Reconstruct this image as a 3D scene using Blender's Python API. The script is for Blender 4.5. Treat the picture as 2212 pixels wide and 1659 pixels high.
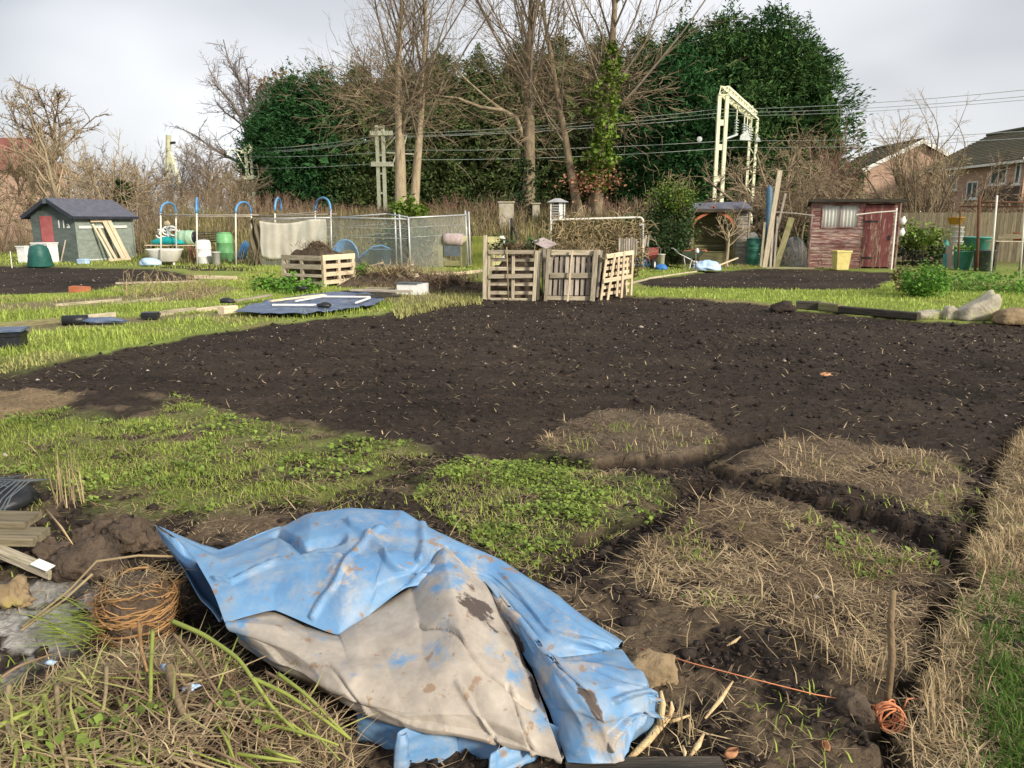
import bpy, bmesh, math, random
import numpy as np
from mathutils import Vector, Matrix

for _o in list(bpy.data.objects):
    bpy.data.objects.remove(_o)
SC = bpy.context.scene
COL = SC.collection

# ------------------------------------------------------------------ camera
CAM_H = 1.6
PITCH = math.radians(12.06)
FPX = 1659.0                       # focal length for a 2212 px wide picture (27 mm)
cd = bpy.data.cameras.new('camera'); cam = bpy.data.objects.new('camera', cd); COL.objects.link(cam)
cam.location = (0, 0, CAM_H); cam.rotation_euler = (math.pi/2 - PITCH, 0, 0)
cd.sensor_width = 36; cd.lens = 27; cd.clip_start = 0.05; cd.clip_end = 3000
SC.camera = cam
SC.render.resolution_x = 1024; SC.render.resolution_y = 768

# ------------------------------------------------------------------ light
SUN_AZ = math.radians(134)         # clockwise from straight ahead (+Y): behind the viewer's right shoulder
SUN_EL = math.radians(26)
SKY_STRENGTH = 0.10
CLOUD_LEVEL = 7.1
SUN_POWER = 3.3
EXPOSURE = 0.76
W = bpy.data.worlds.new('World'); SC.world = W; W.use_nodes = True
nt = W.node_tree; nt.nodes.clear()
_out = nt.nodes.new('ShaderNodeOutputWorld'); _bg = nt.nodes.new('ShaderNodeBackground')
_sky = nt.nodes.new('ShaderNodeTexSky'); _sky.sky_type = 'NISHITA'; _sky.sun_disc = False
_sky.sun_elevation = SUN_EL; _sky.sun_rotation = SUN_AZ; _sky.air_density = 1.0; _sky.dust_density = 1.5
_tc = nt.nodes.new('ShaderNodeTexCoord'); _mp = nt.nodes.new('ShaderNodeMapping')
_mp.inputs['Scale'].default_value = (1.0, 1.0, 1.9); _mp.inputs['Location'].default_value = (4.4, 0.7, 0.9)
_nz = nt.nodes.new('ShaderNodeTexNoise'); _nz.inputs['Scale'].default_value = 1.2
_nz.inputs['Detail'].default_value = 4.0; _nz.inputs['Roughness'].default_value = 0.45
_rp = nt.nodes.new('ShaderNodeValToRGB')
_rp.color_ramp.elements[0].position = 0.37; _rp.color_ramp.elements[0].color = (0.43, 0.445, 0.475, 1)
_rp.color_ramp.elements[1].position = 0.60; _rp.color_ramp.elements[1].color = (1.0, 1.0, 1.015, 1)
_lv = nt.nodes.new('ShaderNodeMixRGB'); _lv.blend_type = 'MULTIPLY'; _lv.inputs[0].default_value = 1
_lv.inputs[2].default_value = (CLOUD_LEVEL,)*3 + (1,)
_mx = nt.nodes.new('ShaderNodeMixRGB'); _mx.inputs[0].default_value = 0.90
L_ = nt.links.new
L_(_tc.outputs['Generated'], _mp.inputs['Vector']); L_(_mp.outputs[0], _nz.inputs['Vector'])
L_(_nz.outputs['Fac'], _rp.inputs[0]); L_(_rp.outputs[0], _lv.inputs[1])
L_(_sky.outputs[0], _mx.inputs[1]); L_(_lv.outputs[0], _mx.inputs[2])
L_(_mx.outputs[0], _bg.inputs[0]); _bg.inputs[1].default_value = SKY_STRENGTH
L_(_bg.outputs[0], _out.inputs[0])
sd = bpy.data.lights.new('sun', 'SUN'); sd.energy = SUN_POWER; sd.angle = math.radians(9); sd.color = (1.0, 0.91, 0.76)
sun = bpy.data.objects.new('sun', sd); COL.objects.link(sun)
_dir = Vector((math.sin(SUN_AZ)*math.cos(SUN_EL), math.cos(SUN_AZ)*math.cos(SUN_EL), math.sin(SUN_EL)))
sun.rotation_euler = _dir.to_track_quat('Z', 'Y').to_euler(); sun.location = _dir*60
vs = SC.view_settings; vs.view_transform = 'Standard'; vs.look = 'None'; vs.exposure = EXPOSURE; vs.gamma = 1.0
vs.use_curve_mapping = False
SC.cycles.max_bounces = 6; SC.cycles.transparent_max_bounces = 12

# ------------------------------------------------------------------ measuring helpers
CP, SP = math.cos(PITCH), math.sin(PITCH)
def _ray(u, v):
    xp = (u-1106.0)/FPX; yp = (829.5-v)/FPX
    return xp, CP + SP*yp, -SP + CP*yp
def P(u, v, z=0.0):
    """place on the plane at height z that is seen at (u, v) of the 2212x1659 picture"""
    x, y, w = _ray(u, v); t = (z-CAM_H)/w
    return Vector((x*t, y*t, z))
def D(u, v, Y):
    """place at distance Y ahead seen at (u, v)"""
    x, y, w = _ray(u, v); t = Y/y
    return Vector((x*t, Y, CAM_H + w*t))
def ZH(v, Y): return D(1106, v, Y).z
def XU(u, Y, v=520): return D(u, v, Y).x

# ------------------------------------------------------------------ noise in numpy
def _hash(ix, iy, seed):
    n = (ix.astype(np.int64)*374761393 + iy.astype(np.int64)*668265263 + seed*982451653) & 0xFFFFFFFF
    n = ((n ^ (n >> 13))*1274126177) & 0xFFFFFFFF
    n = n ^ (n >> 16)
    return (n & 0xFFFF)/65535.0
def vnoise(x, y, seed=0):
    ix = np.floor(x); iy = np.floor(y); fx = x-ix; fy = y-iy
    fx = fx*fx*(3-2*fx); fy = fy*fy*(3-2*fy)
    a = _hash(ix, iy, seed); b = _hash(ix+1, iy, seed); c = _hash(ix, iy+1, seed); d = _hash(ix+1, iy+1, seed)
    return (a*(1-fx)+b*fx)*(1-fy) + (c*(1-fx)+d*fx)*fy
def fbm(x, y, seed=0, octv=4, gain=0.5):
    s = 0; a = 1; t = 0
    for i in range(octv):
        s = s + a*vnoise(x*2**i + 17.3*i, y*2**i - 9.1*i, seed+i); t += a; a *= gain
    return s/t
def sstep(a, b, x):
    t = np.clip((x-a)/(b-a), 0, 1); return t*t*(3-2*t)

# ------------------------------------------------------------------ mesh helpers
WL = {}
def wl(o): return WL.get(o.name, Vector((0, 0, 0)))
def tag(o, label=None, cat=None, group=None, kind=None):
    if label: o['label'] = label
    if cat: o['category'] = cat
    if group: o['group'] = group
    if kind: o['kind'] = kind
    return o
def thing(name, loc, label, cat, group=None):
    o = bpy.data.objects.new(name, None); COL.objects.link(o); o.location = loc
    o.empty_display_size = 0.1; WL[o.name] = Vector(loc)
    return tag(o, label, cat, group)
def link_mesh(name, me, mat, parent, origin, smooth=False):
    o = bpy.data.objects.new(name, me); COL.objects.link(o)
    if mat is not None: me.materials.append(MAT[mat] if isinstance(mat, str) else mat)
    if parent is not None:
        o.parent = parent; o.location = Vector(origin) - wl(parent)
    else:
        o.location = origin
    WL[o.name] = Vector(origin)
    if smooth: me.polygons.foreach_set('use_smooth', [True]*len(me.polygons))
    return o
def np_obj(name, V, F, mat, parent=None, smooth=False, origin=None, attrs=None):
    """V (n,3) world, F (m,3) or (m,4) int"""
    V = np.asarray(V, dtype=np.float64); F = np.asarray(F, dtype=np.int32)
    if origin is None:
        lo = V.min(0); hi = V.max(0); origin = ((lo[0]+hi[0])/2, (lo[1]+hi[1])/2, lo[2])
    me = bpy.data.meshes.new(name); k = F.shape[1]
    me.vertices.add(len(V)); me.vertices.foreach_set('co', (V-np.array(origin)).astype(np.float32).ravel())
    me.loops.add(F.size); me.loops.foreach_set('vertex_index', F.ravel())
    me.polygons.add(len(F)); me.polygons.foreach_set('loop_start', np.arange(0, F.size, k, dtype=np.int32))
    me.polygons.foreach_set('loop_total', np.full(len(F), k, dtype=np.int32))
    me.update(calc_edges=True)
    if attrs:
        for an, arr in attrs.items():
            if arr.ndim == 1:
                a = me.attributes.new(an, 'FLOAT', 'POINT'); a.data.foreach_set('value', arr.astype(np.float32))
            else:
                a = me.attributes.new(an, 'FLOAT_COLOR', 'POINT')
                a.data.foreach_set('color', np.concatenate([arr, np.ones((len(arr), 1))], 1).astype(np.float32).ravel())
    return link_mesh(name, me, mat, parent, origin, smooth)

class MB:
    def __init__(s): s.v = []; s.f = []
    def add(s, vs, fs):
        b = len(s.v); s.v += [tuple(q) for q in vs]; s.f += [tuple(b+i for i in f) for f in fs]; return s
    def hexa(s, p):        # p: 4 bottom ccw, 4 top
        return s.add(p, [(3,2,1,0),(4,5,6,7),(0,1,5,4),(1,2,6,5),(2,3,7,6),(3,0,4,7)])
    def box(s, lo, hi):
        x0,y0,z0 = lo; x1,y1,z1 = hi
        return s.hexa([(x0,y0,z0),(x1,y0,z0),(x1,y1,z0),(x0,y1,z0),(x0,y0,z1),(x1,y0,z1),(x1,y1,z1),(x0,y1,z1)])
    def bar(s, p0, p1, w, t, up=(0,0,1)):
        """rectangular bar p0-p1, w across 'side', t along 'up'"""
        p0 = Vector(p0); p1 = Vector(p1); d = (p1-p0).normalized(); up = Vector(up)
        sd_ = d.cross(up)
        if sd_.length < 1e-4: sd_ = d.cross(Vector((0,1,0)))
        sd_.normalize(); u2 = sd_.cross(d).normalized()
        a = sd_*w/2; b = u2*t/2
        return s.hexa([p0-a-b, p0+a-b, p1+a-b, p1-a-b, p0-a+b, p0+a+b, p1+a+b, p1-a+b])
    def tube(s, pts, r, n=8, cap=True):
        pts = [Vector(q) for q in pts]; m = len(pts)
        rs = r if isinstance(r, (list, tuple)) else [r]*m
        b = len(s.v); ref = None
        for i in range(m):
            d = (pts[min(i+1, m-1)]-pts[max(i-1, 0)]).normalized()
            if ref is None:
                ref = d.cross(Vector((0.3, 0.2, 1)));
                if ref.length < 1e-3: ref = d.cross(Vector((1, 0, 0)))
            ref = (ref - d*ref.dot(d)).normalized(); o2 = d.cross(ref)
            for k in range(n):
                a = 2*math.pi*k/n
                s.v.append(tuple(pts[i] + (ref*math.cos(a)+o2*math.sin(a))*rs[i]))
        for i in range(m-1):
            for k in range(n):
                s.f.append((b+i*n+k, b+i*n+(k+1) % n, b+(i+1)*n+(k+1) % n, b+(i+1)*n+k))
        if cap:
            s.f.append(tuple(b+k for k in range(n))[::-1]); s.f.append(tuple(b+(m-1)*n+k for k in range(n)))
        return s
    def lathe(s, prof, c, n=20, sx=1, sy=1, axis=None, cap=True):
        """prof [(r,z)], about the vertical through c, or along 'axis'"""
        c = Vector(c); b = len(s.v); m = len(prof)
        if axis is None: ax, e1, e2 = Vector((0,0,1)), Vector((1,0,0)), Vector((0,1,0))
        else:
            ax = Vector(axis).normalized(); e1 = ax.cross(Vector((0,0,1)))
            if e1.length < 1e-3: e1 = Vector((1,0,0))
            e1.normalize(); e2 = ax.cross(e1)
        for r, z in prof:
            for k in range(n):
                a = 2*math.pi*k/n; s.v.append(tuple(c + ax*z + e1*(r*math.cos(a)*sx) + e2*(r*math.sin(a)*sy)))
        for i in range(m-1):
            for k in range(n):
                s.f.append((b+i*n+k, b+i*n+(k+1) % n, b+(i+1)*n+(k+1) % n, b+(i+1)*n+k))
        if cap:
            s.f.append(tuple(b+k for k in range(n))[::-1]); s.f.append(tuple(b+(m-1)*n+k for k in range(n)))
        return s
    def build(s, name, mat, parent=None, smooth=False, origin=None):
        if origin is None:
            a = np.array(s.v); lo = a.min(0); hi = a.max(0)
            origin = ((lo[0]+hi[0])/2, (lo[1]+hi[1])/2, lo[2])
        me = bpy.data.meshes.new(name); o3 = Vector(origin)
        me.from_pydata([tuple(Vector(q)-o3) for q in s.v], [], s.f); me.update()
        return link_mesh(name, me, mat, parent, origin, smooth)
def board(name, p0, p1, w, t, mat, parent=None, up=(0,0,1), seed=None, label=None, cat=None, group=None):
    """one plank as its own object, its grain along local X; w = side width, t = thickness along up"""
    p0 = Vector(p0); p1 = Vector(p1); d = (p1-p0); L = d.length; d.normalize(); up = Vector(up)
    sd_ = d.cross(up)
    if sd_.length < 1e-4: sd_ = d.cross(Vector((0,1,0)))
    sd_.normalize(); u2 = sd_.cross(d).normalized()
    h = L/2; a = w/2; b = t/2; c = min(a, b)*0.22
    me = bpy.data.meshes.new(name)
    # chamfered long edges: octagonal section
    sec = [(-a+c,-b),(a-c,-b),(a,-b+c),(a,b-c),(a-c,b),(-a+c,b),(-a,b-c),(-a,-b+c)]
    vs_ = [(-h, -y, z) for y, z in sec] + [(h, -y, z) for y, z in sec]
    fs_ = [tuple(range(8)), tuple(range(15, 7, -1))] + [(k, k+8, (k+1) % 8+8, (k+1) % 8) for k in range(8)]
    me.from_pydata(vs_, [], fs_); me.update()
    o = bpy.data.objects.new(name, me); COL.objects.link(o)
    me.materials.append(MAT[mat] if isinstance(mat, str) else mat)
    mid = (p0+p1)/2
    R = Matrix((( d.x, -sd_.x, u2.x), (d.y, -sd_.y, u2.y), (d.z, -sd_.z, u2.z)))
    o.rotation_euler = R.to_euler()
    if parent is not None: o.parent = parent; o.location = mid - wl(parent)
    else: o.location = mid
    WL[o.name] = mid
    return tag(o, label, cat, group)

class FR:
    """a local frame on the ground: x along 'dx', y to its left, z up"""
    def __init__(s, o, dx):
        s.o = Vector(o); s.x = Vector((dx[0], dx[1], 0)).normalized(); s.y = Vector((-s.x.y, s.x.x, 0))
    def __call__(s, x, y, z=0): return s.o + s.x*x + s.y*y + Vector((0, 0, z))
    def box(s, mb, lo, hi):
        x0,y0,z0 = lo; x1,y1,z1 = hi
        mb.hexa([s(x0,y0,z0),s(x1,y0,z0),s(x1,y1,z0),s(x0,y1,z0),s(x0,y0,z1),s(x1,y0,z1),s(x1,y1,z1),s(x0,y1,z1)])
        return mb

# ------------------------------------------------------------------ materials
MAT = {}
def mat(name, c1, c2=None, rough=0.85, scale=6, detail=5, bump=0.3, bscale=30, stretch=(1,1,1), spots=None, metal=0,
        island=0.0, objrand=0.0, contrast=(0.3, 0.7), spec=0.3, alpha=None, transl=0.0):
    m = bpy.data.materials.new(name); m.use_nodes = True; MAT[name] = m
    n = m.node_tree; b = n.nodes['Principled BSDF']; L = n.links.new
    tc = n.nodes.new('ShaderNodeTexCoord'); mp = n.nodes.new('ShaderNodeMapping'); mp.inputs['Scale'].default_value = stretch
    L(tc.outputs['Object'], mp.inputs['Vector']); vec = mp.outputs[0]
    if objrand:
        oi = n.nodes.new('ShaderNodeObjectInfo'); ad = n.nodes.new('ShaderNodeVectorMath'); ad.operation = 'MULTIPLY_ADD'
        cx = n.nodes.new('ShaderNodeCombineXYZ'); L(oi.outputs['Random'], cx.inputs[0]); L(oi.outputs['Random'], cx.inputs[1])
        ad.inputs[1].default_value = (37, 91, 13); L(cx.outputs[0], ad.inputs[0]); L(vec, ad.inputs[2]); vec = ad.outputs[0]
    nz = n.nodes.new('ShaderNodeTexNoise'); nz.inputs['Scale'].default_value = scale; nz.inputs['Detail'].default_value = detail
    nz.inputs['Roughness'].default_value = 0.6; L(vec, nz.inputs['Vector'])
    if c2 is None: c2 = tuple(min(1, k*1.5) for k in c1); c1 = tuple(k*0.6 for k in c1)
    rp = n.nodes.new('ShaderNodeValToRGB')
    rp.color_ramp.elements[0].position = contrast[0]; rp.color_ramp.elements[0].color = c1+(1,)
    rp.color_ramp.elements[1].position = contrast[1]; rp.color_ramp.elements[1].color = c2+(1,)
    L(nz.outputs['Fac'], rp.inputs[0]); colr = rp.outputs[0]
    if spots:
        sc_, lo, hi, cs = spots
        n2 = n.nodes.new('ShaderNodeTexNoise'); n2.inputs['Scale'].default_value = sc_; n2.inputs['Detail'].default_value = 6
        n2.inputs['Roughness'].default_value = 0.65; L(vec, n2.inputs['Vector'])
        r2 = n.nodes.new('ShaderNodeMapRange'); r2.inputs[1].default_value = lo; r2.inputs[2].default_value = hi
        L(n2.outputs['Fac'], r2.inputs[0])
        mx = n.nodes.new('ShaderNodeMixRGB'); mx.inputs[2].default_value = cs+(1,); L(r2.outputs[0], mx.inputs[0]); L(colr, mx.inputs[1])
        colr = mx.outputs[0]
    if island or objrand:
        hv = n.nodes.new('ShaderNodeHueSaturation'); mr = n.nodes.new('ShaderNodeMapRange'); k = max(island, objrand)
        mr.inputs[3].default_value = 1-k; mr.inputs[4].default_value = 1+k
        if island:
            g = n.nodes.new('ShaderNodeNewGeometry'); L(g.outputs['Random Per Island'], mr.inputs[0])
        else: L(oi.outputs['Random'], mr.inputs[0])
        L(mr.outputs[0], hv.inputs['Value']); L(colr, hv.inputs['Color']); colr = hv.outputs[0]
    L(colr, b.inputs['Base Color'])
    b.inputs['Roughness'].default_value = rough; b.inputs['Metallic'].default_value = metal
    b.inputs['Specular IOR Level'].default_value = spec
    if bump:
        n3 = n.nodes.new('ShaderNodeTexNoise'); n3.inputs['Scale'].default_value = bscale; n3.inputs['Detail'].default_value = 4
        L(vec, n3.inputs['Vector']); bp = n.nodes.new('ShaderNodeBump'); bp.inputs['Strength'].default_value = bump
        bp.inputs['Distance'].default_value = 0.02; L(n3.outputs['Fac'], bp.inputs['Height']); L(bp.outputs[0], b.inputs['Normal'])
    if transl:
        out = n.nodes['Material Output']; tr = n.nodes.new('ShaderNodeBsdfTranslucent'); ms = n.nodes.new('ShaderNodeMixShader')
        L(colr, tr.inputs[0]); ms.inputs[0].default_value = transl; L(b.outputs[0], ms.inputs[1]); L(tr.outputs[0], ms.inputs[2]); L(ms.outputs[0], out.inputs[0])
    if alpha is not None:
        b.inputs['Alpha'].default_value = alpha
    return m

WX = (1.2, 14, 14)
mat('old_wood', (.23,.195,.14), (.52,.45,.34), stretch=WX, scale=3, bump=.5, bscale=9, objrand=.25, spots=(2.2,.55,.72,(.16,.17,.08)))
mat('pale_wood', (.44,.35,.23), (.72,.60,.43), stretch=WX, scale=3, bump=.4, bscale=9, objrand=.18)
mat('grey_wood', (.19,.165,.14), (.44,.39,.33), stretch=WX, scale=3, bump=.5, bscale=9, objrand=.3)
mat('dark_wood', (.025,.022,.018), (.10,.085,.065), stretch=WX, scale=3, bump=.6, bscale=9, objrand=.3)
mat('mossy_wood', (.10,.09,.05), (.28,.25,.14), stretch=WX, scale=3, bump=.5, bscale=9, objrand=.2, spots=(1.7,.48,.7,(.20,.22,.05)))
mat('fence_wood', (.11,.095,.06), (.24,.20,.13), stretch=WX, scale=3, bump=.5, bscale=9, objrand=.25)
mat('red_paint_wood', (.16,.066,.06), (.26,.11,.10), stretch=(.8,5,5), scale=3, bump=.5, bscale=9, objrand=.2, spots=(3.0,.44,.62,(.42,.33,.28)))
mat('red_door_wood', (.13,.04,.04), (.20,.065,.062), stretch=(1.2,8,8), scale=3, bump=.5, bscale=9, objrand=.15, spots=(1.5,.54,.68,(.42,.35,.30)))
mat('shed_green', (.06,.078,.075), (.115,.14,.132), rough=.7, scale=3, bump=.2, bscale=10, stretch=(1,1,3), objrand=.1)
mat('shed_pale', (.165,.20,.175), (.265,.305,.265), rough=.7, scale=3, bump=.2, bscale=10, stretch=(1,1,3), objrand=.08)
mat('roof_felt', (.075,.078,.105), (.12,.125,.16), rough=.8, scale=5, bump=.3, bscale=60)
mat('dark_trim', (.018,.022,.035), (.04,.045,.06), rough=.7)
mat('red_board', (.27,.065,.065), (.38,.12,.12), rough=.6, scale=4, spots=(5,.64,.72,(.15,.05,.05)))
mat('white_paint', (.62,.62,.58), (.82,.82,.78), rough=.5, bump=.05)
mat('white_plastic', (.62,.63,.62), (.80,.80,.79), rough=.4, bump=0, spots=(4,.6,.8,(.4,.4,.36)))
mat('cream_enamel', (.66,.64,.56), (.82,.80,.72), rough=.35, bump=0, spots=(3,.6,.8,(.45,.4,.3)))
mat('teal_plastic', (.0,.22,.22), (.01,.36,.35), rough=.45, bump=.3, bscale=12)
mat('green_bin', (.012,.07,.06), (.025,.12,.10), rough=.5, bump=.05)
mat('butt_green', (.025,.12,.085), (.05,.19,.14), rough=.45, bump=.05, spots=(3,.58,.75,(.14,.17,.12)))
mat('bin_teal', (.07,.29,.27), (.13,.42,.39), rough=.5, bump=.05, spots=(3,.58,.75,(.16,.2,.16)))
mat('barrel_green', (.10,.30,.12), (.20,.45,.20), rough=.5, bump=.05)
mat('barrel_pale', (.22,.38,.26), (.38,.52,.38), rough=.5, bump=.05)
mat('grey_plastic', (.06,.075,.09), (.12,.14,.155), rough=.5, bump=.1)
mat('black_plastic', (.008,.009,.011), (.025,.027,.032), rough=.4, bump=.3, bscale=14)
mat('blue_pipe', (.07,.22,.48), (.13,.36,.66), rough=.4, bump=0)
mat('light_blue', (.30,.45,.68), (.50,.64,.80), rough=.5, bump=.4, bscale=10)
mat('blue_sheet', (.045,.07,.14), (.12,.16,.25), rough=.38, bump=.5, bscale=9, spots=(3,.6,.7,(.20,.19,.17)))
mat('blue_tarp_small', (.02,.10,.30), (.05,.2,.5), rough=.4, bump=.5, bscale=9)
mat('galv', (.40,.41,.42), (.60,.61,.62), rough=.45, metal=.4, bump=.05)
mat('white_tube', (.55,.53,.46), (.74,.72,.65), rough=.5, bump=.05)
mat('rust', (.07,.035,.022), (.16,.07,.04), rough=.9, bump=.3)
mat('lichen_steel', (.30,.31,.19), (.52,.52,.36), rough=.8, scale=3, bump=.2)
mat('pale_steel', (.70,.70,.48), (.84,.84,.64), rough=.7, scale=3, bump=.2)
mat('wire_steel', (.40,.46,.42), (.52,.58,.54), rough=.5, bump=0)
mat('insulator', (.42,.48,.45), (.70,.74,.70), rough=.3, bump=0)
mat('black_steel', (.012,.012,.012), (.03,.03,.03), rough=.6)
mat('rubber', (.012,.012,.013), (.03,.03,.03), rough=.8)
mat('barrow_red', (.17,.035,.03), (.26,.07,.06), rough=.6, spots=(5,.5,.7,(.1,.06,.05)))
mat('barrow_green', (.05,.075,.055), (.10,.13,.095), rough=.6, spots=(5,.55,.7,(.1,.06,.05)))
mat('yellow_plastic', (.50,.42,.13), (.66,.58,.24), rough=.5, bump=.05, spots=(6,.6,.7,(.4,.36,.22)))
mat('orange_plastic', (.50,.26,.04), (.66,.36,.06), rough=.5, bump=.05)
mat('terracotta', (.32,.10,.05), (.45,.16,.08), rough=.9)
mat('brick', (.30,.115,.06), (.46,.20,.11), rough=.9, scale=40, bump=.2)
mat('brown_tile', (.09,.078,.055), (.17,.145,.10), rough=.9, objrand=.2, spots=(1.2,.5,.7,(.09,.11,.04)))
mat('red_tile', (.17,.05,.045), (.26,.09,.08), rough=.9)
mat('brown_clad', (.06,.045,.035), (.12,.09,.07), rough=.8)
mat('window_glass', (.05,.06,.07), (.12,.14,.15), rough=.08, bump=0, spec=.7)
mat('curtain', (.55,.53,.48), (.80,.78,.72), rough=.9, scale=3, stretch=(14,14,.6), bump=.5, bscale=5)
mat('fleece', (.48,.45,.37), (.64,.61,.53), rough=.9, scale=2, bump=.3, alpha=.86)
mat('net', (.44,.46,.43), (.54,.56,.53), rough=.8, bump=0, alpha=.12)
mat('dark_net', (.12,.13,.14), (.2,.21,.22), rough=.8, bump=0, alpha=.2)
mat('carpet', (.32,.25,.25), (.48,.40,.39), rough=1, scale=4, spots=(3,.6,.68,(.12,.08,.08)))
mat('foam_yellow', (.38,.36,.16), (.56,.53,.28), rough=.9, scale=3)
mat('foam_moss', (.06,.085,.012), (.22,.235,.05), rough=.9, scale=3)
mat('stone', (.26,.235,.18), (.48,.44,.36), rough=.95, scale=5, bump=.8, bscale=22, spots=(2.4,.5,.68,(.27,.28,.08)))
mat('tan_rock', (.16,.115,.065), (.30,.22,.13), rough=.95, scale=9, bump=.9, bscale=26, spots=(3.5,.55,.7,(.30,.25,.07)))
mat('brown_rock', (.045,.033,.025), (.12,.086,.06), rough=.95, scale=9, bump=1.0, bscale=40, spots=(14,.55,.65,(.03,.022,.017)))
mat('pebble', (.16,.135,.11), (.36,.31,.26), rough=.9, scale=3, bump=0, island=.45)
mat('clod', (.018,.0130,.0105), (.045,.033,.027), rough=1, scale=20, bump=.8, bscale=60, island=.35)
mat('compost', (.03,.022,.015), (.12,.088,.058), rough=1, scale=7, bump=1, bscale=28)
mat('straw', (.24,.175,.095), (.54,.42,.25), rough=.9, scale=3, bump=0, island=.45, transl=.15)
mat('dry_stem', (.19,.14,.08), (.42,.33,.19), rough=.9, scale=3, bump=0, island=.45)
mat('brown_stem', (.13,.085,.05), (.26,.18,.11), rough=.9, scale=3, bump=0, island=.45)
mat('grass', (.19,.25,.04), (.38,.46,.095), rough=.7, scale=1.2, bump=0, island=.40, transl=.3)
mat('meadow', (.24,.31,.055), (.44,.53,.12), rough=.7, scale=1.2, bump=0, island=.35, transl=.3)
mat('grass_dry', (.26,.26,.085), (.46,.44,.17), rough=.8, scale=1.2, bump=0, island=.35, transl=.25)
mat('grass_deep', (.045,.105,.012), (.11,.20,.03), rough=.7, scale=1.2, bump=0, island=.4, transl=.3)
mat('clover', (.12,.18,.03), (.26,.35,.07), rough=.6, scale=1.5, bump=0, island=.45, transl=.3)
mat('bank_grass', (.15,.135,.06), (.32,.28,.13), rough=.9, scale=.5, bump=0, island=.4, transl=.2)
mat('green_stem', (.16,.20,.035), (.32,.36,.08), rough=.6, scale=4, bump=.1)
mat('conifer', (.020,.072,.026), (.058,.140,.046), rough=.8, scale=.9, bump=0, island=.30, transl=.12, spec=.06)
mat('conifer_olive', (.058,.092,.034), (.13,.17,.06), rough=.8, scale=.9, bump=0, island=.30, transl=.12, spec=.06)
mat('conifer_bright', (.022,.075,.028), (.100,.170,.050), rough=.8, scale=.9, bump=0, island=.30, transl=.12, spec=.06)
mat('golden_leaf', (.17,.11,.035), (.30,.20,.07), rough=.8, scale=.5, bump=0, island=.4, transl=.2)
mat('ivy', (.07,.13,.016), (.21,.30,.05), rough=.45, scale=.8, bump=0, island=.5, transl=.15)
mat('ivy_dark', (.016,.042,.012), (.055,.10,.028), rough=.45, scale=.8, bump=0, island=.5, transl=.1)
mat('weed_leaf', (.07,.18,.02), (.17,.34,.05), rough=.6, scale=1.5, bump=0, island=.4, transl=.25)
mat('copper_leaf', (.25,.11,.06), (.44,.24,.15), rough=.8, scale=2, bump=0, island=.4, transl=.2)
mat('bark', (.13,.10,.065), (.30,.235,.155), rough=.95, scale=3, bump=.8, bscale=12, stretch=(3,3,.6))
mat('bark_pale', (.24,.19,.12), (.44,.36,.25), rough=.95, scale=3, bump=.8, bscale=12, stretch=(3,3,.6))
mat('bark_grey', (.10,.085,.075), (.20,.18,.16), rough=.95, scale=3, bump=.6, bscale=12)
mat('limb_brown', (.12,.098,.072), (.25,.205,.155), rough=.95, scale=2, bump=0)
mat('twig_grey', (.17,.15,.15), (.28,.25,.25), rough=.9, scale=1, bump=0, island=.3)
mat('twig_brown', (.13,.095,.06), (.26,.195,.13), rough=.9, scale=1, bump=0, island=.35)
mat('twig_tan', (.24,.18,.11), (.42,.33,.21), rough=.9, scale=1, bump=0, island=.35)
mat('twig_red', (.14,.08,.058), (.25,.15,.11), rough=.9, scale=1, bump=0, island=.35)
mat('root', (.17,.09,.035), (.40,.23,.10), rough=.8, scale=6, bump=0, island=.35)
mat('orange_twine', (.55,.19,.08), (.72,.30,.16), rough=.7, scale=20, bump=.2)
mat('stick', (.13,.09,.05), (.26,.19,.11), rough=.9, scale=6, bump=.5, bscale=30)
mat('split_wood', (.48,.33,.16), (.68,.52,.30), rough=.8, scale=6, bump=.4, bscale=30, stretch=(6,6,1))
mat('sandy', (.23,.225,.20), (.36,.355,.33), rough=1, scale=6, bump=.6, bscale=30, spots=(4,.56,.68,(.035,.027,.022)))
mat('dead_leaf', (.34,.15,.07), (.48,.25,.13), rough=.8, bump=.3)
# ------------------------------------------------------------------ ground: what lies where
def wp(pts): return [tuple(P(u, v)[:2]) for u, v in pts]
def poly_sd(x, y, poly, reach=0.6):
    """signed distance to a polygon, positive inside, clipped to +-reach"""
    reach = float(reach); out = np.full(x.shape, -reach); a = np.array(poly)
    m = (x > a[:,0].min()-reach) & (x < a[:,0].max()+reach) & (y > a[:,1].min()-reach) & (y < a[:,1].max()+reach)
    if not m.any(): return out
    px, py = x[m], y[m]; d2 = np.full(px.shape, 1e9); ins = np.zeros(px.shape, bool); n = len(a)
    for i in range(n):
        x0, y0 = a[i]; x1, y1 = a[(i+1) % n]; ex, ey = x1-x0, y1-y0
        t = np.clip(((px-x0)*ex+(py-y0)*ey)/(ex*ex+ey*ey+1e-12), 0, 1)
        d2 = np.minimum(d2, (px-x0-t*ex)**2+(py-y0-t*ey)**2)
        if y1 != y0:
            c = ((y0 > py) != (y1 > py)) & (px < (x1-x0)*(py-y0)/(y1-y0)+x0); ins ^= c
    d = np.sqrt(d2); out[m] = np.clip(np.where(ins, d, -d), -reach, reach)
    return out
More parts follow.
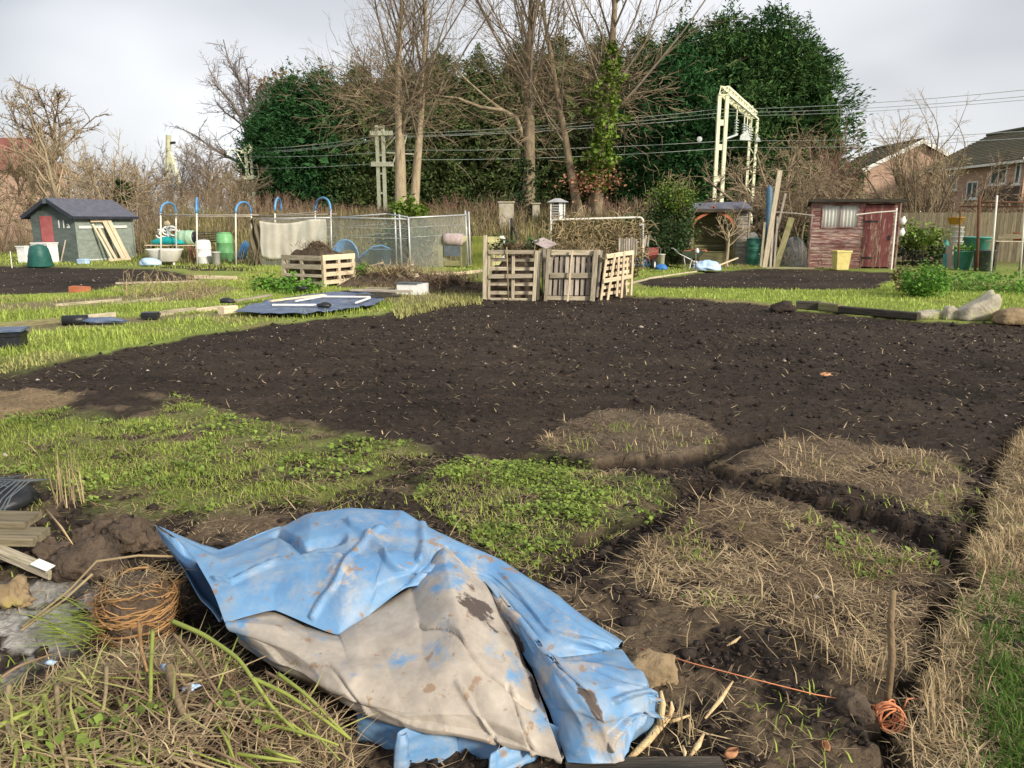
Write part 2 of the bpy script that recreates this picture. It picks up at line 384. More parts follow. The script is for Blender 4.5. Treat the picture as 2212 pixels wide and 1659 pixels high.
def line_d(x, y, pts, reach=0.8):
    reach = float(reach); out = np.full(x.shape, reach); a = np.array(pts)
    m = (x > a[:,0].min()-reach) & (x < a[:,0].max()+reach) & (y > a[:,1].min()-reach) & (y < a[:,1].max()+reach)
    if not m.any(): return out
    px, py = x[m], y[m]; d2 = np.full(px.shape, reach**2)
    for i in range(len(a)-1):
        x0, y0 = a[i]; ex, ey = a[i+1]-a[i]
        t = np.clip(((px-x0)*ex+(py-y0)*ey)/(ex*ex+ey*ey+1e-12), 0, 1)
        d2 = np.minimum(d2, (px-x0-t*ex)**2+(py-y0-t*ey)**2)
    out[m] = np.sqrt(d2); return out

Z_SOIL = wp([(-60,838),(60,800),(200,766),(430,724),(640,693),(800,680),(900,658),(1040,642),(1370,640),(1640,655),(1720,668),
             (1990,692),(2400,704),(2600,860),(2215,900),(2165,960),(2100,985),(2010,972),(1800,948),(1690,938),(1600,950),
             (1530,912),(1400,888),(1290,886),(1200,928),(1130,982),(1050,985),(930,958),(760,932),(600,900),(440,880),(330,850),(140,846)])
Z_LEFT = wp([(-200,930),(0,905),(140,880),(230,915),(330,905),(375,850),(440,862),(480,900),(700,940),(880,962),(930,985),(880,1050),(780,1075),
             (700,1092),(560,1092),(430,1120),(330,1118),(200,1100),(60,1040),(0,1035),(-200,1060)])
Z_CLOV = wp([(935,1015),(1050,990),(1160,985),(1290,1000),(1400,1040),(1470,1062),(1400,1120),(1290,1160),(1220,1215),(1150,1250),(1040,1190),(960,1140),(890,1090)])
Z_PLUG1 = wp([(1140,962),(1190,930),(1290,888),(1400,892),(1500,908),(1560,942),(1540,978),(1400,992),(1300,985),(1230,985)])
Z_PLUG2 = wp([(1612,1015),(1640,975),(1700,952),(1800,952),(2040,985),(2085,1050),(2075,1100),(2010,1115),(1900,1065),(1720,1040)])
Z_STRAW = wp([(1475,1075),(1560,1062),(1680,1100),(1800,1140),(1930,1190),(2030,1215),(2000,1330),(1960,1440),(1900,1480),(1800,1420),
              (1700,1380),(1600,1340),(1500,1330),(1400,1300),(1350,1240),(1400,1170),(1460,1130)])
Z_RSTRAW = wp([(2192,940),(2145,1060),(2105,1160),(2075,1240),(2020,1380),(1975,1480),(1940,1580),(1910,1720),(2100,1760),(2600,1700),(2600,900)])
Z_RGREEN = wp([(2090,1330),(2160,1290),(2400,1330),(2600,1800),(2080,1800),(2070,1500)])
Z_TAN = wp([(-100,842),(60,845),(190,852),(170,872),(60,905),(-100,920)])
Z_HEAP = wp([(-250,1640),(0,1580),(120,1520),(300,1440),(470,1470),(620,1540),(740,1640),(780,1760),(400,1950),(-250,1950)])
Z_SAND = wp([(-150,1270),(30,1255),(180,1262),(205,1330),(150,1400),(60,1470),(-150,1500)])
Z_SOIL2 = wp([(-300,570),(0,574),(150,577),(330,580),(425,594),(440,602),(290,612),(180,630),(0,636),(-300,640)])
Z_SOIL3 = wp([(1372,606),(1450,598),(1520,588),(1640,580),(1800,582),(1935,588),(1925,606),(1890,624),(1760,626),(1600,624),(1400,622)])
Z_CAGE = wp([(352,573),(470,574),(600,580),(600,586),(440,584),(350,578)])
Z_BEDL = wp([(-200,662),(120,650),(360,632),(470,618),(520,622),(420,650),(200,664),(0,676),(-200,690)])
Z_EDGE = wp([(-200,712),(0,700),(130,692),(330,684),(500,676),(500,686),(340,696),(140,712),(0,722),(-200,735)])
Z_DEBR = wp([(770,600),(860,580),(1000,590),(1045,640),(960,650),(860,662),(790,650)])
Z_SREDGE = wp([(1370,640),(1640,652),(1700,662),(1640,664),(1370,648)])
T1 = wp([(1060,990),(1200,1003),(1350,1004),(1480,1000),(1580,968),(1680,938)])
T2 = wp([(1540,1012),(1640,1052),(1740,1082),(1850,1112),(1950,1150),(2050,1185)])
T3 = wp([(1500,1055),(1420,1118),(1310,1170),(1240,1225),(1170,1270),(1120,1310)])
T4 = wp([(2188,940),(2130,1070),(2092,1160),(2060,1240),(2005,1390),(1960,1500),(1925,1600),(1900,1700)])
T5 = wp([(560,1100),(700,1098),(800,1060),(900,1010)])

def bank(x, y):
    a = x/np.maximum(y, 1.0)
    return 1.5*sstep(-.50, -.42, a)*(1-sstep(.27, .34, a))*sstep(29.5, 35.0, y)
def ground_data(x, y):
    """height and colour of the ground"""
    k = np.clip(y/14, .40, 1.0)
    wx = x + (fbm(x*2.2/k, y*2.2/k, 5)-.5)*.60*k; wy = y + (fbm(x*2.2/k+31, y*2.2/k+7, 6)-.5)*.60*k
    big = fbm(x*.9, y*.9, 11, 3); mid = fbm(x*5, y*5, 12, 4); fine = fbm(x*22, y*22, 13, 3); vf = fbm(x*60, y*60, 14, 2)
    n = x.shape
    near = 1-sstep(7.5, 9.5, y+np.abs(x)*0.0)
    # base: rough grass far off, dug soil with trodden turf near
    C = np.zeros(n+(3,)); 
    def mixc(w, c, var=None):
        c = np.array(c); cc = np.broadcast_to(c, C.shape) if var is None else c[None, :]*(1+var[..., None])
        C[...] = C*(1-w[..., None]) + cc*w[..., None]
    gcol = np.array((.19,.235,.055))
    C[...] = gcol*(.75+.5*big[..., None])
    mixc(sstep(.55,.78,fbm(x*1.3,y*.9,21,4))*.7, (.20,.165,.075))
    mixc(sstep(26,30,y)*.8, (.12,.105,.045))
    mixc(near, (.034,.0248,.0188), (mid-.5)*.9)
    mixc(near*sstep(.5,.66,fbm(x*5,y*5,33,4))*.8, (.125,.092,.060))
    h = bank(x, y) + (fbm(x*.35, y*.35, 41, 2)-.5)*.05
    soil = np.zeros(n)
    def zone(poly, soft=.06): return sstep(-soft, soft, poly_sd(wx, wy, poly))
    wL = zone(Z_LEFT,.18); mixc(wL*sstep(.34,.58,fbm(x*6,y*6,51,4)), (.125,.140,.042), (mid-.5)*.8)
    wC = zone(Z_CLOV,.16); mixc(wC*sstep(.28,.60,fbm(x*5,y*5,53,4))*.85, (.070,.085,.028), (mid-.5)*.8)
    w1 = zone(Z_PLUG1,.06); mixc(w1*sstep(.12,.45,fbm(x*4,y*4,54,4))*.9, (.115,.088,.062), (mid-.5)*.8)
    w2 = zone(Z_PLUG2,.06); mixc(w2*sstep(.12,.45,fbm(x*4,y*4,55,4))*.9, (.130,.098,.066), (mid-.5)*.8)
    w3 = zone(Z_STRAW,.16); mixc(w3*sstep(.30,.62,fbm(x*4,y*4,52,4))*.85, (.105,.078,.048), (mid-.5)*.9)
    w4 = zone(Z_RSTRAW); mixc(w4*.95, (.14,.108,.062), (mid-.5)*.9)
    w5 = zone(Z_RGREEN, .12); mixc(w5*.85, (.05,.085,.016), (mid-.5)*.7)
    wT = zone(Z_TAN); mixc(wT*.85, (.20,.145,.085), (mid-.5)*.9)
    wD = zone(Z_SAND); mixc(wD*.9, (.38,.365,.335), (mid-.5)*.3); mixc(wD*sstep(.56,.62,fbm(x*9,y*9,57,4)), (.04,.03,.025))
    wH = sstep(-.05,.35,poly_sd(wx, wy, Z_HEAP)); mixc(wH*.9, (.045,.032,.02), (mid-.5)*.9)
    for zz in (Z_BEDL, Z_EDGE, Z_DEBR): mixc(zone(zz, .12)*.85, (.17,.135,.085), (mid-.5)*.7)
    mixc(zone(Z_SREDGE, .1)*.8, (.22,.17,.09))
    for zz in (Z_SOIL, Z_SOIL2, Z_SOIL3, Z_CAGE):
        w = zone(zz, .05); soil = np.maximum(soil, w); mixc(w, (.0340,.0250,.0190), (mid-.5)*.5+(fine-.5)*.7+(big-.5)*.9+(fbm(x*.5,y*3.2,19,3)-.5)*.7)
    tr = np.zeros(n)
    for tp, wd, dp in ((T1,.11,.07),(T2,.10,.075),(T3,.12,.07),(T4,.05,.09),(T5,.10,.03)):
        w = 1-sstep(wd*.6, wd*1.2, line_d(wx, wy, tp)+ (fine-.5)*.06); mixc(w*(1.0 if tp is not T5 else .8), (.020,.0145,.012), (fine-.5)*.7); tr = np.maximum(tr, w*dp)
    h += -.03*soil - tr + .006*(w1+w2) + .16*wH*(.6+.8*big) + .02*w4
    nearf = 1-sstep(9, 20, y)
    rough = np.clip(soil + near*(1-.55*np.maximum.reduce([wL,w2,w4,wC])), 0, 1)
    h += (mid-.5)*.05*np.clip(.35+rough,0,1.2) + (np.abs(fine-.5)*2)**.8*.028*rough*nearf + (vf-.5)*.018*rough*(1-sstep(4,9,y))
    return h, np.clip(C, .004, .8), soil
def gzs(x, y):
    h, _, _ = ground_data(np.array([float(x)]), np.array([float(y)])); return float(h[0])
def gz(pts):
    a = np.asarray(pts, float).reshape(len(pts), -1)[:, :2] if len(pts) else np.zeros((0, 2)); return ground_data(a[:,0], a[:,1])[0]

def make_ground():
    ys = [0.7]
    while ys[-1] < 60: ys.append(ys[-1]*(1.006 if ys[-1] < 18 else 1.013))
    while ys[-1] < 900: ys.append(ys[-1]*1.12)
    ys = np.array([-60, -20, -6, -1.5, -.2, .3] + ys)
    s = np.concatenate([np.array([-40,-12,-5,-2.6,-1.7,-1.3]), np.linspace(-1.08, 1.08, 356), np.array([1.3,1.7,2.6,5,12,40])])
    half = np.maximum(ys, 1.0)*.70+1.0
    X = s[None, :]*half[:, None]; Y = np.repeat(ys[:, None], len(s), 1)
    h, C, soil = ground_data(X.ravel(), Y.ravel())
    V = np.stack([X.ravel(), Y.ravel(), h], 1)
    R, K = X.shape; i = np.arange((R-1)*K).reshape(R-1, K)[:, :-1].ravel()
    F = np.stack([i, i+1, i+1+K, i+K], 1)
    m = bpy.data.materials.new('ground'); m.use_nodes = True; MAT['ground'] = m; n = m.node_tree; L = n.links.new
    b = n.nodes['Principled BSDF']; b.inputs['Roughness'].default_value = .95; b.inputs['Specular IOR Level'].default_value = .15
    at = n.nodes.new('ShaderNodeAttribute'); at.attribute_name = 'gcol'
    tc = n.nodes.new('ShaderNodeTexCoord')
    nz = n.nodes.new('ShaderNodeTexNoise'); nz.inputs['Scale'].default_value = 26; nz.inputs['Detail'].default_value = 6; nz.inputs['Roughness'].default_value = .7
    mr = n.nodes.new('ShaderNodeMapRange'); mr.inputs[1].default_value = .3; mr.inputs[2].default_value = .7; mr.inputs[3].default_value = .55; mr.inputs[4].default_value = 1.5
    hv = n.nodes.new('ShaderNodeHueSaturation'); L(tc.outputs['Object'], nz.inputs['Vector']); L(nz.outputs['Fac'], mr.inputs[0])
    L(mr.outputs[0], hv.inputs['Value']); L(at.outputs['Color'], hv.inputs['Color']); L(hv.outputs[0], b.inputs['Base Color'])
    bp = n.nodes.new('ShaderNodeBump'); bp.inputs['Strength'].default_value = .9; bp.inputs['Distance'].default_value = .03
    L(nz.outputs['Fac'], bp.inputs['Height']); L(bp.outputs[0], b.inputs['Normal'])
    o = np_obj('ground', V, F, 'ground', smooth=True, origin=(0,0,0), attrs={'gcol': C}); tag(o, kind='structure')
    return o
make_ground()

# ------------------------------------------------------------------ scatter helpers
RNG = np.random.default_rng(7)
def in_poly(poly, dens, rng=RNG, cap=200000):
    a = np.array(poly); lo = a.min(0); hi = a.max(0); n = int(min(cap, (hi-lo).prod()*dens))
    p = rng.uniform(lo, hi, (n, 2)); return p[poly_sd(p[:,0], p[:,1], poly, 5) > 0]
def view_clip(p, m=.4):
    return p[(np.abs(p[:,0]) < p[:,1]*.70+m) & (p[:,1] > 1.3)]
def blades(pts, z, length, width, lean, rng=RNG, flat=0.0):
    """bent grass blades: 5 verts, 3 triangles each"""
    n = len(pts); az = rng.uniform(0, 2*math.pi, n); L = length*rng.uniform(.5, 1.4, n); w = width*rng.uniform(.6, 1.3, n)
    ln = lean*rng.uniform(.3, 1.6, n); dx = np.stack([np.cos(az), np.sin(az)], 1)
    s = np.stack([-dx[:,1], dx[:,0]], 1)
    up1 = np.cos(np.clip(ln*.5, 0, 1.5)); o1 = np.sin(np.clip(ln*.5, 0, 1.5)); up2 = np.cos(np.clip(ln*1.3, 0, 1.55)); o2 = np.sin(np.clip(ln*1.3, 0, 1.55))
    B = np.concatenate([pts, z[:,None]], 1)
    M_ = B + np.concatenate([dx*(o1*L*.55)[:,None], (up1*L*.55)[:,None]], 1)
    T = M_ + np.concatenate([dx*(o2*L*.5)[:,None], (up2*L*.5)[:,None]], 1)
    S = np.concatenate([s*w[:,None]*.5, np.zeros((n,1))], 1)
    V = np.stack([B-S, B+S, M_-S*.8, M_+S*.8, T], 1).reshape(-1, 3)
    k = np.arange(n)*5
    F = np.concatenate([np.stack([k,k+1,k+3],1), np.stack([k,k+3,k+2],1), np.stack([k+2,k+3,k+4],1)])
    return V, F
def lying(pts, z, length, width, rng=RNG, tilt=.25, az0=None, azs=3.14):
    """straws lying about: thin three-sided sticks, slightly tilted, 4 verts"""
    n = len(pts); az = rng.uniform(0, 2*math.pi, n) if az0 is None else rng.normal(az0, azs, n)
    L = length*rng.uniform(.4, 1.5, n); w = width*rng.uniform(.6, 1.4, n); tl = np.abs(rng.normal(0, tilt, n))
    d = np.stack([np.cos(az)*np.cos(tl), np.sin(az)*np.cos(tl), np.sin(tl)], 1); s = np.stack([-np.sin(az), np.cos(az), np.zeros(n)], 1)
    B = np.concatenate([pts, z[:,None]+.002], 1); T = B + d*L[:,None]; up = np.array([0,0,1.0])
    M_ = B + d*L[:,None]*.5 + up*(L*rng.uniform(-.03,.10,n))[:,None] + s*(L*rng.uniform(-.1,.1,n))[:,None]
    V = np.stack([B-s*w[:,None]/2, B+s*w[:,None]/2, M_-s*w[:,None]/2, M_+s*w[:,None]/2, T], 1).reshape(-1, 3)
    V[2::5, 2] += 0.0; k = np.arange(n)*5
    F = np.concatenate([np.stack([k,k+1,k+3],1), np.stack([k,k+3,k+2],1), np.stack([k+2,k+3,k+4],1)])
    return V, F
_ico = None
def lumps(pts, z, size, rng=RNG, flat=.7, octa=False):
    """irregular 20-sided lumps"""
    global _ico
    if _ico is None:
        bm = bmesh.new(); bmesh.ops.create_icosphere(bm, subdivisions=1, radius=1); bm.verts.ensure_lookup_table()
        _ico = (np.array([v.co[:] for v in bm.verts]), np.array([[v.index for v in f.verts] for f in bm.faces])); bm.free()
    v0, f0 = _ico; n = len(pts)
    if octa: v0 = np.array([[1,0,0],[-1,0,0],[0,1,0],[0,-1,0],[0,0,1],[0,0,-1.]]); f0 = np.array([[0,2,4],[2,1,4],[1,3,4],[3,0,4],[2,0,5],[1,2,5],[3,1,5],[0,3,5]])
    sz = size*rng.lognormal(0, .5, n)
    V = v0[None]*rng.uniform(.65, 1.3, (n, len(v0), 1)); V = V*sz[:,None,None]; V[:,:,2] *= flat
    V[:,:,0] *= rng.uniform(.7,1.4,n)[:,None]
    V += np.concatenate([pts, (z+sz*.25)[:,None]], 1)[:,None,:]
    return V.reshape(-1,3), (f0[None]+(np.arange(n)*len(v0))[:,None,None]).reshape(-1,3)
def leaflets(C, size, rng=RNG, upness=.5, aspect=1.0, dirs=None):
    """small folded leaves (two triangles with a crease) at points C"""
    n = len(C); nrm = rng.normal(0, 1, (n,3)); nrm[:,2] = np.abs(nrm[:,2])+upness*2; nrm /= np.linalg.norm(nrm,axis=1)[:,None]
    t = rng.normal(0,1,(n,3)) if dirs is None else dirs + rng.normal(0,.35,(n,3)); t -= nrm*(t*nrm).sum(1)[:,None]; t /= np.linalg.norm(t,axis=1)[:,None]+1e-9
    b = np.cross(nrm, t); s = (size*rng.uniform(.35,1.6,n))[:,None]
    V = np.stack([C-t*s*.5, C+b*s*.42*aspect+nrm*s*.12, C+t*s*.5, C-b*s*.42*aspect+nrm*s*.12], 1).reshape(-1,3)
    k = np.arange(n)*4; return V, np.concatenate([np.stack([k,k+1,k+2],1), np.stack([k,k+2,k+3],1)])
def join(*vf):
    V = []; F = []; b = 0
    for v, f in vf: V.append(v); F.append(f+b); b += len(v)
    return np.concatenate(V), np.concatenate(F)
def stuff(name, vf, mt, label, cat):
    o = np_obj(name, vf[0], vf[1], mt); return tag(o, label, cat, kind='stuff')
def clump(p, sc, seed, lo, hi):      # keep points where a noise field is high
    n_ = fbm(p[:,0]*sc, p[:,1]*sc, seed, 3); return p[RNG.uniform(0,1,len(p)) < sstep(lo, hi, n_)]

# ---- clods, stones and straw on the dug plot
p = view_clip(in_poly(Z_SOIL, 260)); keep = RNG.uniform(0,1,len(p)) < np.clip((6.5/p[:,1])**1.6, .06, 1); p = p[keep]
NEARSOIL = wp([(-100,930),(900,980),(1500,1000),(2250,1000),(2250,1800),(-100,1800)])
q = view_clip(in_poly(NEARSOIL, 800)); _, _, _s = ground_data(q[:,0], q[:,1])
gc = ground_data(q[:,0], q[:,1])[1]; q = q[gc[:,0] < .06]
stuff('soil_clods', join(lumps(p[::45], gz(p[::45])-.006, .018), lumps(p, gz(p)-.003, np.clip(.0014*p[:,1],.008,.014), octa=True), lumps(q, gz(q), .0085)), 'clod', 'dark crumbly soil clods over the freshly dug plot', 'soil')
sp = [view_clip(in_poly(Z_SOIL, 10)), in_poly(Z_SOIL3, 7), in_poly(Z_SOIL2, 5), view_clip(in_poly(NEARSOIL, 14))]
sp = np.concatenate(sp)
szs = np.clip(.0024*sp[:,1]**.5, .0025, .011)*RNG.choice([.6,.8,1.3],len(sp))
stuff('pale_stones', lumps(sp, gz(sp), szs, octa=True), 'pebble', 'small pale stones strewn over the dark soil', 'stones')
sp = np.concatenate([view_clip(in_poly(Z_SOIL, 26)), in_poly(Z_SOIL3, 9)])
STRAW = [lying(sp, gz(sp)+.004, .07, .006)]
# ---- near turf: dry straw, clover, grass
def zpts(z, dens, sc=None, seed=0, lo=.4, hi=.6):
    p = view_clip(in_poly(z, dens)); return clump(p, sc, seed, lo, hi) if sc else p
for z, d_, args in ((Z_STRAW, 3300, (3.2, 61, .42, .66)), (Z_PLUG2, 2000, (3.2, 62, .40, .64)), (Z_PLUG1, 1300, (3.2, 63, .42, .62)), (Z_RSTRAW, 3400, (2, 64, .15, .5)),
                    (Z_LEFT, 800, (2.5, 65, .30, .6)), (Z_CLOV, 1300, (2.5, 66, .3, .6)), (Z_TAN, 500, (2.5, 67, .3, .6)), (NEARSOIL, 520, (1.6, 68, .38, .64))):
    p = zpts(z, d_, *args); p = p[RNG.uniform(0,1,len(p)) < np.clip((5/p[:,1])**1.3, .15, 1)]
    STRAW.append(lying(p, gz(p), .075, .0030, tilt=.14))
for z, d_ in ((Z_STRAW, 100), (Z_RSTRAW, 120), (Z_PLUG2, 60), (NEARSOIL, 14)):
    p = zpts(z, d_); STRAW.append(lying(p, gz(p), .16, .0045, tilt=.25))
LIT = []
for z, d_ in ((Z_STRAW, 2600), (Z_PLUG2, 1800), (Z_PLUG1, 1300), (Z_RSTRAW, 2000), (Z_LEFT, 500), (Z_CLOV, 700), (NEARSOIL, 260)):
    p = zpts(z, d_); p = p[RNG.uniform(0,1,len(p)) < np.clip((5/p[:,1])**1.3, .15, 1)]; LIT.append(lying(p, gz(p), .055, .0032, tilt=.15))
stuff('plant_litter', join(*LIT), 'brown_stem', 'brown broken plant litter trampled into the undug turf', 'litter')
stuff('loose_straw', join(*STRAW), 'straw', 'loose dry straw lying over the half-dug turf', 'straw')
p = zpts(Z_RSTRAW, 2300, 3.2, 71, .36, .6); p = p[poly_sd(p[:,0],p[:,1],Z_RGREEN,.5) < .05]; e = p[line_d(p[:,0], p[:,1], T4) < .55]
p2 = zpts(Z_STRAW, 700, 1.8, 72, .48, .66); p3 = zpts(Z_PLUG1, 240, 3, 73, .45, .6); p4 = zpts(Z_PLUG2, 400, 3, 74, .5, .66)
stuff('dry_grass_tufts', join(blades(p, gz(p), .075, .004, 1.15), blades(e, gz(e), .10, .004, .9), blades(p2, gz(p2), .085, .004, 1.2), blades(p3, gz(p3), .08, .005, .9), blades(p4, gz(p4), .09, .005, 1.0)),
      'straw', 'dead straw-coloured grass tufts along the narrow trench', 'grass')
G = []
p = zpts(Z_LEFT, 5200, 2.6, 81, .38, .62); p = p[RNG.uniform(0,1,len(p)) < sstep(-.02,.22,poly_sd(p[:,0],p[:,1],Z_LEFT,.5))]; G.append(blades(p, gz(p), .038, .0045, 1.4))
p = zpts(NEARSOIL, 500, 2.2, 88, .60, .70); G.append(blades(p, gz(p), .05, .005, 1.2))
p = zpts(Z_CLOV, 3000, 3.0, 82, .3, .6); G.append(blades(p, gz(p), .045, .0042, 1.4))
p = zpts(Z_STRAW, 900, 2.4, 83, .60, .68); G.append(blades(p, gz(p), .06, .005, 1.0))
p = zpts(Z_PLUG1, 350, 2.4, 86, .58, .68); G.append(blades(p, gz(p), .07, .005, 1.0))
stuff('short_turf', join(*G), 'grass', 'short patchy green turf left on the undug ground', 'grass')
p = zpts(Z_RGREEN, 9000, 2.6, 84, .12, .55); p = p[RNG.uniform(0,1,len(p)) < sstep(-.02,.16,poly_sd(p[:,0],p[:,1],Z_RGREEN,.5))]; p2 = zpts(Z_RSTRAW, 900, 1.3, 85, .62, .7)
stuff('lawn_path', join(blades(p, gz(p), .06, .005, .9), blades(p2, gz(p2), .06, .005, .9)), 'grass_deep', 'green mown grass of the path beside the trench', 'grass')
def leafy(z, dens, size, args, hmax=.07):
    p = zpts(z, dens, *args); c = np.concatenate([p, (gz(p)+RNG.uniform(.005, hmax, len(p)))[:,None]], 1); return leaflets(c, size, upness=.8)
stuff('clover_weeds', join(leafy(Z_CLOV, 6500, .021, (3.0, 91, .40, .68), .04), leafy(Z_LEFT, 1000, .030, (2.8, 92, .54, .70), .04), leafy(Z_STRAW, 500, .028, (2.4, 83, .62, .69), .05)),
      'clover', 'bright low clover and creeping buttercup covering an undug patch', 'weeds')

# ---- grass of the middle distance
Z_MID_L = wp([(-260,820),(0,815),(200,762),(430,720),(640,690),(830,676),(940,650),(1040,640),(1040,600),(900,585),(620,560),(560,585),(440,610),(290,616),(170,636),(-260,644)])
p = in_poly(Z_MID_L, 640, cap=150000); p = p[np.abs(p[:,0]) < p[:,1]*.72+.5]
dE = np.maximum.reduce([poly_sd(p[:,0], p[:,1], z, .5) for z in (Z_BEDL, Z_EDGE, Z_DEBR, Z_SOIL)])
p = p[dE < .02]; nse = fbm(p[:,0]*.9, p[:,1]*.9, 101, 3)
a = p[nse > .38]; b_ = p[nse <= .42]
tall = .045+.07*sstep(.48,.7,fbm(a[:,0]*.7, a[:,1]*.7, 102, 3))
stuff('meadow_grass', blades(a, gz(a), tall, .012, .9), 'meadow', 'lush green grass growing around the blue-sheeted bed', 'grass')
c_ = in_poly(Z_DEBR, 160); d_ = in_poly(Z_BEDL, 60); e_ = in_poly(wp([(840,668),(960,645),(1045,640),(1040,655),(960,662),(860,690)]), 500)
stuff('dry_meadow_grass', join(blades(b_, gz(b_), .06, .012, .9), blades(c_, gz(c_), .11, .012, .9), blades(d_, gz(d_), .10, .012, .8), blades(e_, gz(e_), .12, .012, .9)),
      'grass_dry', 'yellowing dry grass around the blue-sheeted bed', 'grass')
Z_MID_R = wp([(1372,622),(1600,626),(1760,628),(1890,626),(1930,606),(2100,610),(2500,615),(2500,700),(1990,690),(1720,664),(1640,652),(1372,640)])
p = in_poly(Z_MID_R, 330, cap=80000); p = p[np.abs(p[:,0]) < p[:,1]*.72+.5]; p = p[poly_sd(p[:,0],p[:,1],Z_SOIL3,.3) < 0]
Z_BACK = wp([(1372,604),(1500,588),(1640,578),(1640,568),(1380,574)]); p2 = in_poly(Z_BACK, 120)
Z_FARL = wp([(-250,572),(0,572),(330,576),(600,588),(600,572),(340,560),(0,545),(-250,545)]); p3 = in_poly(Z_FARL, 60)
Z_CEN = wp([(880,592),(1045,586),(1045,572),(890,580)]); p4 = in_poly(Z_CEN, 150)
stuff('grass_path', join(blades(p, gz(p), .07, .014, .7), blades(p2, gz(p2), .07, .02, .7), blades(p3, gz(p3), .09, .025, .7), blades(p4, gz(p4), .06, .02, .8)),
      'meadow', 'bright green grass paths around the far plots', 'grass')
# ---- rough bank in front of the railway
p = RNG.uniform((-26, 28.6), (13, 37), (26000, 2)); a = p[:,0]/p[:,1]; p = p[(a > -.62) & (a < .32)]; a = p[:,0]/p[:,1]
p = p[((p[:,1] > 30.0) | (a < .14)) & ~((a < -.47) & (p[:,1] < 34))]
hh = .25+.55*sstep(29,33,p[:,1])*fbm(p[:,0]*.6,p[:,1]*.6,111,3)
stuff('bank_grass', blades(p, gz(p), hh, .03, .55), 'bank_grass', 'tall dry grass on the bank below the railway', 'grass')
# ------------------------------------------------------------------ trees
def seg_mesh(S, n):
    """S: P0,P1,R0,R1 -> n-sided tapered sticks"""
    P0, P1, R0, R1 = S; d = P1-P0; d /= np.linalg.norm(d,axis=1)[:,None]+1e-9
    ref = np.where(np.abs(d[:,2:3]) > .9, np.array([[1.,0,0]]), np.array([[0,0,1.]]))
    a = np.cross(d, ref); a /= np.linalg.norm(a,axis=1)[:,None]; b = np.cross(d, a); m = len(P0)
    ang = 2*np.pi*np.arange(n)/n; ring = a[:,None]*np.cos(ang)[None,:,None]+b[:,None]*np.sin(ang)[None,:,None]
    V = np.concatenate([P0[:,None]+ring*R0[:,None,None], P1[:,None]+ring*R1[:,None,None]],1).reshape(-1,3)
    k = np.arange(n); f = np.stack([k,(k+1)%n,(k+1)%n+n,k+n],1)
    F = (f[None]+(np.arange(m)*2*n)[:,None,None]).reshape(-1,4)
    return V, np.concatenate([F[:,[0,1,2]], F[:,[0,2,3]]])
def seg_ribbon(S):
    P0, P1, R0, R1 = S; d = P1-P0; a = np.cross(d, np.stack([np.sin(np.arange(len(d))*2.4), np.cos(np.arange(len(d))*2.4), np.full(len(d), .3)], 1)); a /= np.linalg.norm(a,axis=1)[:,None]+1e-9
    V = np.stack([P0-a*R0[:,None], P0+a*R0[:,None], P1+a*R1[:,None], P1-a*R1[:,None]], 1).reshape(-1,3); k = np.arange(len(d))*4
    return V, np.concatenate([np.stack([k,k+1,k+2],1), np.stack([k,k+2,k+3],1)])
def grow(rng, P0, D0, L0, R0, levels):
    """vectorised branching; returns a list of segment sets, one per level"""
    out = []; P_, D_, L, R = map(lambda a: np.array(a, float), (P0, D0, L0, R0))
    D_ /= np.linalg.norm(D_,axis=1)[:,None]
    for li, lv in enumerate(levels):
        ns = lv['n']; nodes = [P_]; dirs = []; S = []; p = P_; d = D_
        tip = lv.get('tip', .35)
        for i in range(ns):
            d = d + rng.normal(0, lv['jit'], d.shape); d[:,2] += lv.get('up', 0)
            d /= np.linalg.norm(d,axis=1)[:,None]
            p1 = p + d*(L/ns)[:,None]; r0 = R*(1-(1-tip)*i/ns); r1 = R*(1-(1-tip)*(i+1)/ns)
            S.append((p, p1, r0, r1)); nodes.append(p1); dirs.append(d); p = p1
        out.append(tuple(np.concatenate([s[k] for s in S]) for k in range(4)))
        kids = lv.get('kids', 0)
        if not kids: break
        m = len(P_); idx = np.repeat(np.arange(m), kids); t = rng.uniform(lv.get('t0', .3), 1.0, len(idx))*ns
        if lv.get('even'): t = np.tile(np.linspace(lv.get('t0',.3), .99, kids), m)*ns
        i0 = np.minimum(t.astype(int), ns-1); fr = (t-i0)[:,None]
        N = np.stack(nodes); Dr = np.stack(dirs)
        P_ = N[i0, idx]*(1-fr)+N[i0+1, idx]*fr; dpar = Dr[i0, idx]
        v = rng.normal(0,1,dpar.shape); v -= dpar*(v*dpar).sum(1)[:,None]; v /= np.linalg.norm(v,axis=1)[:,None]
        if 'flat' in lv: v[:,2] *= lv['flat']
        an = (lv['ang']*rng.uniform(.6,1.35,len(idx)))[:,None]; D_ = dpar*np.cos(an)+v*np.sin(an)
        L = L[idx]*lv['len']*rng.uniform(.5,1.25,len(idx))*(1-.45*(t/ns)); R = R[idx]*lv['rad']*(1-.45*t/ns)
        R = np.maximum(R, lv.get('rmin', .004))
        D_ /= np.linalg.norm(D_,axis=1)[:,None]
    return out
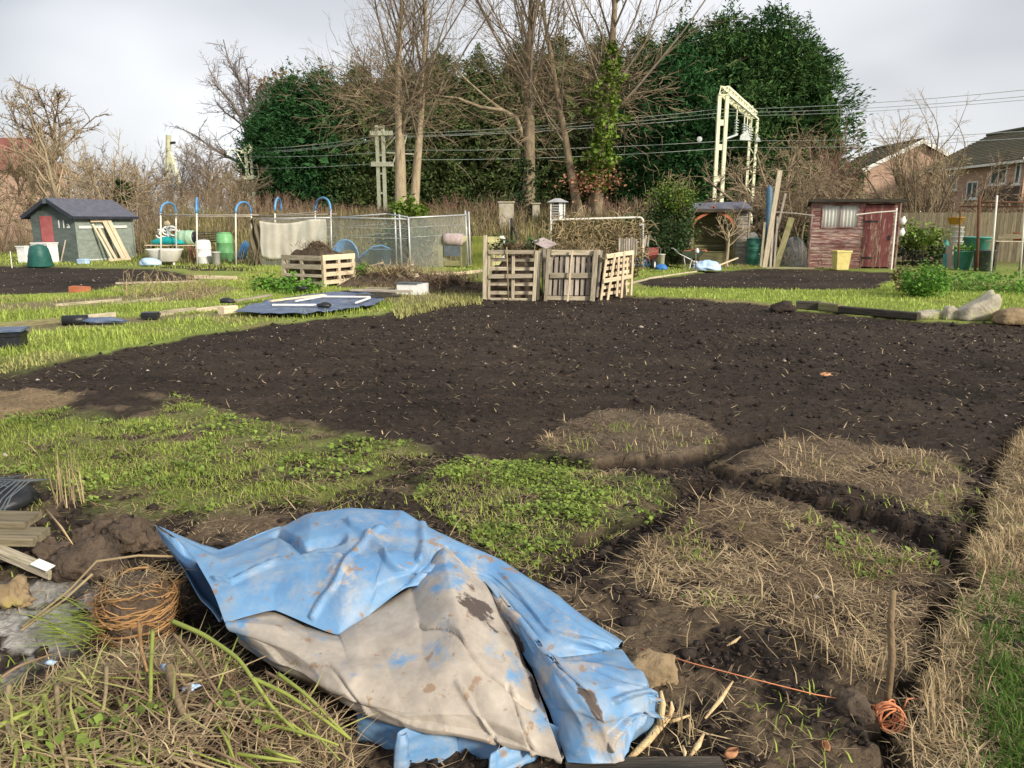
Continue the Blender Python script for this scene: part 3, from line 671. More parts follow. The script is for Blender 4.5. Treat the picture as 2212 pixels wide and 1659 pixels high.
def bare_tree(name, label, base, dirs, lens, rads, levels, seed, bark, twig, parts=1, group=None, cat='tree', limb=None):
    rng = np.random.default_rng(seed); n = len(dirs)
    b = [np.array(base)+np.array(o) for o in ([(0,0,-.15)]*n if np.ndim(base) == 1 else [(0,0,0)]*n)] if np.ndim(base) == 1 else base
    S = grow(rng, b, dirs, lens, rads, levels)
    t = thing(name, tuple(np.array(b[0])), label, cat, group)
    for j in range(n):
        V, F = seg_mesh(tuple(a_[j::n] for a_ in S[0]), 9 if n < 4 else 6); np_obj('trunk' if n < 4 else 'stem', V, F, bark, t, smooth=True)
    if len(S) > 1:
        a = [seg_mesh(s, 5) for s in S[1:1+parts]]; c = [seg_mesh(s, 3) if i_ == 0 else seg_ribbon(s) for i_, s in enumerate(S[1+parts:])]; V, F = join(*(a+c)); nb = sum(len(f) for _, f in a)
        o = np_obj('crown', V, F, limb or bark, t); o.data.materials.append(MAT[twig]); mi = np.ones(len(F), dtype=np.int32); mi[:nb] = 0; o.data.polygons.foreach_set('material_index', mi)
    return t, S
def spray(C, Dr, size, rng, aspect=.32): return leaflets(C, size, rng, upness=.2, aspect=aspect, dirs=Dr)
def conifer(label, base, H, Rad, mt, seed, nclump=400, per=33, size=.27, fat=.8, gap=0):
    rng = np.random.default_rng(seed); base = np.array(base)
    t = 1-rng.power(1.6, nclump) if False else rng.beta(1.1, 1.25, nclump); az = rng.uniform(0, 2*np.pi, nclump)
    def prof(t): return Rad*np.where(t < .35, .78+.22*t/.35, (1-((t-.35)/.65)**(1.9*fat+.4))**.85)
    lob = 1+.20*np.sin(az*3+seed+t*4)+.16*np.sin(az*5+seed*2+t*11)
    r = prof(t)*lob*rng.uniform(.62, 1.07, nclump)
    C = base + np.stack([np.cos(az)*r, np.sin(az)*r, .2+t*(H-.4)], 1)
    out = np.stack([np.cos(az), np.sin(az), np.zeros(nclump)], 1)
    csz = Rad*.155*rng.uniform(.6,1.4,nclump)*(1-.3*t)
    idx = np.repeat(np.arange(nclump), per); g = rng.normal(0,1,(len(idx),3))*np.array([.9,.9,.62])
    pc = C[idx] + g*csz[idx][:,None] + out[idx]*rng.uniform(-.2,.5,(len(idx),1))*csz[idx][:,None]
    dr = out[idx]*.85 + np.array([0,0,.40]) + g*.28
    nk = 8; nl = nk*70; tl = rng.uniform(0, 1, nl); k = np.arange(nl) % nk      # pointed leaders over the top
    ro = Rad*np.concatenate([[0], rng.uniform(.15,.72,nk-1)]); ao = rng.uniform(0,6.28,nk)
    zt_ = H*(.35+.65*np.clip(1-(ro/Rad)**1.18,0,1)**(1/(1.9*fat+.4)))*rng.uniform(.97,1.0,nk); lh = rng.uniform(.9,2.4,nk)
    wd = .42*(1-tl)+.03
    pl = base + np.stack([ro[k]*np.cos(ao[k])+rng.normal(0,1,nl)*wd, ro[k]*np.sin(ao[k])+rng.normal(0,1,nl)*wd, zt_[k]-.75+tl*(lh[k]+.5)], 1)
    ni = nclump*8; ti = rng.uniform(0,.9,ni); ai = rng.uniform(0,2*np.pi,ni); ri = prof(ti)*rng.uniform(.35,.75,ni)
    pi_ = base + np.stack([np.cos(ai)*ri, np.sin(ai)*ri, .2+ti*(H-.6)],1); oi = np.stack([np.cos(ai),np.sin(ai),np.full(ni,.4)],1)
    T = thing('conifer_tree', tuple(base), label, 'tree', 'tall evergreens beyond the railway')
    V, F = join(spray(pc, dr, size, rng), spray(pl, np.tile([[0,0,1.0]],(nl,1))+rng.normal(0,.3,(nl,3)), size*.8, rng), spray(pi_, oi, size*2.6, rng, .7))
    np_obj('crown', V, F, mt, T)
    m = MB().tube([base, base+np.array([.05,.0,H*.5]), base+np.array([0,0,H*.93])], [.28,.18,.03], 8); m.build('trunk', 'bark', T)
    return T
def gbase(u, Y): 
    x = (u-1106)/FPX*Y; return np.array([x, Y, float(bank(np.array([x]), np.array([Y]))[0])])
def topz(v, Y): return D(1106, v, Y).z

cons = [(598,236,57,2.2,'conifer'),(652,166,56,2.7,'conifer'),(716,146,55,2.8,'conifer'),(795,138,55,2.7,'conifer_olive'),(872,130,55,2.6,'conifer_olive'),
        (955,108,55,2.8,'conifer_olive'),(1040,112,55,2.8,'conifer_olive'),(1120,92,54,2.7,'conifer_olive'),(1200,74,54,2.7,'conifer_olive'),(1290,76,54,2.9,'conifer_olive'),(1372,72,54,2.8,'conifer_olive')]
wh = ['at the low outer end of the row, beside the leaning post','second from the low outer end of the row','third from the low outer end of the row','between the pale mast and the low end of the row','behind the twin-stemmed bare tree',
      'between the twin-stemmed tree and the long low limb','midway between the twin-stemmed tree and the ivy-footed trunk','behind the ivy-footed bare trunk','behind the leaning bare stem','directly behind the ivy-covered stem','where the olive row meets the rounded dark evergreen']
for i, (u, v, Y, r, mt) in enumerate(cons):
    conifer('tall evergreen conifer %s' % wh[i], gbase(u, Y), topz(v, Y)-gbase(u, Y)[2], r, mt, 200+i, fat=1.1)
for i, (u, v, Y, r, l, f) in enumerate([(1455,52,49,3.3,'broad dark green evergreen between the ivy-covered tree and the gantry',1.2),(1545,24,50,3.6,'tall dark green evergreen straight behind the railway gantry',1.2),(1630,14,50,3.4,'tallest dark green evergreen rising beyond the far leg of the gantry',1.25),(1700,78,49,3.1,'outermost rounded evergreen with ragged branch tips towards the brick houses',1.1)]):
    T_ = conifer(l, gbase(u, Y), topz(v, Y)-gbase(u, Y)[2], r, 'conifer_bright' if i else 'conifer', 230+i, 560, 38, .30, fat=f)
# a golden leafy tree behind the dark end of the row
def leaf_tree(name, label, base, H, Rad, mt, seed, n=2600, size=.4, z0=.25, cat='tree', bark='bark', group=None, stems=7, flat=1.0):
    rng = np.random.default_rng(seed); base = np.array(base); nc = max(18, n//45)
    g = rng.normal(0,1,(nc,3)); g /= np.linalg.norm(g,axis=1)[:,None]; g *= rng.uniform(.35,1,nc)[:,None]**.6
    cc = base + np.array([0,0,H*(z0+(1-z0)/2)]) + g*np.array([Rad, Rad*flat, H*(1-z0)/2])
    idx = rng.integers(0, nc, n); pc = cc[idx] + rng.normal(0,1,(n,3))*Rad*.17; pc[:,2] = np.maximum(pc[:,2], base[2]+.03)
    T = thing(name, tuple(base), label, cat, group)
    V, F = leaflets(pc, size, rng, upness=.35); np_obj('crown' if cat == 'tree' else 'foliage', V, F, mt, T)
    m = MB()
    for k in range(stems):
        q = cc[rng.integers(0, nc)]; m.tube([base+np.array([rng.normal(0,.05),rng.normal(0,.05),-.05]), (base+q)/2+rng.normal(0,.08,3)*Rad, q], [.02*H**.6+.008,.012*H**.5+.004,.004], 5)
    m.build('trunk' if cat == 'tree' else 'stem', bark, T)
    return T
leaf_tree('beech_tree', 'golden brown leafy tree rising behind the low end of the conifer row', gbase(648,66), topz(160,66)-1.5, 3.0, 'golden_leaf', 301, 3800, .42)

# the three big bare trees in front of the railway
BIG = [dict(n=7, jit=.03, up=.02, kids=15, t0=.38, len=.98, rad=.25, ang=.60, tip=.24, even=1),
       dict(n=6, jit=.10, up=.06, kids=13, t0=.12, len=.46, rad=.36, ang=.62, tip=.22, rmin=.011),
       dict(n=4, jit=.16, up=.05, kids=8, t0=.12, len=.50, rad=.45, ang=.7, tip=.3, rmin=.006),
       dict(n=3, jit=.20, up=.03, tip=.4)]
Yt = 35.5
def pt(u, v, Y=Yt): return np.array(D(u, v, Y))
b1 = gbase(873, Yt); b1b = gbase(897, Yt+.25)
bare_tree('bare_tree', 'tall bare tree with twin pale stems and a green shrub at its foot', [b1-np.array([0,0,.2]), b1b-np.array([0,0,.2])], [(-.03,0,1),(.05,.02,1)], [9.6,9.4], [.30,.24], BIG, 311, 'bark_pale', 'twig_brown', group='big bare trees before the railway', limb='limb_brown')
b2 = gbase(1140, Yt)
t2, S2 = bare_tree('bare_tree', 'tall bare tree with one straight trunk, ivy round its foot', [b2-np.array([0,0,.2])], [(-.01,0,1)], [10.6], [.34], [dict(BIG[0], kids=17, t0=.44)]+BIG[1:], 312, 'bark', 'twig_brown', group='big bare trees before the railway', limb='limb_brown')
b3 = gbase(1255, Yt-.3); b3b = gbase(1282, Yt-.3)
t3, S3 = bare_tree('bare_tree', 'forked bare tree, one stem leaning, the other wrapped in ivy', [b3-np.array([0,0,.2]), b3b-np.array([0,0,.2])], [(-.24,.05,1),(.03,0,1)], [9.4,10.8], [.23,.31], [dict(BIG[0], kids=14)]+BIG[1:], 313, 'bark', 'twig_brown', group='big bare trees before the railway', limb='limb_brown')
# fine twiggy growth low in the crowns
def twig_cloud(parent, cen, rad, n, L, mt, seed, up=.3):
    rng = np.random.default_rng(seed); g = rng.normal(0,.5,(n,3)); g *= np.array(rad)
    p = np.array(cen)+g; d = g/np.array(rad)+rng.normal(0,.6,(n,3)); d[:,2] += up
    S = grow(rng, p, d, L*rng.uniform(.5,1.3,n), np.full(n,.014), [dict(n=3,jit=.2,up=.04,kids=2,t0=.2,len=.6,rad=.6,ang=.6,rmin=.007),dict(n=2,jit=.2)])
    V, F = join(*[seg_ribbon(s) for s in S]); return np_obj('twigs', V, F, mt, parent)
twig_cloud(bpy.data.objects['bare_tree'], pt(850,205), (2.9,2.0,1.7), 1000, 1.3, 'twig_brown', 321)
twig_cloud(t2, pt(1140,225), (1.7,1.4,2.0), 550, 1.1, 'twig_brown', 322)
twig_cloud(t3, pt(1300,190), (2.6,1.6,2.0), 650, 1.2, 'twig_brown', 323)
# crossing limb of the second tree
m = MB(); m.tube([pt(1133,300),pt(1115,255),pt(1085,238),pt(1040,232),pt(990,212),pt(930,205)], [.13,.11,.09,.07,.045,.02], 7)
m.tube([pt(1085,238),pt(1055,215),pt(1010,175),pt(975,140)], [.07,.055,.04,.015], 6); m.build('low_limb', 'bark_pale', t2, smooth=True)
m = MB(); m.tube([pt(1142,330),pt(1110,300),pt(1085,275)], [.06,.05,.02], 6); m.build('snag', 'bark', t2, smooth=True)
def ivy_on(name, pts, rads, n, size, mt, parent, seed):
    rng = np.random.default_rng(seed); pts = np.array(pts); k = rng.uniform(0, len(pts)-1.001, n); i = k.astype(int); f = (k-i)[:,None]
    c = pts[i]*(1-f)+pts[i+1]*f; r = np.array(rads); rr = r[i]*(1-f[:,0])+r[i+1]*f[:,0]
    az = rng.uniform(0,2*np.pi,n); lump = .15+1.7*fbm(k*2.2+7, np.cos(az)*1.1+3, seed, 3)**1.3
    q = rr*lump*rng.uniform(.45,1.1,n)
    c = c + np.stack([np.cos(az)*q, np.sin(az)*q, rng.normal(0,.05,n)],1)
    V, F = leaflets(c, size, rng, upness=.25); return np_obj(name, V, F, mt, parent)
st_ = S3[0][0][1::2]; ivy_on('ivy', [st_[1]]+[st_[k]*(1-f)+st_[k+1]*f for k in range(1,5) for f in (.33,.66,1)], [.3,.42,.55,.85,.65,.6,.95,1.0,.85,.7,.4,.25,.15], 5200, .16, 'ivy', t3, 331)
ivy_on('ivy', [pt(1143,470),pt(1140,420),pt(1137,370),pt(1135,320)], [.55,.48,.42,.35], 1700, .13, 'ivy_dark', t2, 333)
rng_ = np.random.default_rng(334); c_ = np.concatenate([pt(1243,404)+rng_.normal(0,1,(230,3))*[.5,.3,.28]+[0,-.9,.15], pt(1305,398)+rng_.normal(0,1,(290,3))*[.55,.3,.30]+[0,-.9,.15], pt(1272,420)+rng_.normal(0,1,(110,3))*[.4,.3,.25]+[0,-.9,.1]])
V, F = leaflets(c_, .12, rng_); np_obj('dead_leaves', V, F, 'copper_leaf', t3)
leaf_tree('evergreen_shrub', 'bright evergreen shrub at the foot of the twin-stemmed tree', gbase(890,34.3)-np.array([0,0,.1]), 1.05, .75, 'ivy', 335, 1500, .16, 0, 'shrub')

# scrub and trees on the left
SHR = [dict(n=5,jit=.12,up=.04,kids=11,t0=.2,len=.6,rad=.5,ang=.6,rmin=.022,tip=.3),dict(n=4,jit=.18,up=.03,kids=8,t0=.15,len=.55,rad=.5,ang=.7,rmin=.016),dict(n=3,jit=.2,up=.0,kids=3,t0=.2,len=.55,rad=.6,ang=.7,rmin=.008),dict(n=2,jit=.2)]
def shrub(label, u, v, Y, seed, ns, sp, twig, bark='bark', levels=SHR, rad=.05, name='bare_shrub', cat='shrub', group='bare scrub by the railway', zb=None):
    rng = np.random.default_rng(seed); b = gbase(u, Y); H = topz(v, Y)-b[2]
    if zb is not None: b[2] = zb
    base = [b+np.array([rng.normal(0,.25), rng.normal(0,.2), -.1]) for _ in range(ns)]
    d = [(rng.normal(0,sp), rng.normal(0,sp), 1) for _ in range(ns)]
    return bare_tree(name, label, base, d, list(H*rng.uniform(.7,.98,ns)), list(rad*rng.uniform(.7,1.3,ns)), levels, seed, bark, twig, 1, group, cat)
OAK = [dict(n=6,jit=.05,up=.0,kids=13,t0=.35,len=.75,rad=.45,ang=.75,tip=.35,even=1),dict(n=5,jit=.14,up=.05,kids=9,t0=.2,len=.5,rad=.45,ang=.7,rmin=.02),dict(n=4,jit=.2,up=.03,kids=8,t0=.15,len=.5,rad=.5,ang=.8,rmin=.013),dict(n=3,jit=.22)]
b = gbase(545, 62); bare_tree('bare_tree', 'wide bare tree with a rounded grey crown beside the dark conifers', [b-np.array([0,0,.2])], [(-.02,0,1)], [9.6], [.40], [dict(OAK[0],len=.9,ang=.75,kids=18,t0=.40),dict(OAK[1],rmin=.03,kids=13),dict(OAK[2],rmin=.02,kids=11)]+OAK[3:], 341, 'bark_grey', 'twig_grey')
b = gbase(135, 48); bare_tree('bare_tree', 'low round-headed brown tree behind the green shed', [b-np.array([0,0,.2])], [(.03,0,1)], [7.6], [.26], [dict(OAK[0],kids=17,ang=.9),dict(OAK[1],rmin=.03,kids=11),dict(OAK[2],rmin=.022,kids=9),dict(OAK[3])], 342, 'bark', 'twig_brown')
shrub('pale many-stemmed bare shrub above the green shed ridge', 110, 285, 40, 351, 8, .33, 'twig_tan', 'bark_pale', rad=.07)
shrub('tall pale double-stemmed bare tree rising above the green shed roof', 187, 238, 39, 352, 3, .13, 'twig_tan', 'bark_pale', rad=.10)
shrub('tan bare shrub with an ivy patch beside the green shed', 268, 312, 38, 353, 6, .22, 'twig_tan', 'bark_pale')
shrub('dense brown bare shrub beside the red-roofed house', 20, 318, 40, 354, 9, .38, 'twig_brown')
shrub('dark brown twiggy shrub between the green shed and the leaning post', 330, 345, 44, 355, 8, .35, 'twig_brown')
shrub('greyish tan bare shrub behind the leaning post', 400, 325, 50, 356, 8, .33, 'twig_grey')
shrub('brown bare shrub with a rounded top between the leaning post and farther mast', 462, 312, 52, 357, 8, .33, 'twig_brown')
shrub('tan bare shrub at the foot of the paired-leg mast', 510, 360, 44, 358, 8, .35, 'twig_tan', 'bark_pale')
shrub('brown bare shrub behind the two-legged post', 235, 330, 46, 359, 8, .35, 'twig_brown')
ivy_on('ivy', [np.array(D(262,440,38)), np.array(D(266,405,38)), np.array(D(264,392,38))], [.45,.4,.2], 260, .2, 'ivy_dark', bpy.data.objects['bare_shrub.002'], 360)
for i_, (u_, Y_, h_, lab_) in enumerate(((35,72,9.0,'far hazy bare tree behind the red-roofed house'),(215,78,8.5,'far hazy bare tree above the green shed'),(330,84,8.0,'far hazy bare tree between the shed and the leaning post'),(478,80,9.0,'far hazy bare tree next to the wide grey one'))):
    b = gbase(u_, Y_); bare_tree('bare_tree', lab_, [b-np.array([0,0,.2])], [(0,0,1)], [h_*.62], [.22], [dict(OAK[0],len=.9,ang=.75,kids=15,t0=.3),dict(OAK[1],rmin=.035,kids=10),dict(OAK[2],rmin=.026,kids=6),dict(OAK[3])], 380+i_, 'bark_grey', 'twig_grey')
# right-hand trees
RT = [dict(n=6,jit=.07,up=.03,kids=10,t0=.2,len=.62,rad=.42,ang=.5,rmin=.012,tip=.3),dict(n=5,jit=.14,up=.03,kids=8,t0=.15,len=.5,rad=.5,ang=.6,rmin=.008),dict(n=4,jit=.18,kids=5,t0=.2,len=.5,rad=.6,ang=.7,rmin=.006),dict(n=2,jit=.2)]
rng = np.random.default_rng(361); b = gbase(1982, 33); ns = 10
bare_tree('bare_tree', 'spreading many-stemmed bare tree in front of the brick gable', [b+np.array([rng.normal(0,.14),rng.normal(0,.14),-.1]) for _ in range(ns)], [(rng.normal(0,.42),rng.normal(0,.3),1) for _ in range(ns)], list(rng.uniform(3.8,5.6,ns)), list(rng.uniform(.05,.09,ns)), RT, 361, 'bark', 'twig_tan')
WEEP = [dict(n=6,jit=.12,up=-.02,kids=12,t0=.3,len=.6,rad=.5,ang=.9,rmin=.012,tip=.4),dict(n=6,jit=.2,up=-.09,kids=7,t0=.1,len=.55,rad=.5,ang=.7,rmin=.008),dict(n=4,jit=.22,up=-.06,kids=3,t0=.1,len=.5,rad=.6,ang=.7,rmin=.007),dict(n=2,jit=.2)]
shrub('dense tangled weeping bare shrub beside the railway gantry', 1660, 262, 32, 362, 11, .32, 'twig_tan', 'bark', WEEP, .07)
shrub('second tangled bare shrub, lower, next to the red shed', 1725, 345, 30.5, 363, 9, .3, 'twig_brown', 'bark', WEEP, .05)
shrub('reddish brown twiggy bush between the evergreen and the brick houses', 1768, 335, 38, 364, 14, .16, 'twig_red', 'bark')
shrub('tan bare bush against the first brick house', 1835, 392, 37, 365, 7, .32, 'twig_tan')
shrub('brown bare bush behind the fence next to the red shed', 1900, 402, 35, 366, 7, .3, 'twig_brown')
shrub('slim bare bush between the two brick houses', 2055, 345, 34.5, 367, 4, .25, 'twig_brown')
shrub('bare bush at the downpipe of the second brick house', 2140, 402, 33, 368, 5, .3, 'twig_tan')
# thickets along the railway
def thicket(name, label, x0, x1, y0, y1, n, h, mt, seed, zfun):
    rng = np.random.default_rng(seed); a = rng.uniform(x0, x1, n); y = rng.uniform(y0, y1, n); x = a*y
    hgt = h*(.4+1.0*fbm(a*26, y*.0, seed, 3))*rng.uniform(.5,1.2,n)
    p = np.stack([x, y, bank(x, y)-.05],1); d = np.stack([rng.normal(0,.22,n),rng.normal(0,.22,n),np.ones(n)],1)
    S = grow(rng, p, d, hgt, np.full(n,.012), [dict(n=4,jit=.10,up=0,kids=3,t0=.25,len=.4,rad=.7,ang=.55,rmin=.008),dict(n=2,jit=.2)])
    V, F = join(*[seg_ribbon(s) for s in S]); o = np_obj(name, V, F, mt); return tag(o, label, 'thicket', kind='stuff')
thicket('bramble_thicket', 'reddish leafless stems along the foot of the conifers', -.33, .25, 36.0, 39.5, 2300, 1.15, 'twig_red', 371, None)
thicket('stem_thicket', 'tan leafless stems on the bank behind the cage and pallets', -.5, .27, 32.0, 36, 1700, .95, 'twig_brown', 372, None)
thicket('scrub_thicket', 'brown leafless undergrowth behind the green shed', -1.1, -.33, 35, 44, 2200, 1.9, 'twig_brown', 373, None)
thicket('far_woodland', 'far grey leafless woodland far behind the green shed', -.85, -.30, 74, 88, 1300, 6, 'twig_grey', 374, None)

# ------------------------------------------------------------------ railway
def mast(label, u0, u1, vtop, Y, plates, rungs, wmat='pale_steel', group='railway masts'):
    """two-legged lattice mast: legs, rungs, cross plates"""
    x0 = XU(u0, Y, 400); x1 = XU(u1, Y, 400); g = gbase((u0+u1)/2, Y)[2]; zt = topz(vtop, Y)
    t = thing('railway_mast', ((x0+x1)/2, Y, g), label, 'mast', group)
    for x in (x0, x1): MB().box((x-.09, Y-.10, g-.1), (x+.09, Y+.10, zt)).build('leg', wmat, t)
    for v in rungs: z = topz(v, Y); MB().box((x0+.092, Y-.06, z-.05), (x1-.092, Y+.06, z+.05)).build('rung', wmat, t)
    for v, e0, e1 in plates: z = topz(v, Y); MB().box((x0-e0, Y-.18, z-.12), (x1+e1, Y-.102, z+.12)).build('cross_plate', wmat, t)
    return t, x0, x1
Ym = 44.0
mA, ax0, ax1 = mast('two-legged pale railway mast standing next to the twin-stemmed tree', 818, 831, 271, Ym, [(288,.35,.55),(355,.35,.55)], [275,335,375,417])
for (a_, b_) in (((833,320),(853,297)),((853,297),(879,292)),((879,292),(872,316)),((835,330),(905,334)),((862,312),(850,350))):
    MB().tube([D(a_[0],a_[1],Ym), D(b_[0],b_[1],Ym-.3)], .035, 6).build('arm', 'pale_steel', mA)
mB, bx0, bx1 = mast('farther two-legged pale railway mast at the end of the conifer row', 536, 547, 311, 55, [(328,.3,.4),(384,.35,.4)], [316,350,405,425])
for (a_, b_) in (((536,330),(500,322)),((540,380),(512,331)),((500,322),(490,335))):
    MB().tube([D(a_[0],a_[1],55), D(b_[0],b_[1],54.7)], .04, 6).build('arm', 'pale_steel', mB)
pb = gbase(378, 58); t = thing('railway_post', tuple(pb), 'tall pale wooden railway post with a slanting brace', 'post')
MB().tube([pb-np.array([0,0,.2]), D(364,292,58)], [.24,.20], 8).build('pole', 'lichen_steel', t)
MB().bar(D(368,330,58), np.array([gbase(425,57.5)[0],57.5,pb[2]-.1]), .26, .26).build('brace', 'pale_steel', t)
MB().tube([D(366,309,58), D(378,308,57.8)], .09, 6).build('bracket', 'black_steel', t)
# gantry over the tracks
YN, YF = 37.5, 46.0
xa, xb = XU(1549.5, YN, 300), XU(1566, YN, 300); gN = float(bank(np.array([xa]), np.array([YN]))[0]); zB = topz(205, YN); zT = topz(188, YN)
xf0, xf1 = XU(1621, YF, 260), XU(1636, YF, 260)
t = thing('railway_gantry', ((xa+xb)/2, YN, gN), 'pale lattice railway gantry spanning the tracks behind the arbour', 'gantry')
for x in (xa, xb): MB().box((x-.075, YN-.09, gN-.1), (x+.075, YN+.09, zB)).build('leg', 'pale_steel', t)
for v in (265, 318, 386): z = topz(v, YN); MB().box((xa+.077, YN-.05, z-.13), (xb-.077, YN+.05, z+.13)).build('batten', 'pale_steel', t)
for x in (xf0, xf1): MB().box((x-.07, YF-.08, gN-.1), (x+.07, YF+.08, zB)).build('leg', 'pale_steel', t)
m = MB(); z = gN+.4; k = 0
while z < zB-.6:
    m.bar((xf0 if k % 2 else xf1, YF, z), (xf1 if k % 2 else xf0, YF, z+.55), .04, .04); z += .55; k += 1
m.build('lacing', 'pale_steel', t)
cA = [Vector((xa-.05, YN-.1, zB)), Vector((xb+.05, YN-.1, zB)), Vector((xa+.02, YN-.1, zT)), Vector((xb-.02, YN-.1, zT))]
cB = [Vector((xf0-.05, YF+.1, zB)), Vector((xf1+.05, YF+.1, zB)), Vector((xf0+.02, YF+.1, zT)), Vector((xf1-.02, YF+.1, zT))]
for i in range(4): MB().bar(cA[i], cB[i], .09, .09).build('boom', 'pale_steel', t)
m = MB(); nb = 11
for i in range(nb):
    f0, f1 = i/nb, (i+1)/nb
    for a_, c_ in ((0,2),(1,3),(0,1),(2,3)):
        p0, p1 = cA[a_].lerp(cB[a_], f0), cA[c_].lerp(cB[c_], f1)
        if i % 2: p0, p1 = cA[c_].lerp(cB[c_], f0), cA[a_].lerp(cB[a_], f1)
        m.bar(p0, p1, .035, .035)
    for a_, c_ in ((0,2),(1,3),(0,1),(2,3)): m.bar(cA[a_].lerp(cB[a_], f0), cA[c_].lerp(cB[c_], f0), .04, .04)
m.build('lattice', 'pale_steel', t)
for f, L_i in ((.42,1.7),(.62,1.5),(.70,1.5),(.82,1.4)):
    p = cA[0].lerp(cB[1], f)
    m = MB()
    MB().tube([p+Vector((0,0,.5)), p-Vector((0,0,.6))], .035, 6).build('hanger', 'pale_steel', t)
    prof = [(.03,0)]
    for k in range(6): prof += [(.03,-.05-k*.13),(.12,-.08-k*.13),(.12,-.10-k*.13),(.03,-.13-k*.13)]
    m.lathe(prof[::-1], p-Vector((0,0,.6)), 10).build('insulator', 'insulator', t)
m = MB(); m.hexa([D(1598,302,41),D(1622,304,41),D(1622,304,41.3),D(1598,302,41.3),D(1600,292,41),D(1615,280,41),D(1615,280,41.3),D(1600,292,41.3)]); m.build('equipment_case', 'insulator', t)
m = MB(); m.hexa([D(1632,306,45.7),D(1643,306,45.7),D(1643,306,46.2),D(1632,306,46.2),D(1634,295,45.7),D(1640,292,45.7),D(1640,292,46.2),D(1634,295,46.2)]); m.build('equipment_case', 'insulator', t)
MB().tube([D(1562,302,37.5), D(1592,291,40)], .05, 6).build('arm', 'insulator', t)
# wires: left far end, mast B, mast A, gantry, off to the right
def wire(pts, label, r=.012):
    q = []
    for i in range(len(pts)-1):
        a_, b_ = Vector(pts[i]), Vector(pts[i+1]); n_ = 10
        for k in range(n_): f = k/n_; q.append(a_.lerp(b_, f)-Vector((0,0,.16*4*f*(1-f))))
    q.append(Vector(pts[-1])); o = MB().tube(q, r, 4).build('overhead_wire', 'wire_steel'); tag(o, label, 'wire', 'overhead railway wires')
def ww(pts, label): wire([D(u, v, Y) for u, v, Y in pts], label)
ww([(430,300,68),(548,321,55),(836,290,44),(1552,236,37.7),(2330,182,25)], 'topmost of the overhead railway wires')
ww([(430,312,68),(548,328,55),(836,296,44.3),(1566,243,38.2),(2330,197,26)], 'second from the top of the overhead railway wires')
ww([(430,318,68),(548,331,55),(850,297,44.5),(1580,250,41),(2330,205,28)], 'third from the top of the overhead railway wires')
ww([(430,330,68),(500,338,55.5),(879,324,44),(1590,303,41),(2330,275,27)], 'upper of the two contact wires below the mast arms')
ww([(430,350,68),(515,363,55.5),(905,345,44),(1592,318,41),(2330,290,27)], 'lowest of the overhead railway wires')
o = MB().lathe([(.03,-.14),(.13,-.12),(.13,.12),(.03,.14)], D(1511,301,40), 14, axis=(.2,1,0)).build('tension_wheel', 'insulator'); tag(o, 'pale round pulley hanging on the railway wire by the gantry', 'pulley')

# ------------------------------------------------------------------ houses
def brick_mat(name, c1, c2, mortar, scale):
    m = bpy.data.materials.new(name); m.use_nodes = True; MAT[name] = m; n = m.node_tree; b = n.nodes['Principled BSDF']; L = n.links.new
    tc = n.nodes.new('ShaderNodeTexCoord'); sx = n.nodes.new('ShaderNodeSeparateXYZ'); ad = n.nodes.new('ShaderNodeMath'); cx = n.nodes.new('ShaderNodeCombineXYZ')
    L(tc.outputs['Object'], sx.inputs[0]); L(sx.outputs[0], ad.inputs[0]); L(sx.outputs[1], ad.inputs[1]); L(ad.outputs[0], cx.inputs[0]); L(sx.outputs[2], cx.inputs[1])
    bt = n.nodes.new('ShaderNodeTexBrick'); bt.inputs['Scale'].default_value = scale; bt.inputs['Color1'].default_value = c1+(1,); bt.inputs['Color2'].default_value = c2+(1,); bt.inputs['Mortar'].default_value = mortar+(1,)
    bt.inputs['Mortar Size'].default_value = .012; bt.inputs['Brick Width'].default_value = .225; bt.inputs['Row Height'].default_value = .075
    L(cx.outputs[0], bt.inputs['Vector']); L(bt.outputs['Color'], b.inputs['Base Color']); b.inputs['Roughness'].default_value = .9
brick_mat('brickwork', (.38,.20,.135), (.50,.28,.19), (.42,.36,.30), 1.0)
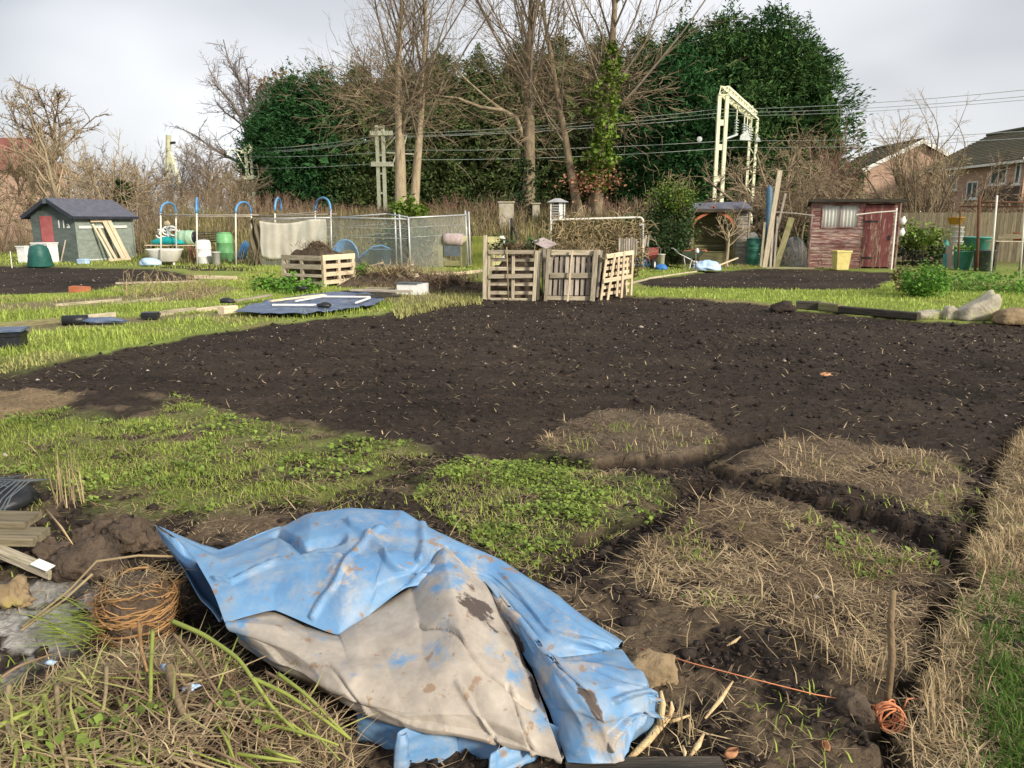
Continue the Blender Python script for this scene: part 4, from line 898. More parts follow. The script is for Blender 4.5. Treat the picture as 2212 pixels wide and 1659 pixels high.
def gable_house(label, x0, x1, y0, y1, ze, zr, gside=True, courses=14):
    xm = (x0+x1)/2; t = thing('brick_house', (xm, (y0+y1)/2, 0), label, 'house', 'brick houses beyond the fence')
    m = MB(); m.hexa([(x0,y0,-.2),(x1,y0,-.2),(x1,y1,-.2),(x0,y1,-.2),(x0,y0,ze),(x1,y0,ze),(x1,y1,ze),(x0,y1,ze)])
    m.add([(x0,y0,ze),(x1,y0,ze),(xm,y0,zr-.15),(x0,y1,ze),(x1,y1,ze),(xm,y1,zr-.15)], [(0,1,2),(5,4,3),(0,2,5,3),(1,4,5,2)])
    m.build('wall', 'brickwork', t)
    o_ = .35; sl = (zr-ze)/(xm-x0)
    for sgn, xe in ((-1, x0), (1, x1)):
        rf = None
        for k in range(courses):           # lapped tile courses
            f0, f1 = k/courses, (k+1)/courses
            xa_ = (xe+sgn*o_)*(1-f0)+xm*f0; xb_ = (xe+sgn*o_)*(1-f1)+xm*f1 - sgn*.03
            za = ze-o_*sl + (zr-ze+o_*sl)*f0 + .10; zb = ze-o_*sl+(zr-ze+o_*sl)*f1 + .06
            p = [(xa_,y0-.3,za-.05),(xb_,y0-.3,zb-.05),(xb_,y1+.3,zb-.05),(xa_,y1+.3,za-.05)]; q = [(a,b,c+.06) for a,b,c in p]
            if sgn > 0: p = p[::-1]; q = q[::-1]
            MB().hexa(p+q).build('tile_course', 'brown_tile', t)
        for yy in (y0-.36,):
            MB().bar((xe+sgn*o_, yy, ze-o_*sl), (xm+sgn*.02, yy, zr+.02), .05, .24, up=(0,0,1)).build('bargeboard', 'white_paint', t)
        MB().box((xe+sgn*o_-.06, y0-.3, ze-o_*sl-.10), (xe+sgn*o_+.06, y1+.3, ze-o_*sl+.02)).build('gutter', 'white_paint', t)
    MB().tube([(xm,y0-.3,zr+.14),(xm,y1+.3,zr+.14)], .10, 8).build('ridge', 'brown_tile', t)
    return t
def win_x(t, x, ya, yb, za, zb, bars=2, glass='window_glass'):    # window on a wall facing -X
    fr = MB(); fr.box((x-.06,ya,za),(x-.004,ya+.07,zb)); fr.box((x-.06,yb-.07,za),(x-.004,yb,zb)); fr.box((x-.06,ya+.07,za),(x-.004,yb-.07,za+.07)); fr.box((x-.06,ya+.07,zb-.07),(x-.004,yb-.07,zb))
    for k in range(1, bars): yy = ya+(yb-ya)*k/bars; fr.box((x-.06,yy-.03,za+.07),(x-.004,yy+.03,zb-.07))
    w = fr.build('window', 'white_paint', t); MB().box((x-.03,ya+.06,za+.06),(x-.01,yb-.06,zb-.06)).build('pane', glass, w)
    MB().box((x-.12,ya-.08,za-.08),(x-.003,yb+.08,za-.003)).build('sill', 'white_paint', w)
h1 = gable_house('brick house whose whole gable faces the plots, white barge boards', XU(1868,50,376), 2*XU(1987,50,323)-XU(1868,50,376), 50, 56, 4.75, 6.35)
x_ = XU(1868,50,376); win_x(h1, x_, 51.2, 52.6, 2.6, 3.8); win_x(h1, x_, 53.6, 54.8, 2.6, 3.8)
h2 = gable_house('brick house with a mossy tiled roof and upstairs windows under the eaves', 24.5, 31.5, 38, 47, 4.55, 6.35, courses=18)
win_x(h2, 24.5, 39.3, 40.6, 3.35, 4.3); win_x(h2, 24.5, 38.25, 38.65, 3.3, 4.35, 1); win_x(h2, 24.5, 41.6, 42.6, 2.7, 3.6); win_x(h2, 24.5, 43.6, 44.8, 3.2, 4.2)
MB().box((24.40,38.05,2.3),(24.497,41.2,3.15)).build('cladding', 'brown_clad', h2)
MB().tube([(24.72,37.93,4.2),(24.72,37.93,0)], .05, 8).build('downpipe', 'white_paint', h2)
MB().box((24.5,37.985,2.75),(31.5,37.999,2.83)).build('brick_band', 'terracotta', h2)
b = gbase(1790, 62); t = thing('chimney', (XU(1790,62,360), 62, 0), 'lone brick chimney between the evergreen and the brick houses', 'chimney')
cx_ = XU(1790,62,360); MB().box((cx_-.4,61.7,-.2),(cx_+.4,62.3,topz(348,62))).build('stack', 'brickwork', t); MB().lathe([(.13,0),(.11,.4)], (cx_,62,topz(348,62)), 10).build('chimney_pot', 'terracotta', t)
xh = XU(-40,60,330); t = thing('red_roofed_house', (xh,62,0), 'house with a dull red roof behind the brown scrub', 'house')
MB().box((xh-5,60,-.2),(xh+2.6,66,5.3)).build('wall', 'brickwork', t)
MB().hexa([(xh-5.4,59.6,5.25),(xh+3,59.6,5.25),(xh+3,66.4,5.25),(xh-5.4,66.4,5.25),(xh-5.4,62.9,7.9),(xh+2.2,62.9,7.9),(xh+2.2,63.1,7.9),(xh-5.4,63.1,7.9)]).build('roof', 'red_tile', t)
# ------------------------------------------------------------------ helpers for built things
PX = lambda px, Y: px*Y/FPX
def fb(parent, u0, v0, u1, v1, Y, wpx, mt, t=.022, name='slat', Y1=None):
    """a plank facing the plots, given by its ends"""
    Y1 = Y if Y1 is None else Y1
    return board(name, D(u0, v0, Y), D(u1, v1, Y1), PX(wpx, (Y+Y1)/2), t, mt, parent, up=(0, 1, 0))
def pole(parent, u0, v0, u1, v1, Y, r, mt, name='post', Y1=None, n=8):
    return MB().tube([D(u0, v0, Y), D(u1, v1, Y if Y1 is None else Y1)], r, n).build(name, mt, parent, smooth=True)
def gp(u, v): q = P(u, v); return Vector((q.x, q.y, 0))
def tub(mb, c, r0, r1, h, n=20, wall=.012, rim=.015, sx=1, sy=1):
    """open vessel with a rolled rim"""
    return mb.lathe([(r0*.98,0),(r1,h-rim),(r1+rim,h-rim),(r1+rim,h),(r1-wall,h),(r0-wall,wall*2)], c, n, sx, sy)
def text_mesh(s, size, loc, xdir, zdir, mt, parent, depth=.006, name='lettering'):
    cu = bpy.data.curves.new('lettering', 'FONT'); cu.body = s; cu.size = size; cu.extrude = depth; cu.align_x = 'CENTER'
    ob = bpy.data.objects.new('tmp', cu); COL.objects.link(ob); dg = bpy.context.evaluated_depsgraph_get()
    me = bpy.data.meshes.new_from_object(ob.evaluated_get(dg)); bpy.data.objects.remove(ob)
    x = Vector(xdir).normalized(); z = Vector(zdir).normalized(); n = x.cross(z)
    for v in me.vertices: v.co = x*v.co.x + z*v.co.y + n*v.co.z
    o = link_mesh(name, me, mt, parent, loc); return o
def sheet(name, f, nu, nv, mt, parent=None, thick=.004, smooth=True):
    V = np.array([tuple(f(i/(nu-1), j/(nv-1))) for j in range(nv) for i in range(nu)])
    i = np.arange((nv-1)*nu).reshape(nv-1, nu)[:, :-1].ravel(); F = np.stack([i, i+1, i+1+nu, i+nu], 1)
    o = np_obj(name, V, F, mt, parent, smooth)
    md = o.modifiers.new('thickness', 'SOLIDIFY'); md.thickness = thick; md.offset = 0
    return o
def nse(x, y, s=0): return float(fbm(np.array([x]), np.array([y]), s, 3)[0])-.5
def blob(name, c, sx, sy, sz, mt, parent=None, seed=0, amp=.35, sub=3, flat_bottom=True):
    bm = bmesh.new(); bmesh.ops.create_icosphere(bm, subdivisions=sub, radius=1)
    rr = random.Random(seed); ph = [rr.uniform(0, 9) for _ in range(6)]
    for v in bm.verts:
        d = v.co.normalized(); k = 1+amp*(nse(d.x*2.1+ph[0]+d.z, d.y*2.1+ph[1]-d.z*1.3, seed)*1.6 + nse(d.x*6+ph[2], d.z*6+d.y*5+ph[3], seed+3)*.6)
        v.co = Vector((d.x*sx, d.y*sy, d.z*sz))*k
        if flat_bottom and v.co.z < -sz*.35: v.co.z = -sz*.35
    V = [tuple(v.co+Vector(c)) for v in bm.verts]; F = [tuple(q.index for q in f.verts) for f in bm.faces]; bm.free()
    m = MB(); m.v = V; m.f = F; return m.build(name, mt, parent, smooth=True)

# ------------------------------------------------------------------ green shed
O = Vector((-18.40, 30.03, 0)); fr = FR(O, (.975, -.222)); GW, GL, HE, HR = 1.95, 3.1, 1.78, 2.36
t = thing('garden_shed', tuple(fr(GW/2, GL/2)), 'grey-green gabled shed with blue felt roof and the number 11a', 'shed')
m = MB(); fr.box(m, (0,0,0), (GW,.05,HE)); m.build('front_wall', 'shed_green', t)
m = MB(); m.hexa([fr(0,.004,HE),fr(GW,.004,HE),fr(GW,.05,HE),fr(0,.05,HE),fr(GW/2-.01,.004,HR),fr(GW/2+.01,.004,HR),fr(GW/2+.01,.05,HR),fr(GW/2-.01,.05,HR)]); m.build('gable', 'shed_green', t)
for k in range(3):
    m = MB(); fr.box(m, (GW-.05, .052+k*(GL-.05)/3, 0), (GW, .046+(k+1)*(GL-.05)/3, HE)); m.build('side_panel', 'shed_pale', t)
m = MB(); fr.box(m, (0,.05,0), (.05,GL,HE)); m.build('rear_side_wall', 'shed_green', t)
m = MB(); fr.box(m, (.05,GL-.05,0), (GW-.05,GL,HE)); m.build('back_wall', 'shed_green', t)
for y in (.03, 1.08, 2.14, 3.14):
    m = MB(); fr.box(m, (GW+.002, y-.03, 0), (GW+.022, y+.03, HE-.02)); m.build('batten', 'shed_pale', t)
m = MB(); fr.box(m, (GW+.024,.15,1.28), (GW+.044,2.75,1.38)); m.build('pale_rail', 'white_paint', t)
m = MB(); fr.box(m, (GW+.002,.35,.06), (GW+.02,1.7,.10)); m.build('bottom_rail', 'white_paint', t)
ov = .17; sl = (HR-HE)/(GW/2)
for s, xe in ((-1, -ov), (1, GW+ov)):
    z0 = HE-ov*sl+.02; xm = GW/2
    q = [fr(xe,-.25,z0),fr(xm,-.25,HR+.02),fr(xm,GL+.2,HR+.02),fr(xe,GL+.2,z0)]
    if s > 0: q = [q[1],q[0],q[3],q[2]]
    m = MB(); m.hexa([a for a in q]+[a+Vector((0,0,.035)) for a in q]); m.build('roof', 'roof_felt', t)
    m = MB(); m.bar(fr(xe,-.27,z0-.03), fr(xm-s*0.0,-.27,HR-.01), .03, .13); m.build('bargeboard', 'dark_trim', t)
    m = MB(); m.bar(fr(xe+s*.015,-.25,z0-.02), fr(xe+s*.015,GL+.2,z0-.02), .03, .11); m.build('fascia', 'dark_trim', t)
m = MB(); fr.box(m, (GW/2-.07,-.31,HR-.16), (GW/2+.07,-.286,HR+.03)); m.build('finial_plate', 'grey_plastic', t)
m = MB(); fr.box(m, (.42,-.03,.70), (.95,-.003,1.74)); m.build('red_panel', 'red_board', t)
text_mesh('11', .42, fr(1.36,-.012,1.30), fr.x, (0,0,1), 'white_paint', t); text_mesh('a', .34, fr(1.66,-.012,1.30), fr.x, (0,0,1), 'white_paint', t)
# leaning pallet against the shed
t = thing('leaning_pallet', tuple(fr(GW+.5,1.6)), 'pale wooden pallet leaning against the side of the green shed', 'pallet')
def lb(y0, y1, w, x0=.62, z0=0.03, x1=.05, z1=1.72, mt='pale_wood', name='board'):
    board(name, fr(GW+x0, y0, z0), fr(GW+x1, y1, z1), w, .02, mt, t, up=fr.x)
lb(1.05,.75,.09,z1=1.45,x1=.14); lb(1.28,.98,.13,z1=1.35,x1=.17); lb(1.68,1.4,.22); lb(1.95,1.67,.20)
board('crosspiece', fr(GW+.09,.72,1.62), fr(GW+.09,1.72,1.62), .02, .22, 'pale_wood', t); board('crosspiece', fr(GW+.60,.85,.06), fr(GW+.60,2.1,.06), .02, .10, 'pale_wood', t)
# compost bin
c = gp(88, 576); m = MB(); m.lathe([(.40,0),(.41,.03),(.36,.32),(.365,.34),(.30,.62),(.27,.66),(.27,.70),(.16,.745),(.02,.76)], c, 28)
o = m.build('compost_bin', 'green_bin', smooth=True); tag(o, 'dark green plastic compost bin in front of the shed 11a', 'compost bin')
def simple_box(name, label, cat, c, sx, sy, h, mt, rot=0, lid=None, lidmt=None):
    f2 = FR(c, (math.cos(rot), math.sin(rot))); t = thing(name, tuple(c), label, cat); e = .02
    m = MB(); f2.box(m, (-sx/2,-sy/2,0.02), (sx/2,sy/2,h)); f2.box(m, (-sx/2-.015,-sy/2-.015,h-.06), (sx/2+.015,sy/2+.015,h-.03)); m.build('body', mt, t)
    if lid: m = MB(); f2.box(m, (-sx/2-.03,-sy/2-.03,h+.002), (sx/2+.03,sy/2+.03,h+lid)); m.build('lid', lidmt or mt, t)
    return t
simple_box('white_cabinet', 'white cabinet standing against the gable of the green shed', 'cabinet', fr(.80,-.34,0), .70, .5, .72, 'white_plastic', math.atan2(fr.x.y, fr.x.x), .05)
simple_box('white_storage_box', 'small white storage box at the far corner of the green shed', 'box', fr(.05,-.5,0), .35, .4, .60, 'white_plastic', math.atan2(fr.x.y, fr.x.x), .04)
simple_box('blue_crate', 'small blue crate at the corner of the green shed', 'crate', gp(181, 571), .32, .25, .2, 'light_blue', -.2)
o = MB().tube([gp(26,578)-Vector((0,0,.1)), D(22,543,gp(26,578).y)], .014, 6).build('plot_marker', 'white_paint'); tag(o, 'thin white marker stick beside the green compost bin', 'stick')
board('spade', fr(1.40,-.30,.02), fr(1.48,-.03,.85), .04, .04, 'old_wood', label='wooden spade handle leaning on the shed gable below the number', cat='tool')

# ------------------------------------------------------------------ fruit cage with blue hoops
YC = gp(430, 573.5).y
t = thing('fruit_cage', tuple(gp(470,574)), 'timber-post cage frame with blue pipe hoops standing over the far bed', 'cage')
for (u, vb, vt, Y) in ((347,573,461,YC),(380,560,461,YC+1.2),(425,573,461,YC-.05),(509,573,461,YC-.1),(543,560,462,YC+1.1),(594,574,461,YC-.2),(681,560,455,YC+.9),(714.5,578,452,YC-.9)):
    pole(t, u+(1 if u < 700 else 2), vb+3, u, vt, Y, .028, 'galv' if u > 700 else 'white_tube', 'post')
for (u0,v0,u1,v1,Y0,Y1,r) in ((333,463.5,560,464.5,YC,YC-.1,.028),(355,466,545,467,YC+1.1,YC+1.1,.022),(545,467,727,462,YC+.1,YC-.9,.024),(590,464,686,458,YC-.2,YC+.9,.022),(560,474,700,470,YC-.3,YC-.6,.02)):
    MB().tube([D(u0,v0,Y0), D((u0+u1)/2,(v0+v1)/2+1,(Y0+Y1)/2), D(u1,v1,Y1)], r, 7).build('rail', 'grey_wood', t, smooth=True)
def hoop(u0, u1, v0, vt, Y0, Y1):
    q = []
    for k in range(15):
        a = math.pi*k/14; f = (1-math.cos(a))/2; q.append(D(u0+(u1-u0)*f, v0+(vt-v0)*math.sin(a)**.8, Y0+(Y1-Y0)*f))
    MB().tube(q, .036, 8).build('hoop', 'blue_pipe', t, smooth=True)
hoop(347,380,461,437.5,YC,YC+1.2); hoop(424,427,461,428,YC-.05,YC+1.2); hoop(509,542,461,436.5,YC-.1,YC+1.1); hoop(594,607,455,428,YC-.2,YC+1.0); hoop(681,714,455,427,YC+.9,YC-.9)
# bath, sacks and barrels behind the cage
c = gp(355, 573); c.y += .30
t = thing('bath', (XU(350,c.y), c.y, 0), 'old cream bathtub standing in the bed inside the cage', 'bath'); bx = XU(353, c.y)
m = MB(); prof = []
N = 26
for lvl, (a, b_, z) in enumerate([(.36,.20,.10),(.48,.27,.14),(.60,.34,.50),(.64,.37,.54),(.64,.37,.57),(.58,.32,.57),(.50,.25,.18),(.3,.15,.16)]):
    for k in range(N):
        an = 2*math.pi*k/N; cx_ = abs(math.cos(an))**.6*math.copysign(1, math.cos(an)); sy_ = abs(math.sin(an))**.6*math.copysign(1, math.sin(an)); m.v.append((bx+a*cx_, c.y+b_*sy_, z))
for l in range(7):
    for k in range(N): m.f.append((l*N+k, l*N+(k+1)%N, (l+1)*N+(k+1)%N, (l+1)*N+k))
m.f.append(tuple(range(N))[::-1]); m.f.append(tuple(7*N+k for k in range(N))); m.build('tub', 'cream_enamel', t, smooth=True)
for sx in (-.35,.35): MB().box((bx+sx-.03,c.y-.12,-.02),(bx+sx+.03,c.y-.06,.12)).build('foot', 'cream_enamel', t)
q = gp(322, 575); o = blob('feed_sack', (q.x, q.y+.05, .10), .34, .20, .19, 'light_blue', seed=4, amp=.45); tag(o, 'crumpled pale blue plastic sack slumped against the bathtub', 'sack')
YB = c.y+1.3
t = thing('potting_bench', (XU(390,YB), YB, 0), 'low plank bench behind the bathtub carrying a teal sack', 'bench')
for k in range(3): board('plank', (XU(318,YB), YB-.2+k*.2, .66), (XU(424,YB), YB-.2+k*.2, .66), .17, .035, 'pale_wood', t)
for u in (324, 372, 416):
    for dy in (-.2,.2): MB().box((XU(u,YB)-.03,YB+dy-.03,-.02),(XU(u,YB)+.03,YB+dy+.03,.64)).build('leg', 'red_board' if u == 416 else 'dark_wood', t)
o = blob('teal_sack', (XU(362,YB-.1), YB-.1, .78), .60, .22, .19, 'teal_plastic', seed=9, amp=.3); tag(o, 'bulging teal plastic sack lying on the plank bench', 'sack')
t = thing('white_tubing', (XU(365,YB), YB+.05, .86), 'tangle of white rags and tubing heaped above the teal sack', 'tubing'); rr = random.Random(5)
for k in range(9):
    q = []; a0 = rr.uniform(0,6); cx_, cz = XU(365,YB)+rr.uniform(-.28,.28), 1.10+rr.uniform(-.05,.12)
    for j in range(9): a = a0+j*.62; q.append((cx_+.17*math.cos(a), YB+.02+.10*math.sin(a*1.3), cz+.17*math.sin(a)))
    MB().tube(q, .028, 6).build('loop', 'white_plastic', t, smooth=True)
o = blob('straw_hat', (XU(362,YB), YB+.1, ZH(484,YB)), .11, .1, .13, 'pale_wood', seed=3, amp=.2, sub=2); tag(o, 'small tan bundle on top of the white rags', 'bundle')
def barrel(name, label, c, r, h, mt, axis=None, ribs=2, lid='black_plastic'):
    t = thing(name, tuple(c), label, 'barrel'); pr = [(r*.86,0),(r*.97,h*.05)]
    for k in range(ribs): z = h*(k+1)/(ribs+1); pr += [(r,z-.03),(r*1.05,z-.012),(r*1.05,z+.012),(r,z+.03)]
    pr += [(r*.97,h*.93),(r*.88,h*.98)]
    MB().lathe(pr, c, 24, axis=axis).build('body', mt, t, smooth=True)
    ax = Vector(axis).normalized() if axis else Vector((0,0,1))
    MB().lathe([(r*.84,0),(r*.84,.03),(r*.2,.045)], Vector(c)+ax*(h*.982), 20, axis=axis).build('lid', lid, t, smooth=True)
    return t
barrel('lying_barrel', 'pale green barrel lying on its side on the bench end', (XU(384,YB+.2),YB+.2,.93), .27, .72, 'barrel_pale', axis=(1,-.15,.03))
barrel('green_barrel', 'tall bright green barrel standing behind the cage posts', (XU(485,YB+.2),YB+.2,.0), .30, 1.12, 'barrel_green', lid='barrel_green')
barrel('white_drum', 'large translucent white drum between the bench and green barrel', (XU(438,YC+.9),YC+.9,.0), .27, .86, 'white_plastic', lid='white_plastic')
q = (XU(464,YC+.5),YC+.5,.0); o = tub(MB(), q, .13, .16, .46).build('white_bucket', 'white_plastic', smooth=True); tag(o, 'narrow white bucket at the foot of the green barrel', 'bucket')
for k in range(5): fb(None, 426, 503+k*5, 472, 501+k*5, YB+.6, 2.6, 'dark_wood', .06, 'stacked_plank').__setitem__('label', ('topmost','second from the top','middle','second from the bottom','bottommost')[k]+' dark plank in the stack behind the white drum')
for o in [o for o in bpy.data.objects if o.name.startswith('stacked_plank')]: tag(o, None, 'plank', 'planks stacked behind the white drum')
t = thing('pipe_bundle', tuple(gp(518,574)), 'bundle of blue pipes standing in the cage by the hanging net', 'pipes')
for k in range(5): pole(t, 512+k*4, 560, 524+k*3.2, 520+abs(k-2)*3, YC+.6, .035, 'blue_pipe', 'pipe')
# hanging net and fleece
YN2 = YC-.35
def fnet(s, q): return Vector((XU(541+22*s, YN2)+.07*math.sin(q*9+s*4), YN2+.10*math.sin(s*14+q*3), ZH(471+104*q, YN2)))
o = sheet('hanging_net', fnet, 24, 18, 'carpet', thick=.01); tag(o, 'brownish bunched netting hanging at the corner of the cage', 'netting'); o.data.materials[0] = MAT['fence_wood']
def ffl(s, q):
    top = 477+7*math.sin(math.pi*min(1,s*1.3))*1.0 - 4*s
    return Vector((XU(563+149*s, YC-.4)+.02*math.sin(q*7), YC-.45-.4*s+.018*math.sin(s*21+q*2)+.008*math.sin(s*47), ZH(top+(572-top)*q*(.82+.05*math.sin(s*9)), YC-.4)))
o = sheet('fleece_screen', ffl, 60, 16, 'fleece', thick=.004); tag(o, 'beige garden fleece hung along the side of the cage', 'fleece')
# wire-mesh cage with metal poles
YD = gp(884, 583).y
t = thing('mesh_cage', tuple(gp(884,583)), 'grey mesh cage of galvanised poles beside the pallet compost bay', 'cage')
for (u0,v0,u1,v1,Y) in ((853,459,857,572,YD+2.2),(862.5,463,868.5,583,YD+.2),(882,469,887,583,YD),(1005,455,1011.5,574,YD+2.0),(1012.5,457,1016.5,573,YD+2.0)):
    pole(t, u1, v1+2, u0, v0, Y, .030, 'galv', 'pole')
for (u0,v0,Y0,u1,v1,Y1) in ((716,470,YC-.9,884,473.5,YD),(884,470.5,YD,1008,464,YD+2.0),(560,472,YC,716,470,YC-.9),(727,470,YC+1.2,836,462,YD+2.4),(836,462,YD+2.4,880,469,YD)):
    pole(t, u0, v0, u1, v1, Y0, .026, 'galv', 'rail', Y1)
    pole(t, u0, v0+21, u1, v1+21, Y0, .006, 'galv', 'wire', Y1, 5); pole(t, u0, v0+42, u1, v1+42, Y0, .006, 'galv', 'wire', Y1, 5)
def netp(a, b, va, vb_, vc, vd_, Ya, Yb):
    return lambda s, q: Vector(D(a+(b-a)*s, (va*(1-s)+vb_*s)*(1-q)+(vc*(1-s)+vd_*s)*q, Ya+(Yb-Ya)*s)) + Vector((0,.02*math.sin(s*17+q*5),0))
for a in ((716,884,471,474,578,583,YC-.9,YD),(884,1010,472,465,583,574,YD,YD+2.0),(560,716,474,471,578,580,YC-.35,YC-.92)):
    sheet('mesh_panel', netp(*a), 20, 8, 'net', t, .003)
# blue hoops stacked inside the mesh cage, tub, bush
t = thing('hoop_stack', tuple(gp(745,566)), 'stack of bent blue water pipes inside the mesh cage', 'pipes')
for k in range(7):
    q = []
    for j in range(13):
        a = math.pi*j/12; q.append(D(716+k*2+(775-k*2-716)*(1-math.cos(a))/2, 562-(44-k*3.2)*math.sin(a)**.9*(1 if j < 9 else .96), YD+2.4+k*.06))
    MB().tube(q, .026, 7).build('pipe', 'blue_pipe', t, smooth=True)
t = thing('hoop_pile', tuple(gp(800,570)), 'low arch of bent blue pipes beside the slate-blue tub', 'pipes')
for k in range(6):
    q = [D(768+k*3,566,YD+1.9+k*.05), D(785+k*2,548-k*1.2,YD+1.9+k*.05), D(806,533+k*1.4,YD+1.9+k*.05), D(825,530+k*1.6,YD+1.9+k*.05), D(842,537+k*2,YD+1.9+k*.05)]
    MB().tube(q, .026, 7).build('pipe', 'blue_pipe', t, smooth=True)
q = (XU(820,YD+1.4), YD+1.4, 0); o = tub(MB(), q, .33, .40, .62, 24).build('blue_tub', 'blue_tarp_small', smooth=True); o.data.materials[0] = mat('slate_blue', (.05,.11,.17), (.09,.18,.26), rough=.5); tag(o, 'slate-blue round tub inside the mesh cage', 'tub')
leaf_tree('evergreen_bush', 'dark evergreen bush seen through the mesh cage', gbase(880,29)-np.array([0,0,.05]), 1.5, 1.1, 'ivy_dark', 401, 2600, .12, 0, 'shrub')
shrub('bare reddish bush inside the mesh cage near the carpet frame', 915, 520, 27.0, 402, 12, .45, 'twig_brown', rad=.012, levels=[dict(n=4,jit=.15,up=0,kids=7,t0=.2,len=.6,rad=.7,ang=.6,rmin=.006),dict(n=3,jit=.2,kids=3,t0=.3,len=.5,rad=.7,ang=.6,rmin=.005),dict(n=2,jit=.2)], group=None)
shrub('dark brown dead plant inside the hanging net', 548, 515, YC-.1, 403, 14, .3, 'twig_brown', rad=.010, levels=[dict(n=4,jit=.15,up=0,kids=6,t0=.2,len=.5,rad=.7,ang=.6,rmin=.006),dict(n=2,jit=.2)], group=None)
# carpet frame and mossy blocks
YK = 26.6
t = thing('carpet_rack', (XU(978,YK),YK,0), 'wooden post rack with a rolled carpet and a grey board', 'rack')
for u in (952.5, 1001): MB().box((XU(u,YK)-.09,YK-.06,-.02),(XU(u,YK)+.09,YK+.06,ZH(509,YK))).build('post', 'foam_yellow' if u > 1000 else 'mossy_wood', t)
MB().lathe([(.03,0),(.19,.01),(.21,.2),(.215,.5),(.20,.68),(.03,.69)], (XU(957,YK),YK-.02,ZH(517,YK)), 18, axis=(1,0,-.02)).build('carpet_roll', 'carpet', t, smooth=True)
MB().box((XU(959,YK),YK-.10,ZH(553,YK)),(XU(995,YK),YK-.06,ZH(530,YK))).build('grey_board', 'grey_plastic', t)
MB().box((XU(959,YK),YK-.05,ZH(574,YK)),(XU(995,YK),YK-.02,ZH(563,YK))).build('bottom_board', 'mossy_wood', t)
YK2 = 26.2
for (u0,u1,v0,v1,mt_,lab) in ((1020,1031,510,562,'foam_moss','narrow moss-green panel next to the metal poles'),(1031,1045,510,562,'foam_moss','moss-green panel between the metal poles and yellow blocks')):
    MB_ = MB().box((XU(u0,YK2)+.004,YK2-.06+(u0 == 1031)*.03,-.02),(XU(u1,YK2),YK2+.2,ZH(v0,YK2))); o = MB_.build('mossy_panel', mt_); tag(o, lab, 'panel')
YK3 = 20.0; t = thing('block_wall', (XU(1066,YK3),YK3,0), 'short wall of pale yellow blocks behind the first pallet', 'wall')
for r in range(8):
    for k in range(2):
        x0 = XU(1053,YK3)+k*.205+(.0 if r % 2 else .0); z0 = r*.148
        MB().box((x0+.003,YK3-.05+.004*((r+k)%2),z0+.002),(x0+.2,YK3+.15,z0+.145)).build('block', 'foam_yellow', t)
t = thing('white_pipe_end', (XU(1085,19.6),19.6,0), 'white plastic downpipe elbow standing beside the yellow blocks', 'pipe')
MB().bar((XU(1086,19.6),19.6,0), D(1089,513,19.6), .06, .09, up=(0,1,0)).build('pipe', 'white_plastic', t); MB().bar(D(1080,512,19.6), D(1089,512,19.6), .06, .06).build('elbow', 'white_plastic', t)

# ------------------------------------------------------------------ pallet compost bay on the left
C0 = Vector((-4.56, 18.6, 0)); rd = Vector((.464,.886,0)); ld = Vector((-.886,.464,0)); HP = .76
t = thing('compost_bay', tuple(C0), 'square compost bay of wooden pallets heaped with soil', 'compost bay')
def pface(org, d, L, rows, mt, posts, nrm):
    for z, w in rows: board('slat', org+d*.01+nrm*.03+Vector((0,0,z)), org+d*L+nrm*.03+Vector((0,0,z)), .022, w, mt, t)
    for s in posts: board('upright', org+d*s+Vector((0,0,-.02)), org+d*s+Vector((0,0,HP)), .08, .09, mt, t, up=d)
pface(C0, rd, 1.2, [(.71,.13),(.50,.11),(.31,.10),(.12,.10)], 'pale_wood', (.06,.60,1.14), -Vector((-.886,.464,0))*1.0)
pface(C0, ld, 1.25, [(.70,.12),(.49,.12),(.28,.07),(.09,.10)], 'old_wood', (.62,1.2), -rd)
pface(C0+rd*1.2, ld, 1.25, [(.68,.12),(.45,.12),(.2,.1)], 'old_wood', (.1,1.2), rd); pface(C0+ld*1.25, rd, 1.2, [(.68,.12),(.45,.12),(.2,.1)], 'old_wood', (.1,.6,1.1), ld)
def heap(name, label, cen, sx, sy, h, seed, mt='compost', z0=0, cat='compost'):
    def f(s, q):
        x, y = (s-.5)*2, (q-.5)*2; r = max(abs(x), abs(y)); e = max(0, 1-max(0,(r-.75)/.25)**2)
        return Vector((cen[0]+x*sx, cen[1]+y*sy, z0-.02+e*h*(.55+.45*math.exp(-2*(x*x+y*y)))*(1+.5*nse(x*2+seed,y*2,seed)+.25*nse(x*8,y*8+seed,seed))))
    V = np.array([tuple(f(i/27,j/27)) for j in range(28) for i in range(28)]); i = np.arange(27*28).reshape(27,28)[:,:-1].ravel()
    o = np_obj(name, V, np.stack([i,i+1,i+29,i+28],1), mt, smooth=True); return tag(o, label, cat)
cc = C0+rd*.6+ld*.62
f3 = FR(cc, ld); m = MB(); n_ = 26
for j in range(n_):
    for i in range(n_):
        x, y = (i/(n_-1)-.5)*1.12, (j/(n_-1)-.5)*1.08; r = max(abs(x)/.56, abs(y)/.54); e = 1-max(0,(r-.8)/.2)**2
        m.v.append(tuple(f3(x, y, .03+e*(.74+.30*math.exp(-7*(x*x+y*y)))*(1+.25*nse(x*5,y*5,8)))))
for j in range(n_-1):
    for i in range(n_-1): k = j*n_+i; m.f.append((k,k+1,k+1+n_,k+n_))
o = m.build('compost_heap', 'compost', smooth=True); tag(o, 'brown earthy heap filling the square pallet bay', 'compost')
